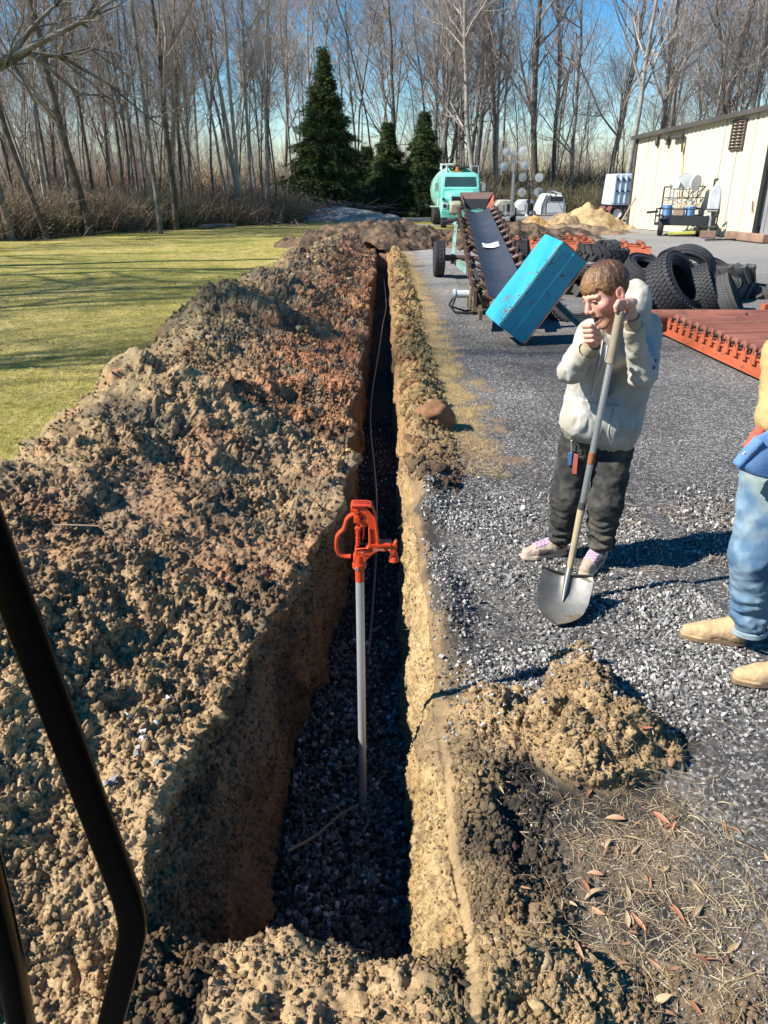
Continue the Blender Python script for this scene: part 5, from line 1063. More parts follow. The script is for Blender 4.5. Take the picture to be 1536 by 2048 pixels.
# motor and gearbox below the near end
q = G(955, 628) + Vector((0, .15, 0)); m = MB(); m.box(q + Vector((.02, 0, .27)), (.36, .40, .40)); m.box(q + Vector((-.05, 0, .27)), (.12, .46, .46)); m.box(q + Vector((.26, .1, .45)), (.5, .4, .10)); m.cyl(q + Vector((.1, -.22, .30)), q + Vector((.1, -.30, .30)), .12); m.build('gearbox', paint('olive_iron', (.16, .15, .075), .6, wear=(.08, .06, .04), wamt=.55), cn, bevel=.015)
m = MB(); m.cyl(q + Vector((-.12, -.05, .33)), q + Vector((-.42, -.05, .33)), .07); m.cyl(q + Vector((-.40, -.05, .33)), q + Vector((-.44, -.05, .33)), .09); m.build('hydraulic_motor', M['lens'], cn)
m = MB(); m.tube([q + Vector((-.42, -.05, .33)), q + Vector((-.50, -.1, .15)), q + Vector((-.40, -.15, .03)), q + Vector((-.1, -.2, .02)), q + Vector((.3, -.1, .03))], .022, 8); m.tube([q + Vector((-.38, -.02, .3)), q + Vector((-.44, 0, .1)), q + Vector((-.2, 0, .03)), q + Vector((.2, .2, .05))], .02, 8); m.build('hose', M['black'], cn)
m = MB(); m.beam(q + Vector((.05, .3, .5)), q + Vector((-.02, .9, .75)), .06, .06); m.beam(q + Vector((.2, .1, .03)), q + Vector((.8, .3, .03)), .10, .06); m.build('bracket', M['dark'], cn)
# turquoise hood
Rb = Matrix(((.58468, -.18441, -.79003), (.02339, .97725, -.21081), (.81093, .10478, .57569))); cb = Vector((2.144, 11.079, .740)); m = MB(); lx, ly, lz = 1.369, .667, .489
nx_, vs, fs = 0, [], []
bmh = bmesh.new(); bmesh.ops.create_cube(bmh, size=1); 
for v_ in bmh.verts: v_.co = Vector((v_.co.x * lx, v_.co.y * ly, v_.co.z * lz))
bmesh.ops.bevel(bmh, geom=list(bmh.edges), offset=.012, segments=2, affect='EDGES'); bmesh.ops.triangulate(bmh, faces=[f for f in bmh.faces if len(f.verts) > 4]); bmesh.ops.subdivide_edges(bmh, edges=[e for e in bmh.edges if e.calc_length() > .3], cuts=14, use_grid_fill=True)
for v_ in bmh.verts:
    n_ = float(perlin(np.array([[v_.co.x * 2.3, v_.co.y * 2.3, v_.co.z * 2.3 + 5]]), 3)[0]) * .014; e_ = v_.co.copy(); v_.co += Vector((0, 0, n_ if abs(e_.z) > lz * .47 else 0)) + Vector((0, n_ if abs(e_.y) > ly * .47 else 0, 0))
    v_.co = cb + Rb @ v_.co
me = bpy.data.meshes.new('hood'); bmh.to_mesh(me); bmh.free(); me.materials.append(M['teal']); hd = link('hood', me, None, cn)
m = MB(); W_ = lambda x, y, z: cb + Rb @ Vector((x * lx / 2, y * ly / 2, z * lz / 2))
m.beam(W_(.95, -1.02, 1.02), W_(-.98, -1.02, 1.02), .012, .012); m.beam(W_(.98, -1.02, -1.02), W_(-.98, -1.02, -1.02), .014, .014); m.beam(W_(1.01, -1.0, 1.0), W_(1.01, -1.0, -1.0), .012, .012); m.build('rusty_edge', M['rust'], hd)
m = MB(); m.beam(P(1108, 600, 11.5), P(1178, 668, 11.3), .11, .07); m.build('support_leg', paint('dark_green_paint', (.02, .10, .085), .5, wear=(.2, .08, .04), wamt=.62), cn)
m = MB(); m.beam(W_(-1.0, -1, -1) + Vector((0, 0, .03)), W_(-1.0, .9, -1) + Vector((.05, 0, .02)), .05, .05); m.build('drum_lip', M['black'], cn)
m = MB(); m.beam(W_(-.98, -1.004, 0.02), W_(.98, -1.004, 0.02), .018, .006); m.beam(W_(.1, -1.006, -.98), W_(.1, -1.006, .98), .016, .006); m.build('seam', bpy.data.materials['turquoise_paint'], hd)
for k in range(7): m = MB(); q_ = W_(-.85 + k * .28, -.80, 1.012); m.cyl(q_, q_ + Rb @ Vector((0, 0, .008)), .011, n=8); m.build('bolt', M['rust'], hd)
for k in range(6): m = MB(); q_ = W_(-.85 + k * .34, -1.012, .86); m.cyl(q_, q_ + Rb @ Vector((0, -.008, 0)), .010, n=8); m.build('bolt', M['rust'], hd)
# sheet of paper on the belt
m = MB(); s_ = 4.55; vs = []
for k in range(5):
    for j in range(5): vs.append(CV(s_ + k * .13, -.14 + j * .085, .013 + .13 * abs((-.14 + j * .085) / hwb) ** 1.7 + .02 + .012 * math.sin(k * 1.3 + j)))
m.add(vs, [(k * 5 + j, k * 5 + j + 1, k * 5 + j + 6, k * 5 + j + 5) for k in range(4) for j in range(4)]); o = m.build('paper', paint('paper', (.8, .8, .78), .7, bump=0), None); so = o.modifiers.new('thick', 'SOLIDIFY'); so.thickness = .002; tag(o, 'crumpled white sheet of paper lying on the conveyor belt', 'paper')
# ================================================================= TYRES
def tyre(c, axis, r_, w_, label, pat=0, dirty=0, hole=.58, name='tyre'):
    a = Vector(axis).normalized(); c = Vector(c); root = empty(name, c, label, 'tyre', 'old tyres heaped in the yard'); m = MB(); h = w_ / 2; q = hole
    prof_ = [(r_ * q, -h * .55), (r_ * (q + .05), -h * .80), (r_ * (q + .18), -h * .97), (r_ * .84, -h), (r_ * .93, -h * .96), (r_ * .985, -h * .80), (r_, -h * .4), (r_ * 1.005, 0), (r_, h * .4), (r_ * .985, h * .80), (r_ * .93, h * .96), (r_ * .84, h), (r_ * (q + .18), h * .97), (r_ * (q + .05), h * .80), (r_ * q, h * .55), (r_ * (q + .04), h * .42), (r_ * .90, h * .70), (r_ * .955, 0), (r_ * .90, -h * .70), (r_ * (q + .04), -h * .42)]
    m.lathe(c, a, prof_, 48, closed=True); mt = M['tyre'] if not dirty else M.setdefault('tyre_d', paint('dusty_rubber', (.075, .073, .068), .85, vary=.35, wscale=4, bump=.35)); m.build('casing', mt, root)
    X_, Y_, _ = frame(a); m = MB(); n_ = {0: 44, 1: 18, 2: 60}[pat]
    for k in range(n_):
        an = 2 * math.pi * k / n_; e = X_ * math.cos(an) + Y_ * math.sin(an); tg = a.cross(e)
        if pat == 1:
            for s_ in (-1, 1):
                an2 = an + (.5 * 2 * math.pi / n_ if s_ > 0 else 0); e2 = X_ * math.cos(an2) + Y_ * math.sin(an2); tg2 = a.cross(e2); an3 = an2 + .22; e3 = X_ * math.cos(an3) + Y_ * math.sin(an3)
                m.beam(c + e2 * r_ * 1.0 + a * s_ * h * .98, c + e3 * r_ * 1.03 + a * s_ * h * .02, r_ * .085, r_ * .10, e2)
        else:
            rows_ = (-.8, -.4, 0, .4, .8) if pat == 0 else (-.85, -.28, .28, .85)
            for j, s_ in enumerate(rows_):
                off = (j % 2) * math.pi / n_; e2 = X_ * math.cos(an + off) + Y_ * math.sin(an + off); tg2 = a.cross(e2)
                rm = Matrix((tg2, a, e2)).transposed() @ Matrix.Rotation(R(25 if pat == 0 else 0) * (1 if j % 2 else -1), 3, 'Z')
                m.box(c + e2 * r_ * (1.008 if abs(s_) < .7 else .985) + a * h * s_, (r_ * (.098 if pat == 0 else .095), h * (.34 if pat == 0 else .50), r_ * .045), rm)
    m.build('tread', mt, root, smooth=False)
    m = MB(); [m.lathe(c + a * s_ * h * 1.0, a * s_, [(r_ * .80, -.002), (r_ * .80, .006), (r_ * .78, .006), (r_ * .78, -.002)], 48, closed=True) for s_ in (-1, 1)]; [m.lathe(c + a * s_ * h * .93, a * s_, [(r_ * (hole + .12), -.01), (r_ * (hole + .12), .008), (r_ * (hole + .095), .008), (r_ * (hole + .095), -.01)], 48, closed=True) for s_ in (-1, 1)]; m.build('bead', mt, root)
    return root
g0 = lambda px, py, z=0: G(px, py, z)
tyre(P(1352, 574, 14.3) + Vector((0, 0, .02)), (.62, -.62, .60), .60, .46, 'large chunky tyre leaning with its dark hole towards the camera, biggest of the upright ones', 0, 0, .60)
tyre(P(1205, 508, 21.5), (.1, 0, 1), .66, .40, 'tractor tyre with diagonal lugs lying flat at the back of the tyre heap', 1)
tyre(P(1232, 560, 16.6), (0, .04, 1), 1.10, .55, 'huge smooth grey tyre lying flat behind the young man', 1, 1, .5)
tyre(P(1398, 562, 16.4), (0, .06, 1), 1.0, .66, 'huge worn tyre lying flat at the right side of the heap with blocky lugs', 1, 1, .5)
tyre(P(1376, 540, 15.2), (.55, .75, .55), .48, .26, 'narrow tyre arching up behind the large chunky one', 2, 0, .62)
tyre(P(1344, 526, 16.4), (.7, .4, .2), .30, .24, 'smallest tyre, poking up at the top of the heap', 2, 0, .6)
tyre(P(1416, 583, 14.2), (.80, -.35, .42), .50, .28, 'tyre with fine tread leaning right of the large chunky one', 0, 0, .62)
tyre(P(1458, 597, 14.0), (.75, -.40, .45), .44, .24, 'rightmost leaning tyre of the heap, dusty and worn', 2, 1, .62)
tyre(P(1298, 545, 15.6), (.25, -.35, .9), .50, .28, 'dark tyre half hidden behind the large chunky one', 2, 0, .6)
tyre(P(1258, 600, 14.6), (0, .1, 1), .56, .30, 'tyre lying flat at the foot of the heap behind the hooded man', 0, 1, .6)
tyre(P(1148, 597, 13.2), (.05, -.9, .5), .50, .34, 'tyre with ribbed tread lying behind the turquoise hood', 0, 0, .6)
tyre(P(1528, 583, 16.2), (.1, 0, 1), .62, .24, 'flat worn tyre lying at the right border of the photo', 1, 1, .6)
tyre(P(1432, 556, 15.4), (.3, -.5, .8), .46, .26, 'tyre lying tilted between the two leaning tyres at the right', 2, 1, .6)
tyre(P(1302, 588, 15.0), (-.3, -.3, .9), .46, .26, 'dusty tyre lying under the left side of the large chunky one', 0, 1, .6)
q = P(1045, 512, 20); tyre(q, (.9, -.3, .1), .40, .26, 'small tyre leaning under the right side of the conveyor', 2, 1)
m = MB(); q = P(1212, 492, 21.2)
for k in range(6): a_ = k; m.tube([q + Vector((.22 * math.cos(a_ + t_ * .8) + .05 * k - .1, .15 * math.sin(a_ + t_ * .8), .02 + .10 * math.sin(t_ * .9 + k))) for t_ in range(7)], .045, 8)
tag(m.build('rubber_strap', M['tyre'], None), 'twisted rubber straps heaped on the lugged tractor tyre', 'rubber straps')
# ================================================================= ORANGE ROLLER BEDS
M['orange'] = paint('orange_frame_paint', (.43, .105, .045), .6, vary=.3, wear=(.17, .07, .04), wamt=.60, wscale=5)
M['rbrown'] = paint('rusty_red_roller', (.27, .10, .065), .6, vary=.35, wear=(.16, .08, .05), wamt=.58, wscale=4)
def roller_bed(a, b, side, width, n, rr, label, zt=.30, extra=True, skip=()):
    a, b = Vector(a), Vector(b); d = (b - a).normalized(); sd_ = Vector(side).normalized(); bd = empty('roller_bed', a, label, 'roller bed', 'orange roller beds lying in the yard')
    for w2 in (0, width):
        o_ = sd_ * w2; m = MB(); m.beam(a + o_ + Vector((0, 0, .05)), b + o_ + Vector((0, 0, .05)), .10, .035); m.beam(a + o_ + Vector((0, 0, zt * .5)), b + o_ + Vector((0, 0, zt * .5)), .02, zt * .75); m.beam(a + o_ + Vector((0, 0, zt * .85)), b + o_ + Vector((0, 0, zt * .85)), .07, .02); m.build('side_rail', M['orange'], bd)
    for k in range(n):
        if k in skip: continue
        q = a + d * ((k + .5) * (b - a).length / n) + Vector((0, 0, zt + .02 + random.uniform(-.008, .008)))
        m = MB(); m.cyl(q + sd_ * .05, q + sd_ * (width - .05), rr, n=18); rl = m.build('roller', M['rbrown'], bd, bevel=.006)
        if extra:
            m = MB(); m.cyl(q - sd_ * .045, q + sd_ * .05, rr * .28, n=8); m.build('axle', M['dark'], rl)
            m = MB(); m.prism([(-rr * .8, -.12), (rr * .8, -.12), (rr * .7, .0), (rr * .25, .03), (rr * .22, -.02), (-rr * .22, -.02), (-rr * .25, .03), (-rr * .7, .0)], q - sd_ * .035, d, (0, 0, 1), .015); m.build('bracket', M['orange'], bd, smooth=False)
    return bd
ra, rb_ = G(1322, 668), G(1556, 778); rd = (rb_ - ra).normalized(); rs = Vector((rd.y * -1, rd.x, 0)); rs = rs if rs.x > 0 else -rs
roller_bed(ra, rb_, rs + Vector((0, .10, 0)), 2.6, 15, .066, 'near orange roller bed with rust red rollers at the right border', .26)
m = MB(); q0, q1 = G(1286, 632, .30), G(1486, 632, .30); m.cyl(q0, q1, .095, n=20); tag(m.build('loose_roller', M['rbrown'], None), 'long rusty roller lying across the top end of the near roller bed', 'roller')
roller_bed(G(1020, 498), G(1300, 512), (.15, 1, 0), 1.1, 9, .07, 'far orange roller bed stretched out behind the turquoise hood', .34, skip=(3, 6))
roller_bed(G(990, 486), G(1180, 490), (.1, 1, 0), .9, 7, .07, 'rust orange roller bed partly under the conveyor, behind the far one', .30, skip=(4,))
m = MB(); a_ = G(1530, 655); m.beam(a_ + Vector((-.1, 0, .22)), a_ + Vector((2.0, .2, .22)), .12, .30); tag(m.build('orange_beam', M['orange'], None), 'short orange beam end poking in above the near roller bed', 'beam')
m = MB(); a_ = G(1236, 518); m.box(a_ + Vector((0, 0, .3)), (.5, .25, .3)); 
# ================================================================= YARD HYDRANT
YH = 2.65; hp = lambda zx, zy, dy=0: P(640 + zx / 7.68, 980 + zy / 7.68, YH) + Vector((0, dy, 0))
M['redo'] = paint('orange_red_enamel', (.60, .060, .014), .36, vary=.22, wscale=26, bump=.3, wear=(.30, .16, .09), wamt=.70)
hy = empty('yard_hydrant', (hp(610, 1400).x, YH, FLOOR), 'orange red yard hydrant head on a galvanised pipe standing in the trench', 'hydrant')
def plate(name, pts, y0, th, parent, mat=None, bevel=.004):
    m = MB(); vs = [hp(x, y_, y0) for x, y_ in pts]; n = len(vs); vs += [v_ + Vector((0, th, 0)) for v_ in vs]
    m.add(vs, [tuple(range(n)), tuple(range(n, 2 * n))[::-1]] + [(k, (k + 1) % n, n + (k + 1) % n, n + k) for k in range(n)]); return m.build(name, mat or M['redo'], parent, bevel=bevel, smooth=True)
cast = plate('casting', [(745, 545), (700, 455), (618, 335), (476, 318), (470, 215), (495, 188), (700, 190), (790, 207), (822, 280), (858, 385), (882, 560), (908, 778), (1020, 782), (1095, 800), (1120, 850), (1175, 900), (1180, 985), (1085, 985), (1075, 935), (1050, 912), (895, 912), (820, 960), (735, 1030), (692, 1100), (520, 1100), (516, 985), (536, 955), (536, 862), (700, 862), (738, 845), (748, 800)], -.020, .040, hy, bevel=.006)
plate('rib', [(745, 545), (775, 545), (790, 790), (1095, 800), (1100, 830), (760, 850), (700, 880), (540, 880), (536, 862), (700, 862), (738, 845), (748, 800)], -.026, .052, cast, bevel=.003)
plate('rib', [(470, 215), (495, 188), (700, 190), (790, 207), (822, 280), (858, 385), (882, 560), (908, 778), (880, 778), (850, 560), (825, 390), (785, 250), (700, 222), (490, 225)], -.027, .054, cast, bevel=.003)
plate('horn', [(1105, 830), (1150, 765), (1180, 755), (1188, 800), (1182, 910), (1110, 900)], -.016, .032, cast, bevel=.006)
m = MB(); m.cyl(hp(1132, 960), hp(1133, 1000), .0165, .0165, 20); m.cyl(hp(1133, 1000), hp(1134, 1088), .0165, .0215, 20); m.build('spout', M['redo'], hy, bevel=.002)
m = MB(); m.tube([hp(552, 372), hp(500, 372), hp(445, 405), hp(408, 450), hp(385, 530), hp(358, 605), hp(300, 655), hp(262, 710), hp(250, 800), hp(255, 900), hp(275, 960), hp(320, 1000), hp(400, 1018), hp(470, 1020)], [.0075] * 12 + [.0085, .010], 10); hd_ = m.build('handle', M['redo'], hy)
for dy in (-.006, .006): m = MB(); m.tube([hp(552, 372, dy), hp(500, 372, dy), hp(445, 405, dy), hp(408, 450, dy), hp(385, 530, dy), hp(358, 605, dy), hp(300, 655, dy), hp(262, 710, dy), hp(250, 800, dy), hp(255, 900, dy), hp(275, 960, dy), hp(320, 1000, dy), hp(400, 1018, dy), hp(470, 1020, dy)], .007, 8); m.build('handle_flange', M['redo'], hd_)
m = MB(); m.beam(hp(578, 350), hp(580, 500), .026, .03); m.beam(hp(582, 560), hp(582, 610), .02, .024); m.build('clevis', M['redo'], hy, bevel=.004)
m = MB(); m.cyl(hp(582, 490), hp(582, 860), .0065, n=12); m.build('rod', M['redo'], hy)
for a_, b_, r_ in ((600, 650, .0125), (660, 700, .011), (720, 760, .0115), (770, 850, .0105)): m = MB(); m.cyl(hp(582, a_), hp(583, b_), r_, r_ * .85, n=6); m.build('nut', M['redo'], hy)
for (x_, y_) in ((558, 292), (578, 405)):
    m = MB(); m.cyl(hp(x_, y_, -.030), hp(x_, y_, .03), .0095, n=12); m.build('bolt', M['redo'], hy)
m = MB(); m.beam(hp(655, 440), hp(675, 550), .03, .028); m.tube([hp(668, 550), hp(672, 640), hp(655, 760)], .0045, 6); m.build('link', M['redo'], hy, bevel=.003)
m = MB(); m.cyl(hp(602, 985), hp(602, 1120), .0235, .0245, 24); m.lathe(hp(603, 1150), (0, 0, 1), [(.022, -.012), (.0275, -.010), (.0275, .010), (.022, .012)], 24); m.cyl(hp(603, 1160), hp(606, 1195), .0205, .0185, 24); m.build('socket', M['redo'], hy)
m = MB(); m.cyl(hp(572, 1165, -.022), hp(572, 1165, -.034), .008, n=6); m.build('set_screw', M['steel'], hy)
pt = hp(612, 1395); m = MB(); m.cyl(hp(607, 1190), pt, .0180, n=24); m.build('orange_sleeve', M['redo'], hy)
m = MB(); m.cyl((pt.x, YH, pt.z + .002), (pt.x, YH, FLOOR - .05), .0172, n=24); m.build('pipe', paint('galvanised_pipe', (.55, .56, .57), .42, .55, vary=.18, wscale=9, bump=.08), hy)
def text(parent, s_, p0, size, ux=(1, 0, 0), uz=(0, 0, 1), mat=None, ext=.0012):
    cu_ = bpy.data.curves.new('lettering', 'FONT'); cu_.body = s_; cu_.size = size; cu_.extrude = ext; tmp = bpy.data.objects.new('tmp', cu_); COL.objects.link(tmp)
    bpy.context.view_layer.update(); me = bpy.data.meshes.new_from_object(tmp.evaluated_get(bpy.context.evaluated_depsgraph_get())); bpy.data.objects.remove(tmp)
    ux, uz = Vector(ux).normalized(), Vector(uz).normalized(); nz_ = ux.cross(uz); me.transform(Matrix.Translation(Vector(p0)) @ Matrix((ux, uz, nz_)).transposed().to_4x4()); me.materials.clear(); me.materials.append(mat or M['redo'])
    return link('lettering', me, None, parent)
M['redl'] = paint('worn_enamel_edge', (.80, .30, .20), .4, bump=0)
text(cast, 'IOWA', hp(815, 892, -.0275), .0165, mat=M['redl']); text(cast, '★', hp(1050, 886, -.0275), .010, mat=M['redl'])
text(cast, 'PRESSURE', hp(600, 912, -.0275), .0048, mat=M['redl'], ext=.0006); text(cast, 'ON', hp(640, 940, -.0215), .0048, mat=M['redl'], ext=.0006)
text(cast, 'WOODFORD', hp(835, 770, -.021), .0095, ux=hp(812, 480) - hp(835, 770), uz=(-1, 0, 0), ext=.001)
# hose along the trench, roots, sticks
def curve_tube(name, pts, r_, mat, label=None, cat=None, parent=None, n=8):
    p = [Vector(q) for q in pts]; out = []
    for i in range(len(p) - 1):
        a, b, c, d = p[max(i - 1, 0)], p[i], p[i + 1], p[min(i + 2, len(p) - 1)]
        for k in range(8): u = k / 8; out.append(.5 * ((2 * b) + (c - a) * u + (2 * a - 5 * b + 4 * c - d) * u * u + (3 * b - a - 3 * c + d) * u ** 3))
    out.append(p[-1]); m = MB(); m.tube(out, r_ if not isinstance(r_, tuple) else [r_[0] + (r_[1] - r_[0]) * k / (len(out) - 1) for k in range(len(out))], n); o = m.build(name, mat, parent); return tag(o, label, cat) if label else o
curve_tube('hose', [G(768, 560, -.45), G(772, 610, -.32), G(765, 650, -.30), G(758, 700, -.40), G(748, 760, -.44), G(742, 810, -.46), G(741, 860, -.46), G(748, 930, -.47), G(753, 1000, -.47), G(752, 1100, -.48), G(746, 1200, -.49), G(738, 1290, -.52), G(730, 1330, -.545)], .011, paint('bluish_black_pipe', (.07, .09, .16), .3, bump=0), 'thin bluish black water line running along the trench floor', 'hose')
M['stick'] = paint('stick_wood', (.26, .19, .13), .8, vary=.3)
curve_tube('stick', [G(575, 1702, -.42), G(630, 1672, -.45), G(680, 1630, -.46), G(718, 1608, -.45)], (.007, .004), M['stick'], 'thin bare root reaching from the left trench side to the hydrant pipe', 'root')
curve_tube('stick', [G(540, 1878, -.36), G(600, 1876, -.38), G(660, 1890, -.40), G(742, 1905, -.40)], (.008, .004), M['stick'], 'bare root crossing the near end of the trench floor', 'root')
curve_tube('stick', [P(15, 1050, 3.35), P(60, 1053, 3.35), P(120, 1050, 3.36), P(200, 1052, 3.36)], (.009, .004), M['stick'], 'straight thin stick lying on the spoil bank at the left border', 'stick')
curve_tube('stick', [P(612, 518, 18.5), P(611, 505, 18.5), P(604, 496, 18.4), P(599, 492, 18.4)], (.03, .012), M['bark2'], 'dark curved stick poking out of the far spoil bank', 'stick')
# rusty boulder-like clod
o = bpy.data.objects.new('boulder', lump(77, 4, .16, (1, .8, .85), .8, o=5)); COL.objects.link(o); o.data.materials.append(paint('rusty_clay', (.24, .115, .055), .9, vary=.35, wscale=9, bump=1.0)); q = G(872, 868); o.location = (q.x, q.y + .12, .13); o.scale = (.185, .17, .19); o.rotation_euler = (.1, .2, .6); tag(o, 'big rusty brown clay lump on the right lip of the trench', 'boulder')
o = bpy.data.objects.new('boulder', lump(78, 4, .35, (1, .8, .9), .9, o=5)); COL.objects.link(o); o.data.materials.append(paint('ochre_clay', (.42, .28, .12), .9, vary=.3, wscale=9, bump=1.0)); q = G(1030, 1985); o.location = (q.x, q.y, .05); o.scale = (.075, .075, .13); tag(o, 'ochre clay lump standing at the bottom border of the photo', 'boulder')
# ================================================================= CAB WINDOW FRAME CLOSE TO THE CAMERA
g = NT('cab_black'); g.color((.001, .001, .001)); g.set(.12, 0, .05); g.bump(g.noise(220, 3), .15, .001); M['cab'] = g.m
def bar(pts, w_, th, name, parent):
    m = MB(); pts = [Vector(p) for p in pts]
    n = len(pts); V = []
    for i, p in enumerate(pts):
        d = (pts[min(i + 1, n - 1)] - pts[max(i - 1, 0)]).normalized(); x = d.cross(Vector((0, -1, -.15))).normalized(); x = x if x.x > 0 else -x; y_ = d.cross(x).normalized()
        for k in range(16):
            t_ = 2 * math.pi * k / 16; cx_, sx_ = math.cos(t_), math.sin(t_); V.append(p + x * w_ / 2 * math.copysign(abs(cx_) ** .45, cx_) + y_ * th / 2 * math.copysign(abs(sx_) ** .45, sx_))
    m.add(V, [(i * 16 + k, i * 16 + (k + 1) % 16, (i + 1) * 16 + (k + 1) % 16, (i + 1) * 16 + k) for i in range(n - 1) for k in range(16)] + [tuple(range(16))[::-1], tuple((n - 1) * 16 + k for k in range(16))])
    return m.build(name, M['cab'], parent, angle=60) if 0 else m.build(name, M['cab'], parent)
Yb = .62; cf = empty('cab_frame', P(250, 1830, Yb), 'glossy black cab door frame of the digger, close and soft at the lower left', 'cab frame')
bar([P(-230, 510, Yb), P(-45, 1000, Yb), P(30, 1200, Yb), P(106, 1400, Yb), P(181, 1600, Yb), P(252, 1788, Yb), P(264, 1832, Yb), P(266, 1862, Yb), P(259, 1898, Yb), P(221, 2048, Yb), P(170, 2250, Yb)], .033, .018, 'front_bar', cf)
m = MB(); m.tube([P(-10, 1020, Yb - .016), P(-60, 800, Yb + .02)], .003, 6); 
bar([P(-120, 1350, Yb - .02), P(-50, 1640, Yb - .02), P(-10, 1800, Yb - .02), P(15, 1900, Yb - .02), P(45, 2060, Yb - .02), P(80, 2250, Yb - .02)], .026, .03, 'rear_bar', cf)
# ================================================================= THE TWO MEN (smooth surfaces grown from distance fields)
def smin(a, b, k): h = np.clip(.5 + .5 * (b - a) / k, 0, 1); return b * (1 - h) + a * h - k * h * (1 - h)
def smax(a, b, k): return -smin(-a, -b, k)
def cap(p, a, b, r1, r2=None):
    a = np.array(a, np.float32); b = np.array(b, np.float32); r2 = r1 if r2 is None else r2; ab = b - a; t_ = np.clip(((p - a) @ ab) / (ab @ ab), 0, 1)
    return np.linalg.norm(p - a - t_[:, None] * ab, axis=1) - (r1 + (r2 - r1) * t_)
def ell(p, c, r): q = (p - np.array(c, np.float32)); r = np.array(r, np.float32); k0 = np.linalg.norm(q / r, axis=1); k1 = np.linalg.norm(q / (r * r), axis=1) + 1e-9; return k0 * (k0 - 1) / k1
def chain(p, pts, k=.02):
    d = None
    for (a, ra), (b, rb2) in zip(pts[:-1], pts[1:]): e = cap(p, a, b, ra, rb2); d = e if d is None else smin(d, e, k)
    return d
def nets(f, lo, hi, h):
    lo = np.array(lo, float); n = np.maximum(4, np.ceil((np.array(hi) - lo) / h).astype(int) + 1)
    ax = [lo[i] + h * np.arange(n[i]) for i in range(3)]; g_ = np.stack(np.meshgrid(*ax, indexing='ij'), -1).reshape(-1, 3).astype(np.float32)
    D = np.concatenate([f(g_[i:i + 400000]) for i in range(0, len(g_), 400000)]).reshape(n).astype(np.float32); S = D < 0
    cn_ = n - 1; acc = np.zeros((*cn_, 3), np.float32); cnt = np.zeros(cn_, np.float32); offs = [(a, b, c) for a in (0, 1) for b in (0, 1) for c in (0, 1)]
    def cs(o): return tuple(slice(o[i], o[i] + cn_[i]) for i in range(3))
    for o in offs:
        for a_ in range(3):
            if o[a_]: continue
            o2 = list(o); o2[a_] = 1; d0, d1 = D[cs(o)], D[cs(o2)]; x = (d0 < 0) != (d1 < 0); t_ = np.where(x, d0 / np.where(x, d0 - d1, 1), 0)
            pos = np.zeros((*cn_, 3), np.float32); 
            for i in range(3): pos[..., i] = o[i]
            pos[..., a_] += t_; acc += pos * x[..., None]; cnt += x
    act = cnt > 0; ids = -np.ones(cn_, int); ids[act] = np.arange(act.sum()); ii = np.argwhere(act); V = lo + h * (ii + acc[act] / cnt[act][:, None]); F = []
    for a_ in range(3):
        b_, c_ = (a_ + 1) % 3, (a_ + 2) % 3; s0 = [slice(1, n[i] - 1) for i in range(3)]; s0[a_] = slice(0, n[a_] - 1); s1 = list(s0); s1[a_] = slice(1, n[a_])
        x = S[tuple(s0)] != S[tuple(s1)]; E = np.argwhere(x) + np.array([0 if i == a_ else 1 for i in range(3)]); flip = S[tuple(s0)][x]
        def g2(db, dc): q = E.copy(); q[:, b_] += db; q[:, c_] += dc; return ids[q[:, 0], q[:, 1], q[:, 2]]
        Q4 = np.stack([g2(-1, -1), g2(0, -1), g2(0, 0), g2(-1, 0)], 1); Q4[~flip] = Q4[~flip][:, ::-1]; F.append(Q4)
    return V, np.concatenate(F)
def joinm(ms):
    V, F, Cc, b = [], [], [], 0
    for v_, f_, c_ in ms: V.append(v_); F.append(f_ + b); Cc.append(c_); b += len(v_)
    return np.concatenate(V), np.concatenate(F), np.concatenate(Cc)
def const(v_, c): return np.broadcast_to(np.array(c, np.float32), (len(v_), 3)).copy()
def body_mat(name, rough, vary, scale, fine, bump, spec=.3, sss=0, bd=.003):
    m = attr_mat(name, rough, False, vary, scale, bump, bd, fine, spec)
    if sss: b = m.node_tree.nodes['Principled BSDF']; b.inputs['Subsurface Weight'].default_value = sss; b.inputs['Subsurface Radius'].default_value = (.02, .008, .004); b.inputs['Subsurface Scale'].default_value = .3
    return m
M['skin'] = body_mat('skin', .55, .10, 45, 400, .25, .35, .05); M['hairm'] = body_mat('hair', .5, .25, 60, 300, .5, .4)
M['fleece'] = body_mat('grey_fleece', .95, .06, 25, 500, .5, .1, bd=.002); M['denimm'] = body_mat('denim', .9, .15, 30, 600, .5, .15); M['leather'] = body_mat('suede', .8, .15, 30, 300, .5, .2)
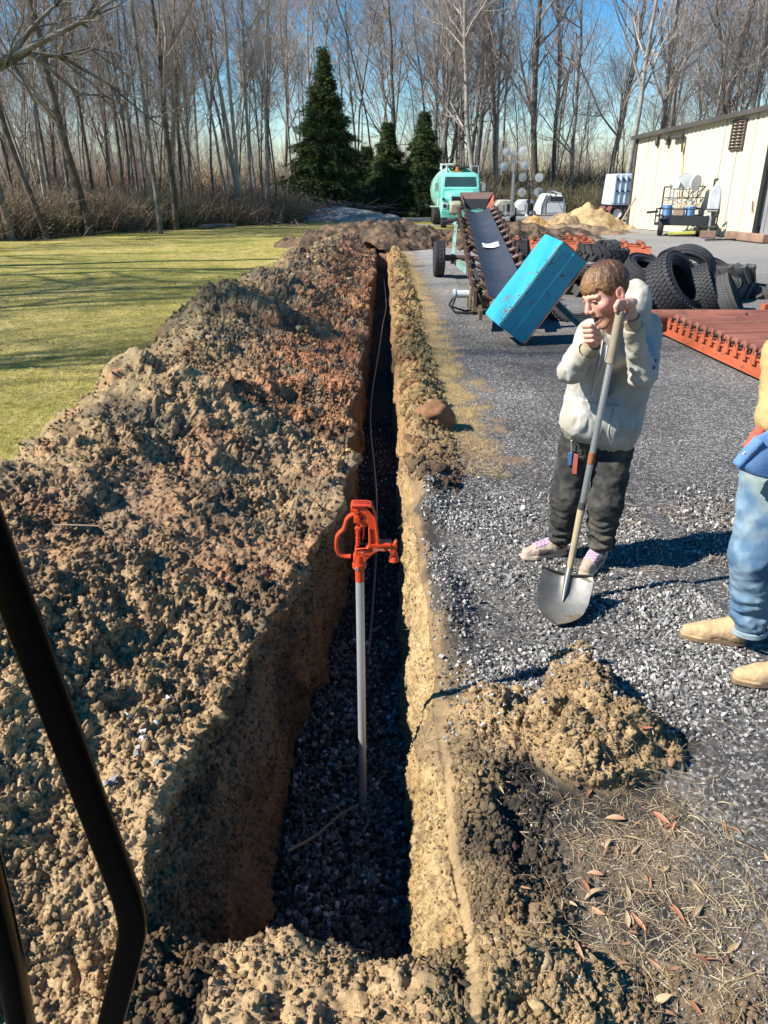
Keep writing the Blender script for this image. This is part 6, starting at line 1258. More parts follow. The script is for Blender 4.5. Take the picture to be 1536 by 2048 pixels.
# ---- head in its own frame: x his left, y forwards, z up
def head_sdf(p, mouth=1.):
    q = p.copy(); q[:, 0] = np.abs(q[:, 0]); d = ell(p, (0, -.012, .032), (.076, .097, .086))
    d = smin(d, ell(p, (0, .034, -.040), (.057, .058, .074)), .03); d = smin(d, cap(q, (.054, -.012, -.058), (.020, .066, -.114), .019, .016), .020); d = smin(d, ell(p, (0, .068, -.110), (.022, .020, .018)), .02)
    d = smin(d, cap(q, (0, .089, .020), (.042, .072, .019), .012, .011), .010); d = smin(d, ell(q, (.046, .058, -.026), (.020, .022, .020)), .02)
    d = smax(d, -ell(q, (.031, .096, .001), (.017, .013, .010)), .010)
    d = smin(d, cap(p, (0, .090, .012), (0, .110, -.030), .009, .0125), .010); d = smin(d, ell(q, (.012, .101, -.037), (.009, .010, .008)), .006)
    d = smin(d, cap(q, (0, .094, -.060), (.020, .082, -.064), .0065, .005), .006)
    d = smin(d, cap(q, (0, .088, -.091), (.018, .078, -.085), .0075, .005), .007)
    if mouth: d = smax(d, -ell(p, (0, .092, -.075), (.018, .026, .0105)), .004)
    ear = smax(ell(q, (.081, -.012, -.008), (.011, .021, .032)), -ell(q, (.092, -.006, -.006), (.008, .012, .020)), .004); d = smin(d, ear, .006)
    return d
def hair_sdf(p):
    d = ell(p, (0, -.014, .040), (.086, .108, .094)); hl = np.interp(p[:, 1], [-.12, -.06, -.028, -.015, .0, .02, .04, .06, .075, .10], [-.075, -.065, -.04, .015, .018, -.01, .012, .045, .040, .036]); hl = hl + .006 * np.sin(p[:, 0] * 260) * (p[:, 1] > .05)
    az = np.arctan2(p[:, 0], p[:, 1] + .055); pol = np.arccos(np.clip((p[:, 2] - .02) / (np.linalg.norm(p - np.array([0, -.014, .02], np.float32), axis=1) + 1e-6), -1, 1)); st = np.stack([np.cos(az) * 9, np.sin(az) * 9, pol * 1.3], 1); d = d - .0026 * fbm(st, 4.2, 3, 91, .6, kind='ridge') * sstep(.0, .5, pol) - .004 * fbm(st, .7, 2, 92)
    return smax(d, hl - p[:, 2], .008)
def make_head(c, fwd, up, s, hair_cols, beard=1., mouth=1.):
    f_ = Vector(fwd).normalized(); u_ = Vector(up); l_ = u_.cross(f_) * -1; l_ = f_.cross(u_) * -1; l_.normalize(); u_ = f_.cross(l_); u_ = u_ if u_.z > 0 else -u_; B = np.array([l_[:], f_[:], u_[:]]) * s; c = np.array(c)
    V, F = nets(lambda p: head_sdf(p, mouth), (-.1, -.12, -.14), (.1, .13, .13), .0028)
    col = const(V, (.60, .34, .25)); ax_ = np.abs(V[:, 0])
    def L(w_, k): nonlocal col; w_ = np.clip(w_, 0, 1)[:, None]; col = col * (1 - w_) + np.array(k) * w_
    L(.55 * np.exp(-((ax_ - .042) / .02) ** 2 - ((V[:, 2] + .03) / .03) ** 2) * (V[:, 1] > .02), (.62, .22, .17)); L(.5 * np.exp(-(ax_ / .014) ** 2 - ((V[:, 2] + .03) / .02) ** 2) * (V[:, 1] > .09), (.62, .24, .19)); L(.6 * (ax_ > .076), (.62, .24, .19))
    bd = sstep(-.035, -.075, V[:, 2] + .35 * np.maximum(0, V[:, 1] - .06)) * sstep(.115, .0, np.abs(V[:, 1] - .03) - .045) * (V[:, 1] > -.045); bd = np.maximum(bd, .35 * np.exp(-((V[:, 2] + .052) / .006) ** 2) * (V[:, 1] > .07) * (ax_ < .026)); L(beard * bd * .9 * (.6 + .4 * np.clip(fbm(V, 220, 2, 5) + .5, 0, 1)), (.27, .125, .062))
    L(.9 * np.exp(-((V[:, 2] + .060) / .0035) ** 2 - (ax_ / .018) ** 2) * (V[:, 1] > .078), (.48, .26, .20)); L(.9 * np.exp(-((V[:, 2] + .090) / .0045) ** 2 - (ax_ / .016) ** 2) * (V[:, 1] > .078), (.48, .26, .20))
    if mouth: L(sstep(.0, -.003, ell(V, (0, .085, -.075), (.0165, .030, .0098))), (.06, .012, .012))
    L(.8 * np.exp(-((V[:, 2] - .022 + .1 * ax_) / .0045) ** 2) * (ax_ > .012) * (ax_ < .047) * (V[:, 1] > .06), (.26, .14, .075)); L(.8 * np.exp(-((V[:, 2] - .000) / .0022) ** 2) * (ax_ > .019) * (ax_ < .044) * (V[:, 1] > .07), (.20, .10, .08))
    Vh, Fh = nets(hair_sdf, (-.11, -.14, -.10), (.11, .12, .15), .0030); ch = const(Vh, hair_cols[0]); w_ = np.clip(sstep(-.02, .09, Vh[:, 1]) * .9 + .55 * fbm(np.stack([np.cos(np.arctan2(Vh[:, 0], Vh[:, 1] + .055)) * 9, np.sin(np.arctan2(Vh[:, 0], Vh[:, 1] + .055)) * 9, Vh[:, 2] * 12], 1), 2.4, 3, 94), 0, 1)[:, None]; ch = ch * (1 - w_) + np.array(hair_cols[1]) * w_
    ev, ef = [], []
    return (V @ B + c, F, col), (Vh @ B + c, Fh, ch), lambda q: np.array(q) @ B + c
def obj_np(name, v_, f_, c_, mat, parent): return link(name, mesh_np(name, v_, f_, mat, True, c_), None, parent)
def bounds(pts, pad): a = np.array([list(p) for p in pts]); return a.min(0) - pad, a.max(0) + pad
def hit(f, px, py, y0=2.5, y1=5):                        # where a surface is met behind a photo pixel
    q = np.array([P(px, py, y_)[:] for y_ in np.linspace(y0, y1, 900)], np.float32); d = f(q); k = np.argmax(d < 0); return Vector(q[k].tolist())
# ---------------------------------------------------------------- the young man with the shovel
p1 = empty('person', G(1160, 1125), 'young man in grey hoodie and black trousers leaning on a shovel, fist at his mouth', 'person')
sL, sR = P(1183, 672, 3.98), P(1290, 676, 4.10)               # shoulders as seen left and right
hL, hR = P(1163, 848, 4.08), P(1232, 868, 4.10)
eL, wL = P(1143, 740, 3.84), P(1177, 700, 3.72); eR, wR = P(1286, 750, 3.84), P(1266, 650, 3.70)
hemA, hemB = P(1117, 866, 4.1), P(1278, 922, 4.1); hn = Vector((hemB.z - hemA.z, 0, -(hemB.x - hemA.x))).normalized(); hn = hn if hn.z < 0 else -hn
neck = P(1232, 655, 4.00); HEADC = Vector(P(1211, 587, 3.80)); HF = Vector((-.80, -.36, -.38)); HU = Vector((-.42, -.02, .9))
def hood(p):
    o = ell(p, P(1268, 608, 4.08), (.094, .11, .128)); o = smin(o, cap(p, P(1236, 672, 3.93), P(1300, 650, 4.10), .055, .06), .05); i = np.minimum(ell(p, P(1252, 588, 3.97), (.062, .13, .080)), ell(p, P(1228, 570, 3.95), (.075, .12, .12))); return smax(o, -i, .02)
def fold(p): pw = p + .05 * np.stack([fbm(p, 4, 2, 103), fbm(p, 4, 2, 104), fbm(p, 4, 2, 105)], 1); return .008 * fbm(pw * np.array([1, 1, .32]), 10, 2, 101, .5, kind='ridge') + .004 * fbm(pw * np.array([1, 1, .6]), 24, 2, 106, kind='ridge') + .006 * fbm(p, 4, 2, 102)
def slv(p):
    d1 = chain(p, [(sL, .074), (eL, .066), (wL, .044)], .02); d2 = chain(p, [(sR, .080), (eR, .070), (wR, .047)], .02)
    wr = lambda q, c, a: .006 * np.sin(90 * ((p - np.array(c)) @ np.array(Vector(a).normalized())) + 4 * fbm(p, 8, 2, 7)) * np.exp(-(np.linalg.norm(p - np.array(c), axis=1) / .13) ** 2)
    return np.minimum(d1 - wr(0, eL, (wL - eL) + (eL - sL)), d2 - wr(0, eR, (.3, 0, 1)))
def hoodie(p):
    t_ = cap(p, hL, sL, .122, .080); t_ = smin(t_, cap(p, hR, sR, .128, .086), .09); t_ = smin(t_, cap(p, P(1200, 700, 3.98), P(1262, 700, 4.04), .10, .11), .08); t_ = smin(t_, cap(p, P(1165, 842, 4.0), P(1232, 858, 4.02), .105, .11), .07)
    d = t_ - fold(p) * 1.0
    band_ = (p - np.array(hemA)) @ np.array(hn); d = d + .010 * sstep(-.055, -.04, band_) ; d = smax(d, band_, .012)
    pk = pxof(p); inb = (pk[:, 0] > 1128 + (pk[:, 1] - 790) * -.10) & (pk[:, 0] < 1236 - .10 * (pk[:, 1] - 850)) & (pk[:, 1] > 795 + .15 * (pk[:, 0] - 1130)) & (pk[:, 1] < 884 + .28 * (pk[:, 0] - 1130)) & (p[:, 1] < 4.03); d = d - .009 * inb
    s_ = slv(p) - fold(p) * 1.15; d = smin(d, s_, .022)
    return smin(d, hood(p) - fold(p) * .6, .03)
def pxof(p):
    dz = p[:, 2] - H; zz = p[:, 1] * CP - dz * SP; yy_ = p[:, 1] * SP + dz * CP; return np.stack([768 + FPX * p[:, 0] / zz, 1024 - FPX * yy_ / zz], 1)
def hoodie_cut(p):                                        # openings at the wrists and the neck
    d = hoodie(p); d = smax(d, -cap(p, wL + (wL - eL).normalized() * .030, wL + (wL - eL) * 2, .06), .004); d = smax(d, -cap(p, wR + (wR - eR).normalized() * .03, wR + (wR - eR) * 1.4, .055), .004); return d
lo, hi = bounds([sL, sR, hL, hR, eL, wL, eR, wR, P(1270, 560, 4.1), hemB], .15)
V, F = nets(hoodie_cut, lo, hi, .0085); c = const(V, (.45, .43, .385)); dirt = sstep(-.1, .35, fbm(V, 7, 4, 111))[:, None] * .5; lowz = sstep(1.15, .85, V[:, 2])[:, None]; cuff = (np.exp(-(np.linalg.norm(V - np.array(wL), axis=1) / .08) ** 2) + np.exp(-(np.linalg.norm(V - np.array(wR), axis=1) / .07) ** 2))[:, None]
w_ = np.clip(dirt * (.35 + .8 * lowz) + .75 * cuff, 0, .85); c = c * (1 - w_) + np.array([.33, .28, .175]) * w_; inside = hood(V); pass
obj_np('hoodie', V, F, c, M['fleece'], p1)
for s_, e_, w2 in ((0, eL, wL), (1, eR, wR)):
    d_ = (w2 - e_).normalized(); mm = MB(); mm.lathe(w2 + d_ * .022, d_, [(.036, -.028), (.041, -.03), (.0405, .0), (.041, .026), (.034, .028)], 24); mm.build('cuff', paint('cuff_fleece', (.34, .30, .20), .95, vary=.2, wscale=20, bump=.4) if s_ == 0 else bpy.data.materials['cuff_fleece'], p1)
# drawstring, seams
for pts in ([(1205, 680), (1198, 720), (1184, 790)], [(1215, 690), (1206, 730), (1190, 770)]):
    q = [hit(hoodie, a_, b_) + Vector((0, -.006, 0)) for a_, b_ in pts]; curve_tube('drawstring', q, .0038, M['lens'], parent=p1, n=6)
for pts, th in (([(1228, 815), (1222, 840), (1216, 865), (1222, 888)], .004), ([(1132, 797), (1180, 804), (1225, 812)], .0028)):
    q = [hit(hoodie, a_, b_) + Vector((0, -.001, 0)) for a_, b_ in pts]; curve_tube('pocket_seam', q, th, paint('seam', (.36, .34, .29), .95) if th > .003 else bpy.data.materials['seam'], parent=p1, n=6)
for ch, a_, b_, sz in (('G', 1313, 722, .030), ('U', 1309, 735, .026)): q = hit(hoodie, a_, b_) + Vector((-.012, -.012, -.008)); text(p1, ch, q, sz, ux=(.78, .62, -.1), mat=M.setdefault('navy', paint('navy_print', (.05, .06, .12), .8)), ext=.002)
# trousers
kA, aA = P(1133, 990, 4.06), P(1122, 1072, 4.12); kB, aB = P(1212, 1002, 3.98), P(1201, 1082, 4.02); cA, cB2 = P(1158, 880, 4.08), P(1226, 900, 4.08)
def trou(p):
    d = smin(chain(p, [(cA, .108), (kA, .088), (aA, .070)], .04), chain(p, [(cB2, .112), (kB, .096), (aB, .078)], .04), .035); f_ = .009 * fbm(p * np.array([1, 1, 1.5]), 7, 3, 121, .6, kind='ridge'); lowf = sstep(.45, .1, p[:, 2]) * .010 * np.sin(p[:, 2] * 95 + 6 * fbm(p, 6, 2, 8))
    d = d - f_ - lowf; d = smax(d, .055 - p[:, 2], .01); return smax(d, (p - np.array(hemA)) @ np.array(-hn) - .10, .02)
lo, hi = bounds([cA, kA, aA, cB2, kB, aB], .14); V, F = nets(trou, lo, hi, .0085); c = const(V, (.035, .035, .034)); w_ = (sstep(.0, .4, fbm(V, 6, 4, 122)) * .4 + .25 * sstep(.0, .3, fbm(V, 24, 3, 123)))[:, None]; c = c * (1 - w_) + np.array([.12, .11, .085]) * w_; obj_np('trousers', V, F, c, M['denimm'], p1)
# shoes
def shoe(parent, heel, toe, s_, cols, lace=None, boot=False):
    heel, toe = Vector(heel), Vector(toe); d_ = (toe - heel).normalized(); sd_ = Vector((d_.y, -d_.x, 0)); Lh = .285 * s_; o = np.array(heel); D3 = np.array([d_[:], sd_[:], (0, 0, 1)])
    def loc(p): return (p - o) @ D3.T
    def f(p):
        q = loc(p) / s_; up = chain(q, [(np.array((.035, 0, .055)), .040), (np.array((.10, 0, .062)), .044), (np.array((.17, 0, .046)), .040), (np.array((.238, 0, .036)), .034)], .03)
        up = smin(up, cap(q, (.045, 0, .06), (.038, 0, .13 if not boot else .17), .044, .046), .03); sole = np.maximum(np.maximum(np.abs(q[:, 2] - .014) - .014, 0), 0); w2 = np.interp(q[:, 0], [0, .05, .12, .20, .27], [.030, .040, .039, .049, .030])
        so = np.maximum(np.maximum(np.abs(q[:, 1]) - w2, np.abs(q[:, 0] - .134) - .142), np.abs(q[:, 2] - .014) - .014); so = smax(so, np.linalg.norm((q[:, :2] - np.array([.134, 0])) / np.array([.15, .055]), axis=1) * .05 - .053, .01)
        w3 = np.abs(q[:, 1]) - w2; up = smax(up, -(q[:, 2] - .012), .006); return smin(up - .0025 * fbm(p, 40, 2, 9), so, .004) * s_
    lo, hi = bounds([heel - d_ * .04, toe + d_ * .06, heel + sd_ * .07, heel - sd_ * .07, toe + sd_ * .07, toe - sd_ * .07, heel + Vector((0, 0, .24)), heel], .03); V, F = nets(f, lo, hi, .0042); q = loc(V) / s_
    c = const(V, cols[0]); m2 = (q[:, 2] < .027)[:, None]; c = np.where(m2, np.array(cols[1]), c); m3 = ((q[:, 0] > .10) & (q[:, 0] < .19) & (np.abs(q[:, 1]) > .028) & (q[:, 2] > .03) & (q[:, 2] < .07))[:, None]; c = np.where(m3, np.array(cols[2]), c); m4 = (q[:, 2] < .008)[:, None]; c = np.where(m4, np.array((.05, .04, .03)), c)
    w_ = (sstep(-.1, .4, fbm(V, 18, 4, 3)) * .35)[:, None]; c = c * (1 - w_) + np.array([.28, .21, .13]) * w_; sh = obj_np('boot' if boot else 'shoe', V, F, c, M['leather'], parent)
    if lace:
        for k in range(5):
            x_ = .088 + .024 * k; z_ = float(np.interp(x_, [.085, .12, .17, .2], [.112, .107, .093, .083])) + .002; W2 = lambda x, y_, z: heel + (d_ * x + sd_ * y_ + Vector((0, 0, z))) * s_
            mm = MB(); mm.tube([W2(x_, -.030, z_ - .011), W2(x_ + .006, 0, z_ + .002), W2(x_ + .014, .030, z_ - .011)], .0042 * s_, 6); mm.tube([W2(x_, .030, z_ - .011), W2(x_ + .006, 0, z_ + .003), W2(x_ + .014, -.030, z_ - .011)], .0042 * s_, 6); mm.build('lace', lace, sh)
    return sh
M['lilac'] = paint('lilac_lace', (.50, .33, .56), .8)
sc_ = (.42, .33, .26), (.52, .44, .33), (.14, .11, .10)
hA = G(1132, 1116); shoe(p1, (hA.x, hA.y + .05, 0), G(1045, 1118), 1.04, sc_, M['lilac']); hB = G(1206, 1122); tB = G(1158, 1162); shoe(p1, (hB.x - .01, hB.y + .02, 0), tB, 1.04, sc_, M['lilac'])
# body under the clothes: head, neck, arms, hands, legs
hd1, hr1, HT = make_head(HEADC, HF, HU, 1.15, [(.085, .042, .024), (.25, .13, .055)])
def core(p):
    d = cap(p, HT((0, -.02, -.05)), neck + Vector((0, .02, -.05)), .062, .070); d = smin(d, chain(p, [(sL, .035), (eL, .030), (wL, .028)], .005), .005); d = smin(d, chain(p, [(sR, .035), (eR, .030), (wR, .028)], .005), .005); d = smin(d, cap(p, P(1240, 700, 4.14), P(1205, 860, 4.14), .04, .05), .01)
    d = smin(d, chain(p, [(cA, .07), (kA, .055), (aA, .045)], .03), .04); return smin(d, chain(p, [(cB2, .07), (kB, .055), (aB, .045)], .03), .04)
lo, hi = bounds([sL, sR, eL, eR, wL, wR, aA, aB, HEADC], .09); V, F = nets(core, lo, hi, .014); cv_ = const(V, (.58, .33, .245))
ndk = np.exp(-((V[:, 2] - neck.z) / .15) ** 2)[:, None] * 0; coreM = (V, F, cv_)
# his right hand: a loose fist held to the mouth
def fistf(p):
    d = cap(p, wL, P(1180, 687, 3.69), .028, .030); d = smin(d, ell(p, P(1182, 670, 3.69), (.034, .030, .044)), .02)
    for k in range(4):
        y_ = 651 + 10.0 * k; r_ = (.0125, .013, .0125, .0112)[k]; a_, b_, c2_, e_ = P(1183 + k * 1, y_ + 6, 3.675), P(1168 + 1.6 * k, y_ + 1, 3.645), P(1181 + 1.5 * k, y_ + 0.5, 3.605), P(1193 + .5 * k, y_ + 5, 3.635)
        d = np.minimum(smin(d, chain(p, [(a_, r_ * 1.1), (b_, r_), ], .004), .006), chain(p, [(b_, r_ * 1.02), (c2_, r_ * .95), (e_, r_ * .82)], .004))
    return np.minimum(d, chain(p, [(P(1191, 690, 3.66), .015), (P(1200, 675, 3.64), .0135), (P(1194, 657, 3.625), .0115)], .006))
def handf(p):
    d = cap(p, wR, P(1262, 628, 3.680), .027, .027); d = smin(d, chain(p, [(P(1262, 630, 3.680), .025), (P(1259, 610, 3.670), .027)], .01), .02); d = smin(d, cap(p, P(1250, 607, 3.640), P(1266, 605, 3.710), .023, .022), .02)
    for k in range(4):
        r_ = (.0118, .0122, .0118, .0105)[k]; a_ = P(1250 + 5.2 * k, 602 + .5 * k, 3.635 + .022 * k); b_ = P(1237 + 4.5 * k, 603 + 2 * k, 3.605 + .02 * k); e_ = P(1232 + 4.2 * k, 622 + 1.5 * k, 3.590 + .018 * k)
        d = smin(d, cap(p, a_, b_, r_ * 1.1, r_), .006); d = np.minimum(d, chain(p, [(b_, r_), (P(1231.5 + 4.4 * k, 613 + 1.6 * k, 3.590 + .018 * k), r_ * .94), (e_, r_ * .8)], .004))
    return np.minimum(d, chain(p, [(P(1256, 628, 3.670), .015), (P(1250, 634, 3.640), .013), (P(1246, 640, 3.605), .011)], .006))
ms = [hd1, coreM]
for f_, ctr in ((fistf, P(1188, 664, 3.67)), (handf, P(1252, 622, 3.66))):
    lo, hi = bounds([ctr], .125); V, F = nets(f_, lo, hi, .0028); c = const(V, (.60, .345, .255)); w_ = sstep(.0, .4, fbm(V, 40, 3, 4))[:, None] * .3; c = c * (1 - w_) + np.array([.58, .25, .18]) * w_; ms.append((V, F, c))
V, F, c = joinm(ms); obj_np('body', V, F, c, M['skin'], p1); obj_np('hair', *hr1, M['hairm'], p1)
for s_ in (-1, 1):
    mm = MB(); mm.ball(Vector(HT((s_ * .030, .0775, .0005))), .0125); mm.build('eye', M.setdefault('eyem', paint('dark_eye', (.16, .13, .12), .25, bump=0)), p1); mm = MB()  # one dark tone over the whole eyeball, in place of a pupil
    a_ = [Vector(HT((s_ * .030 + .0145 * math.cos(t_), .0885 - .004 * abs(math.cos(t_)), .0045 + .003 * math.sin(t_)))) for t_ in np.linspace(0, math.pi, 7)]; mm.tube(a_, .0035, 6); mm.build('eyelid', M.setdefault('lid', paint('eyelid_skin', (.42, .20, .15), .5)), p1)
mm = MB(); mm.box(Vector(HT((0, .078, -.067))), (.03, .012, .006), Matrix(((1, 0, 0), (0, 1, 0), (0, 0, 1)))); mm.build('teeth', M['white'], p1, bevel=.002)
# key lanyard
kl = empty('key_lanyard', P(1146, 900, 3.93), 'blue and red key tags hanging from the waist of the hooded man', 'keys'); 
def tagm(px0, py0, px1, py1, Yt, w_, nm, mt): m = MB(); m.beam(P(px0, py0, Yt), P(px1, py1, Yt + .01), w_, .006); m.build(nm, mt, kl, bevel=.002)
Yk = hit(trou, 1145, 915).y - .015
tagm(1143, 880, 1143, 908, Yk, .012, 'clip', M['steel']); tagm(1141, 905, 1139, 930, Yk, .022, 'blue_tag', M['blueplastic']); tagm(1152, 908, 1149, 948, Yk - .006, .028, 'red_tag', paint('faded_red', (.40, .10, .07), .6)); 
m = MB(); m.tube([P(1147, 885, Yk), P(1157, 890, Yk), P(1156, 905, Yk), P(1147, 900, Yk)], .0025, 6); m.build('ring', M['steel'], kl)
# ---------------------------------------------------------------- shovel
S0 = P(1241, 622, 3.605); tipS = G(1114, 1252, .004); S3 = P(1137, 1148, 3.60); Sx = lambda u: S0.lerp(S3, u); sv = empty('shovel', tipS, 'round point shovel with wooden grip, steel mid shaft and worn muddy blade', 'shovel'); SL = (S3 - S0).length
M['ash'] = paint('grey_wood_grip', (.30, .25, .17), .7, vary=.25, wscale=14, bump=.3); M['ash2'] = paint('muddy_wood', (.42, .34, .20), .8, vary=.25, wscale=14, bump=.4)
def cyl_part(nm, u0, u1, r0_, r1_, mt): m = MB(); m.cyl(Sx(u0), Sx(u1), r0_, r1_, 24); m.build(nm, mt, sv, bevel=.002)
cyl_part('grip', 0, .175, .0205, .023, M['ash']); cyl_part('steel_shaft', .172, .725, .0155, .0165, M['steel']); cyl_part('tape', .50, .545, .0172, .0172, M['rust']); cyl_part('lower_shaft', .715, .985, .020, .0165, M['ash2']); cyl_part('ferrule', .695, .725, .0185, .021, M['dark'])
bdir = (tipS - S3).normalized(); bx = bdir.cross(Vector((0, -1, 0))).normalized(); bx = (P(1180, 1150, 3.60) - P(1080, 1145, 3.66)).normalized(); bx = (bx - bdir * bx.dot(bdir)).normalized(); bn = bx.cross(bdir); bn = bn if bn.y < 0 else -bn; BLn = (tipS - S3).length
m = MB(); nu, nv = 24, 20; vs = []
for i in range(nu + 1):
    u = i / nu; hw = np.interp(u, [0, .03, .12, .5, .72, .85, .94, 1], [.128, .135, .138, .134, .118, .088, .052, .004])
    for j in range(nv + 1): x_ = (j / nv * 2 - 1); z = .045 * (x_ ** 2) * (1 - .5 * u) - .018 * math.sin(u * 3.1) + .020 * math.exp(-(x_ / .16) ** 2) * max(0, 1 - u / .5); vs.append(S3 + bdir * (BLn * (.06 + .94 * u)) + bx * (hw * x_) + bn * z)
W1 = nv + 1; n0 = len(vs); vs2 = [v_ - bn * .004 for v_ in vs]; fs = [(i * W1 + j, i * W1 + j + 1, (i + 1) * W1 + j + 1, (i + 1) * W1 + j) for i in range(nu) for j in range(nv)]
bo = [j for j in range(W1)] + [i * W1 + nv for i in range(1, nu + 1)] + [nu * W1 + j for j in range(nv - 1, -1, -1)] + [i * W1 for i in range(nu - 1, 0, -1)]
m.add(vs + vs2, fs + [tuple(n0 + q for q in f[::-1]) for f in fs] + [(bo[k], bo[(k + 1) % len(bo)], n0 + bo[(k + 1) % len(bo)], n0 + bo[k]) for k in range(len(bo))])
m.build('blade', paint('worn_blade_steel', (.24, .235, .215), .48, .55, vary=.5, wscale=6, wear=(.17, .135, .09), wamt=.54, bump=.25), sv)
m = MB(); m.beam(S3 + bdir * BLn * .055 + bx * .138 + bn * .045, S3 + bdir * BLn * .055 + bx * .02 + bn * .012, .030, .006, bdir); m.beam(S3 + bdir * BLn * .055 - bx * .138 + bn * .045, S3 + bdir * BLn * .055 - bx * .02 + bn * .012, .030, .006, bdir); m.build('foot_rest', M['dark'], sv)
m = MB(); m.tube([Sx(.97), S3 + bdir * .03 + bn * .008, S3 + bdir * BLn * .35 + bn * .004, S3 + bdir * BLn * .52 - bn * .012], [.018, .019, .013, .003], 14); m.build('socket', bpy.data.materials['worn_blade_steel'], sv)
# ---------------------------------------------------------------- the man at the right border
b1h, b1t = G(1488, 1290), G(1340, 1270); b2h, b2t = G(1600, 1372), G(1456, 1362); c2 = Vector((1.98, 3.16, 0))
p2 = empty('person', c2, 'man at the right border in faded blue jeans, tan work boots and tan jacket', 'person')
aC = Vector((b1h.x - .0, b1h.y + .0, .12)); aD = Vector((b2h.x - .05, b2h.y, .12)); kC = P(1503, 1112, 3.10); kD = Vector((aD.x + .02, aD.y + .05, .52)); hC = Vector((kC.x + .07, 3.26, .93)); hD = Vector((hC.x + .16, 3.12, .93))
chest = Vector((hC.x + .17, 3.28, 1.30)); sC = chest + Vector((-.17, .05, .12)); sD = chest + Vector((.20, -.08, .12))
def jeans(p):
    d = smin(chain(p, [(hC, .115), (kC, .092), (aC + Vector((.0, 0, .01)), .082)], .04), chain(p, [(hD, .115), (kD, .092), (aD, .08)], .04), .04); d = smin(d, cap(p, hC + Vector((.02, 0, .02)), hD + Vector((0, 0, .04)), .12), .05)
    d = d - .008 * fbm(p * np.array([1, 1, 1.4]), 6, 3, 131, .6, kind='ridge') - sstep(.5, .15, p[:, 2]) * .009 * np.sin(p[:, 2] * 85 + 7 * fbm(p, 5, 2, 8)); d = smax(d, .075 - p[:, 2], .01); return smax(d, p[:, 2] - 1.0, .02)
lo, hi = bounds([hC, hD, kC, kD, aC, aD], .15); V, F = nets(jeans, lo, hi, .009); c = const(V, (.085, .155, .24)); w_ = sstep(-.1, .4, fbm(V, 6, 4, 132))[:, None] * .55; c = c * (1 - w_) + np.array([.25, .35, .42]) * w_; w_ = (sstep(.45, .75, V[:, 2]) * sstep(-.3, .2, fbm(V, 4, 3, 133)))[:, None] * .55; c = c * (1 - w_) + np.array([.30, .33, .25]) * w_
obj_np('jeans', V, F, c, M['denimm'], p2)
for an_, rr_ in ((aC, .086), (aD, .084)):
    mm = MB(); mm.lathe(Vector((an_.x, an_.y, .098)), (0, 0, 1), [(rr_, -.016), (rr_ + .005, -.012), (rr_ + .005, .012), (rr_, .016)], 28); mm.build('hem', M.setdefault('hem', paint('faded_hem', (.28, .36, .40), .9, vary=.4, wscale=20, bump=.4)), p2)
bc = (.50, .345, .185), (.22, .145, .085), (.46, .31, .17)
shoe(p2, (b1h.x - .0, b1h.y + .01, 0), b1t, 1.10, bc, None, True); shoe(p2, (b2h.x, b2h.y, 0), b2t, 1.10, bc, None, True)
hm0 = P(1466, 925, 3.12); hm1 = Vector((hD.x + .1, 3.1, .80))
def shirt(p):
    d = cap(p, Vector((hC.x + .04, 3.22, .90)), Vector((hD.x, 3.15, .92)), .165, .165); d = smin(d, cap(p, Vector((hC.x + .05, 3.22, 1.05)), Vector((hD.x, 3.18, 1.05)), .15), .05);  d = d - .006 * fbm(p, 10, 3, 141, kind='ridge'); cutz = hm0.z + .035 * np.sin((p[:, 0] - hm0.x) * 6) - .02 - .05 * (p[:, 0] - hm0.x) ; d = smax(d, cutz - p[:, 2], .006); d = smax(d, p[:, 2] - 1.1, .02); return smax(d, -(d + .012) - 0 * d + np.maximum(0, 0), .001) if 0 else d
lo, hi = bounds([hm0, Vector((hC.x, 3.22, .75)), Vector((hD.x, 3.15, 1.1))], .2); V, F = nets(shirt, lo, hi, .009); c = const(V, (.10, .21, .42)); w_ = sstep(-.2, .3, fbm(V, 12, 3, 142))[:, None] * .4; c = c * (1 - w_) + np.array([.22, .36, .56]) * w_; obj_np('denim_shirt', V, F, c, M['denimm'], p2)
q = P(1491, 908, 3.045); m = MB(); m.box(q + Vector((0, -.002, 0)), (.022, .004, .013), Matrix.Rotation(R(35), 3, 'Y')); tg_ = m.build('patch', M['white'], p2)
m = MB(); m.box(q + Vector((0, -.005, 0)), (.020, .003, .006), Matrix.Rotation(R(35), 3, 'Y')); m.build('patch_print', paint('red_print', (.45, .05, .05), .6), tg_)
def cloth(name, rows_, mat, parent, th=.006, wob=.006):
    nr, nc = 14, 18; A2, B2 = rows_; vs = []                     # two edges, each a list of points
    def along(L_, u): k = u * (len(L_) - 1); i = min(int(k), len(L_) - 2); return L_[i].lerp(L_[i + 1], k - i)
    for i in range(nr + 1):
        for j in range(nc + 1):
            q = along(A2, j / nc).lerp(along(B2, j / nc), i / nr); w3 = float(perlin(np.array([[q.x * 9, q.z * 9, 3.3]]), 5)[0]); vs.append(q + Vector((0, -.02 * math.sin(math.pi * i / nr) - wob * w3 * 2, 0)))
    fs = [(i * (nc + 1) + j, i * (nc + 1) + j + 1, (i + 1) * (nc + 1) + j + 1, (i + 1) * (nc + 1) + j) for i in range(nr) for j in range(nc)]
    o = MB().add(vs, fs).build(name, mat, parent); so = o.modifiers.new('thick', 'SOLIDIFY'); so.thickness = th; return o
M['denim_t'] = paint('denim_tail', (.11, .225, .43), .9, vary=.4, wscale=14, bump=.6); M['redc'] = paint('red_cloth', (.55, .09, .05), .85, vary=.15)
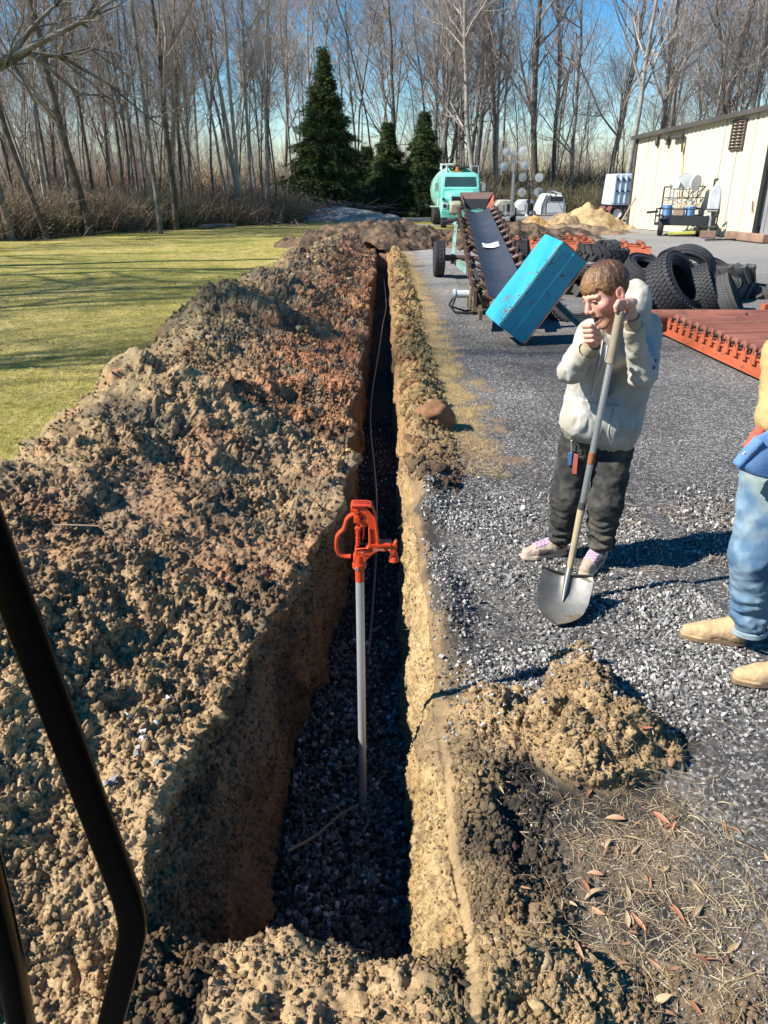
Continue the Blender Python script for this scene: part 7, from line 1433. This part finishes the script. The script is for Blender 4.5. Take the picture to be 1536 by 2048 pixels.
cloth('shirt_tail', ([P(1466, 926, 3.07), P(1490, 897, 3.08), P(1512, 872, 3.09), P(1560, 850, 3.10), P(1640, 850, 3.12)], [P(1474, 934, 3.05), P(1505, 948, 3.04), P(1530, 956, 3.04), P(1580, 962, 3.06), P(1660, 965, 3.10)]), M['denim_t'], p2)
cloth('shirt_tail', ([P(1468, 924, 3.06), P(1512, 873, 3.08)], [P(1476, 935, 3.05), P(1524, 884, 3.07)]), M['denim_t'], p2, .012, .002)
cloth('red_lining', ([P(1487, 893, 3.12), P(1500, 868, 3.13), P(1515, 852, 3.14)], [P(1494, 900, 3.11), P(1516, 878, 3.12), P(1530, 862, 3.13)]), M['redc'], p2)
eC = P(1552, 838, 3.18); wC = eC + Vector((.20, -.12, .10)); eD = sD + Vector((.10, -.02, -.30)); wD = eD + Vector((-.1, -.22, .12))
def jacket(p):
    d = cap(p, chest + Vector((-.02, 0, -.22)), chest + Vector((.02, 0, 0)), .16, .165); d = smin(d, cap(p, sC, sD, .085), .06); d = smin(d, cap(p, chest + Vector((-.10, -.02, -.22)), chest + Vector((.12, -.02, -.22)), .12), .06); d = smin(d, chain(p, [(sC, .085), (eC, .078), (wC, .055)], .03), .02); d = smin(d, chain(p, [(sD, .085), (eD, .078), (wD, .055)], .03), .02)
    return smax(d - .009 * fbm(p, 8, 3, 151, .6, kind='ridge'), (chest.z - .34) - p[:, 2], .01)
lo, hi = bounds([sC, sD, eC, wC, eD, wD, chest + Vector((0, 0, -.4))], .14); V, F = nets(jacket, lo, hi, .011); c = const(V, (.46, .33, .145)); w_ = sstep(0, .4, fbm(V, 8, 3, 152))[:, None] * .4; c = c * (1 - w_) + np.array([.30, .21, .10]) * w_; obj_np('jacket', V, F, c, M['leather'], p2)
hc2 = chest + Vector((-.03, -.06, .40)); hd2, hr2, HT2 = make_head(hc2, (-.9, -.3, -.1), (0, 0, 1), 1.05, [(.06, .04, .03), (.12, .08, .05)], .5, 0)
def core2(p):
    d = cap(p, HT2((0, -.02, -.05)), chest + Vector((0, 0, .1)), .056, .07); d = smin(d, cap(p, chest, (hC + hD) / 2, .10, .10), .05); d = smin(d, chain(p, [(sC, .05), (eC, .04), (wC, .03)], .02), .04); d = smin(d, chain(p, [(sD, .05), (eD, .04), (wD, .03)], .02), .04); d = smin(d, chain(p, [(hC, .07), (kC, .05), (aC, .04)], .03), .04); return smin(d, chain(p, [(hD, .07), (kD, .05), (aD, .04)], .03), .04)
lo, hi = bounds([sC, sD, eC, wC, eD, wD, aC, aD, hc2], .08); V, F = nets(core2, lo, hi, .016); ms = [hd2, (V, F, const(V, (.55, .33, .25)))]
for w3, dr in ((wC, Vector((.8, -.5, .2)).normalized()), (wD, Vector((-.5, -.7, .4)).normalized())):
    def hf(p, w3=w3, dr=dr):
        X_, Y_, _ = frame(dr); d = cap(p, w3, w3 + dr * .05, .027, .03); d = smin(d, cap(p, w3 + dr * .07 - X_ * .025, w3 + dr * .07 + X_ * .025, .018), .02)
        for k in range(4): o_ = X_ * (-.03 + .02 * k); d = smin(d, chain(p, [(w3 + dr * .08 + o_, .010), (w3 + dr * .115 + o_ + Y_ * .008, .0095), (w3 + dr * .135 + o_ + Y_ * .03, .008)], .004), .006)
        return smin(d, chain(p, [(w3 + dr * .03 - X_ * .03, .013), (w3 + dr * .07 - X_ * .055, .011), (w3 + dr * .095 - X_ * .055 + Y_ * .01, .009)], .006), .008)
    lo, hi = bounds([w3, w3 + dr * .12], .09); V, F = nets(hf, lo, hi, .0045); ms.append((V, F, const(V, (.56, .33, .25))))
V, F, c = joinm(ms); obj_np('body', V, F, c, M['skin'], p2); obj_np('hair', *hr2, M['hairm'], p2)
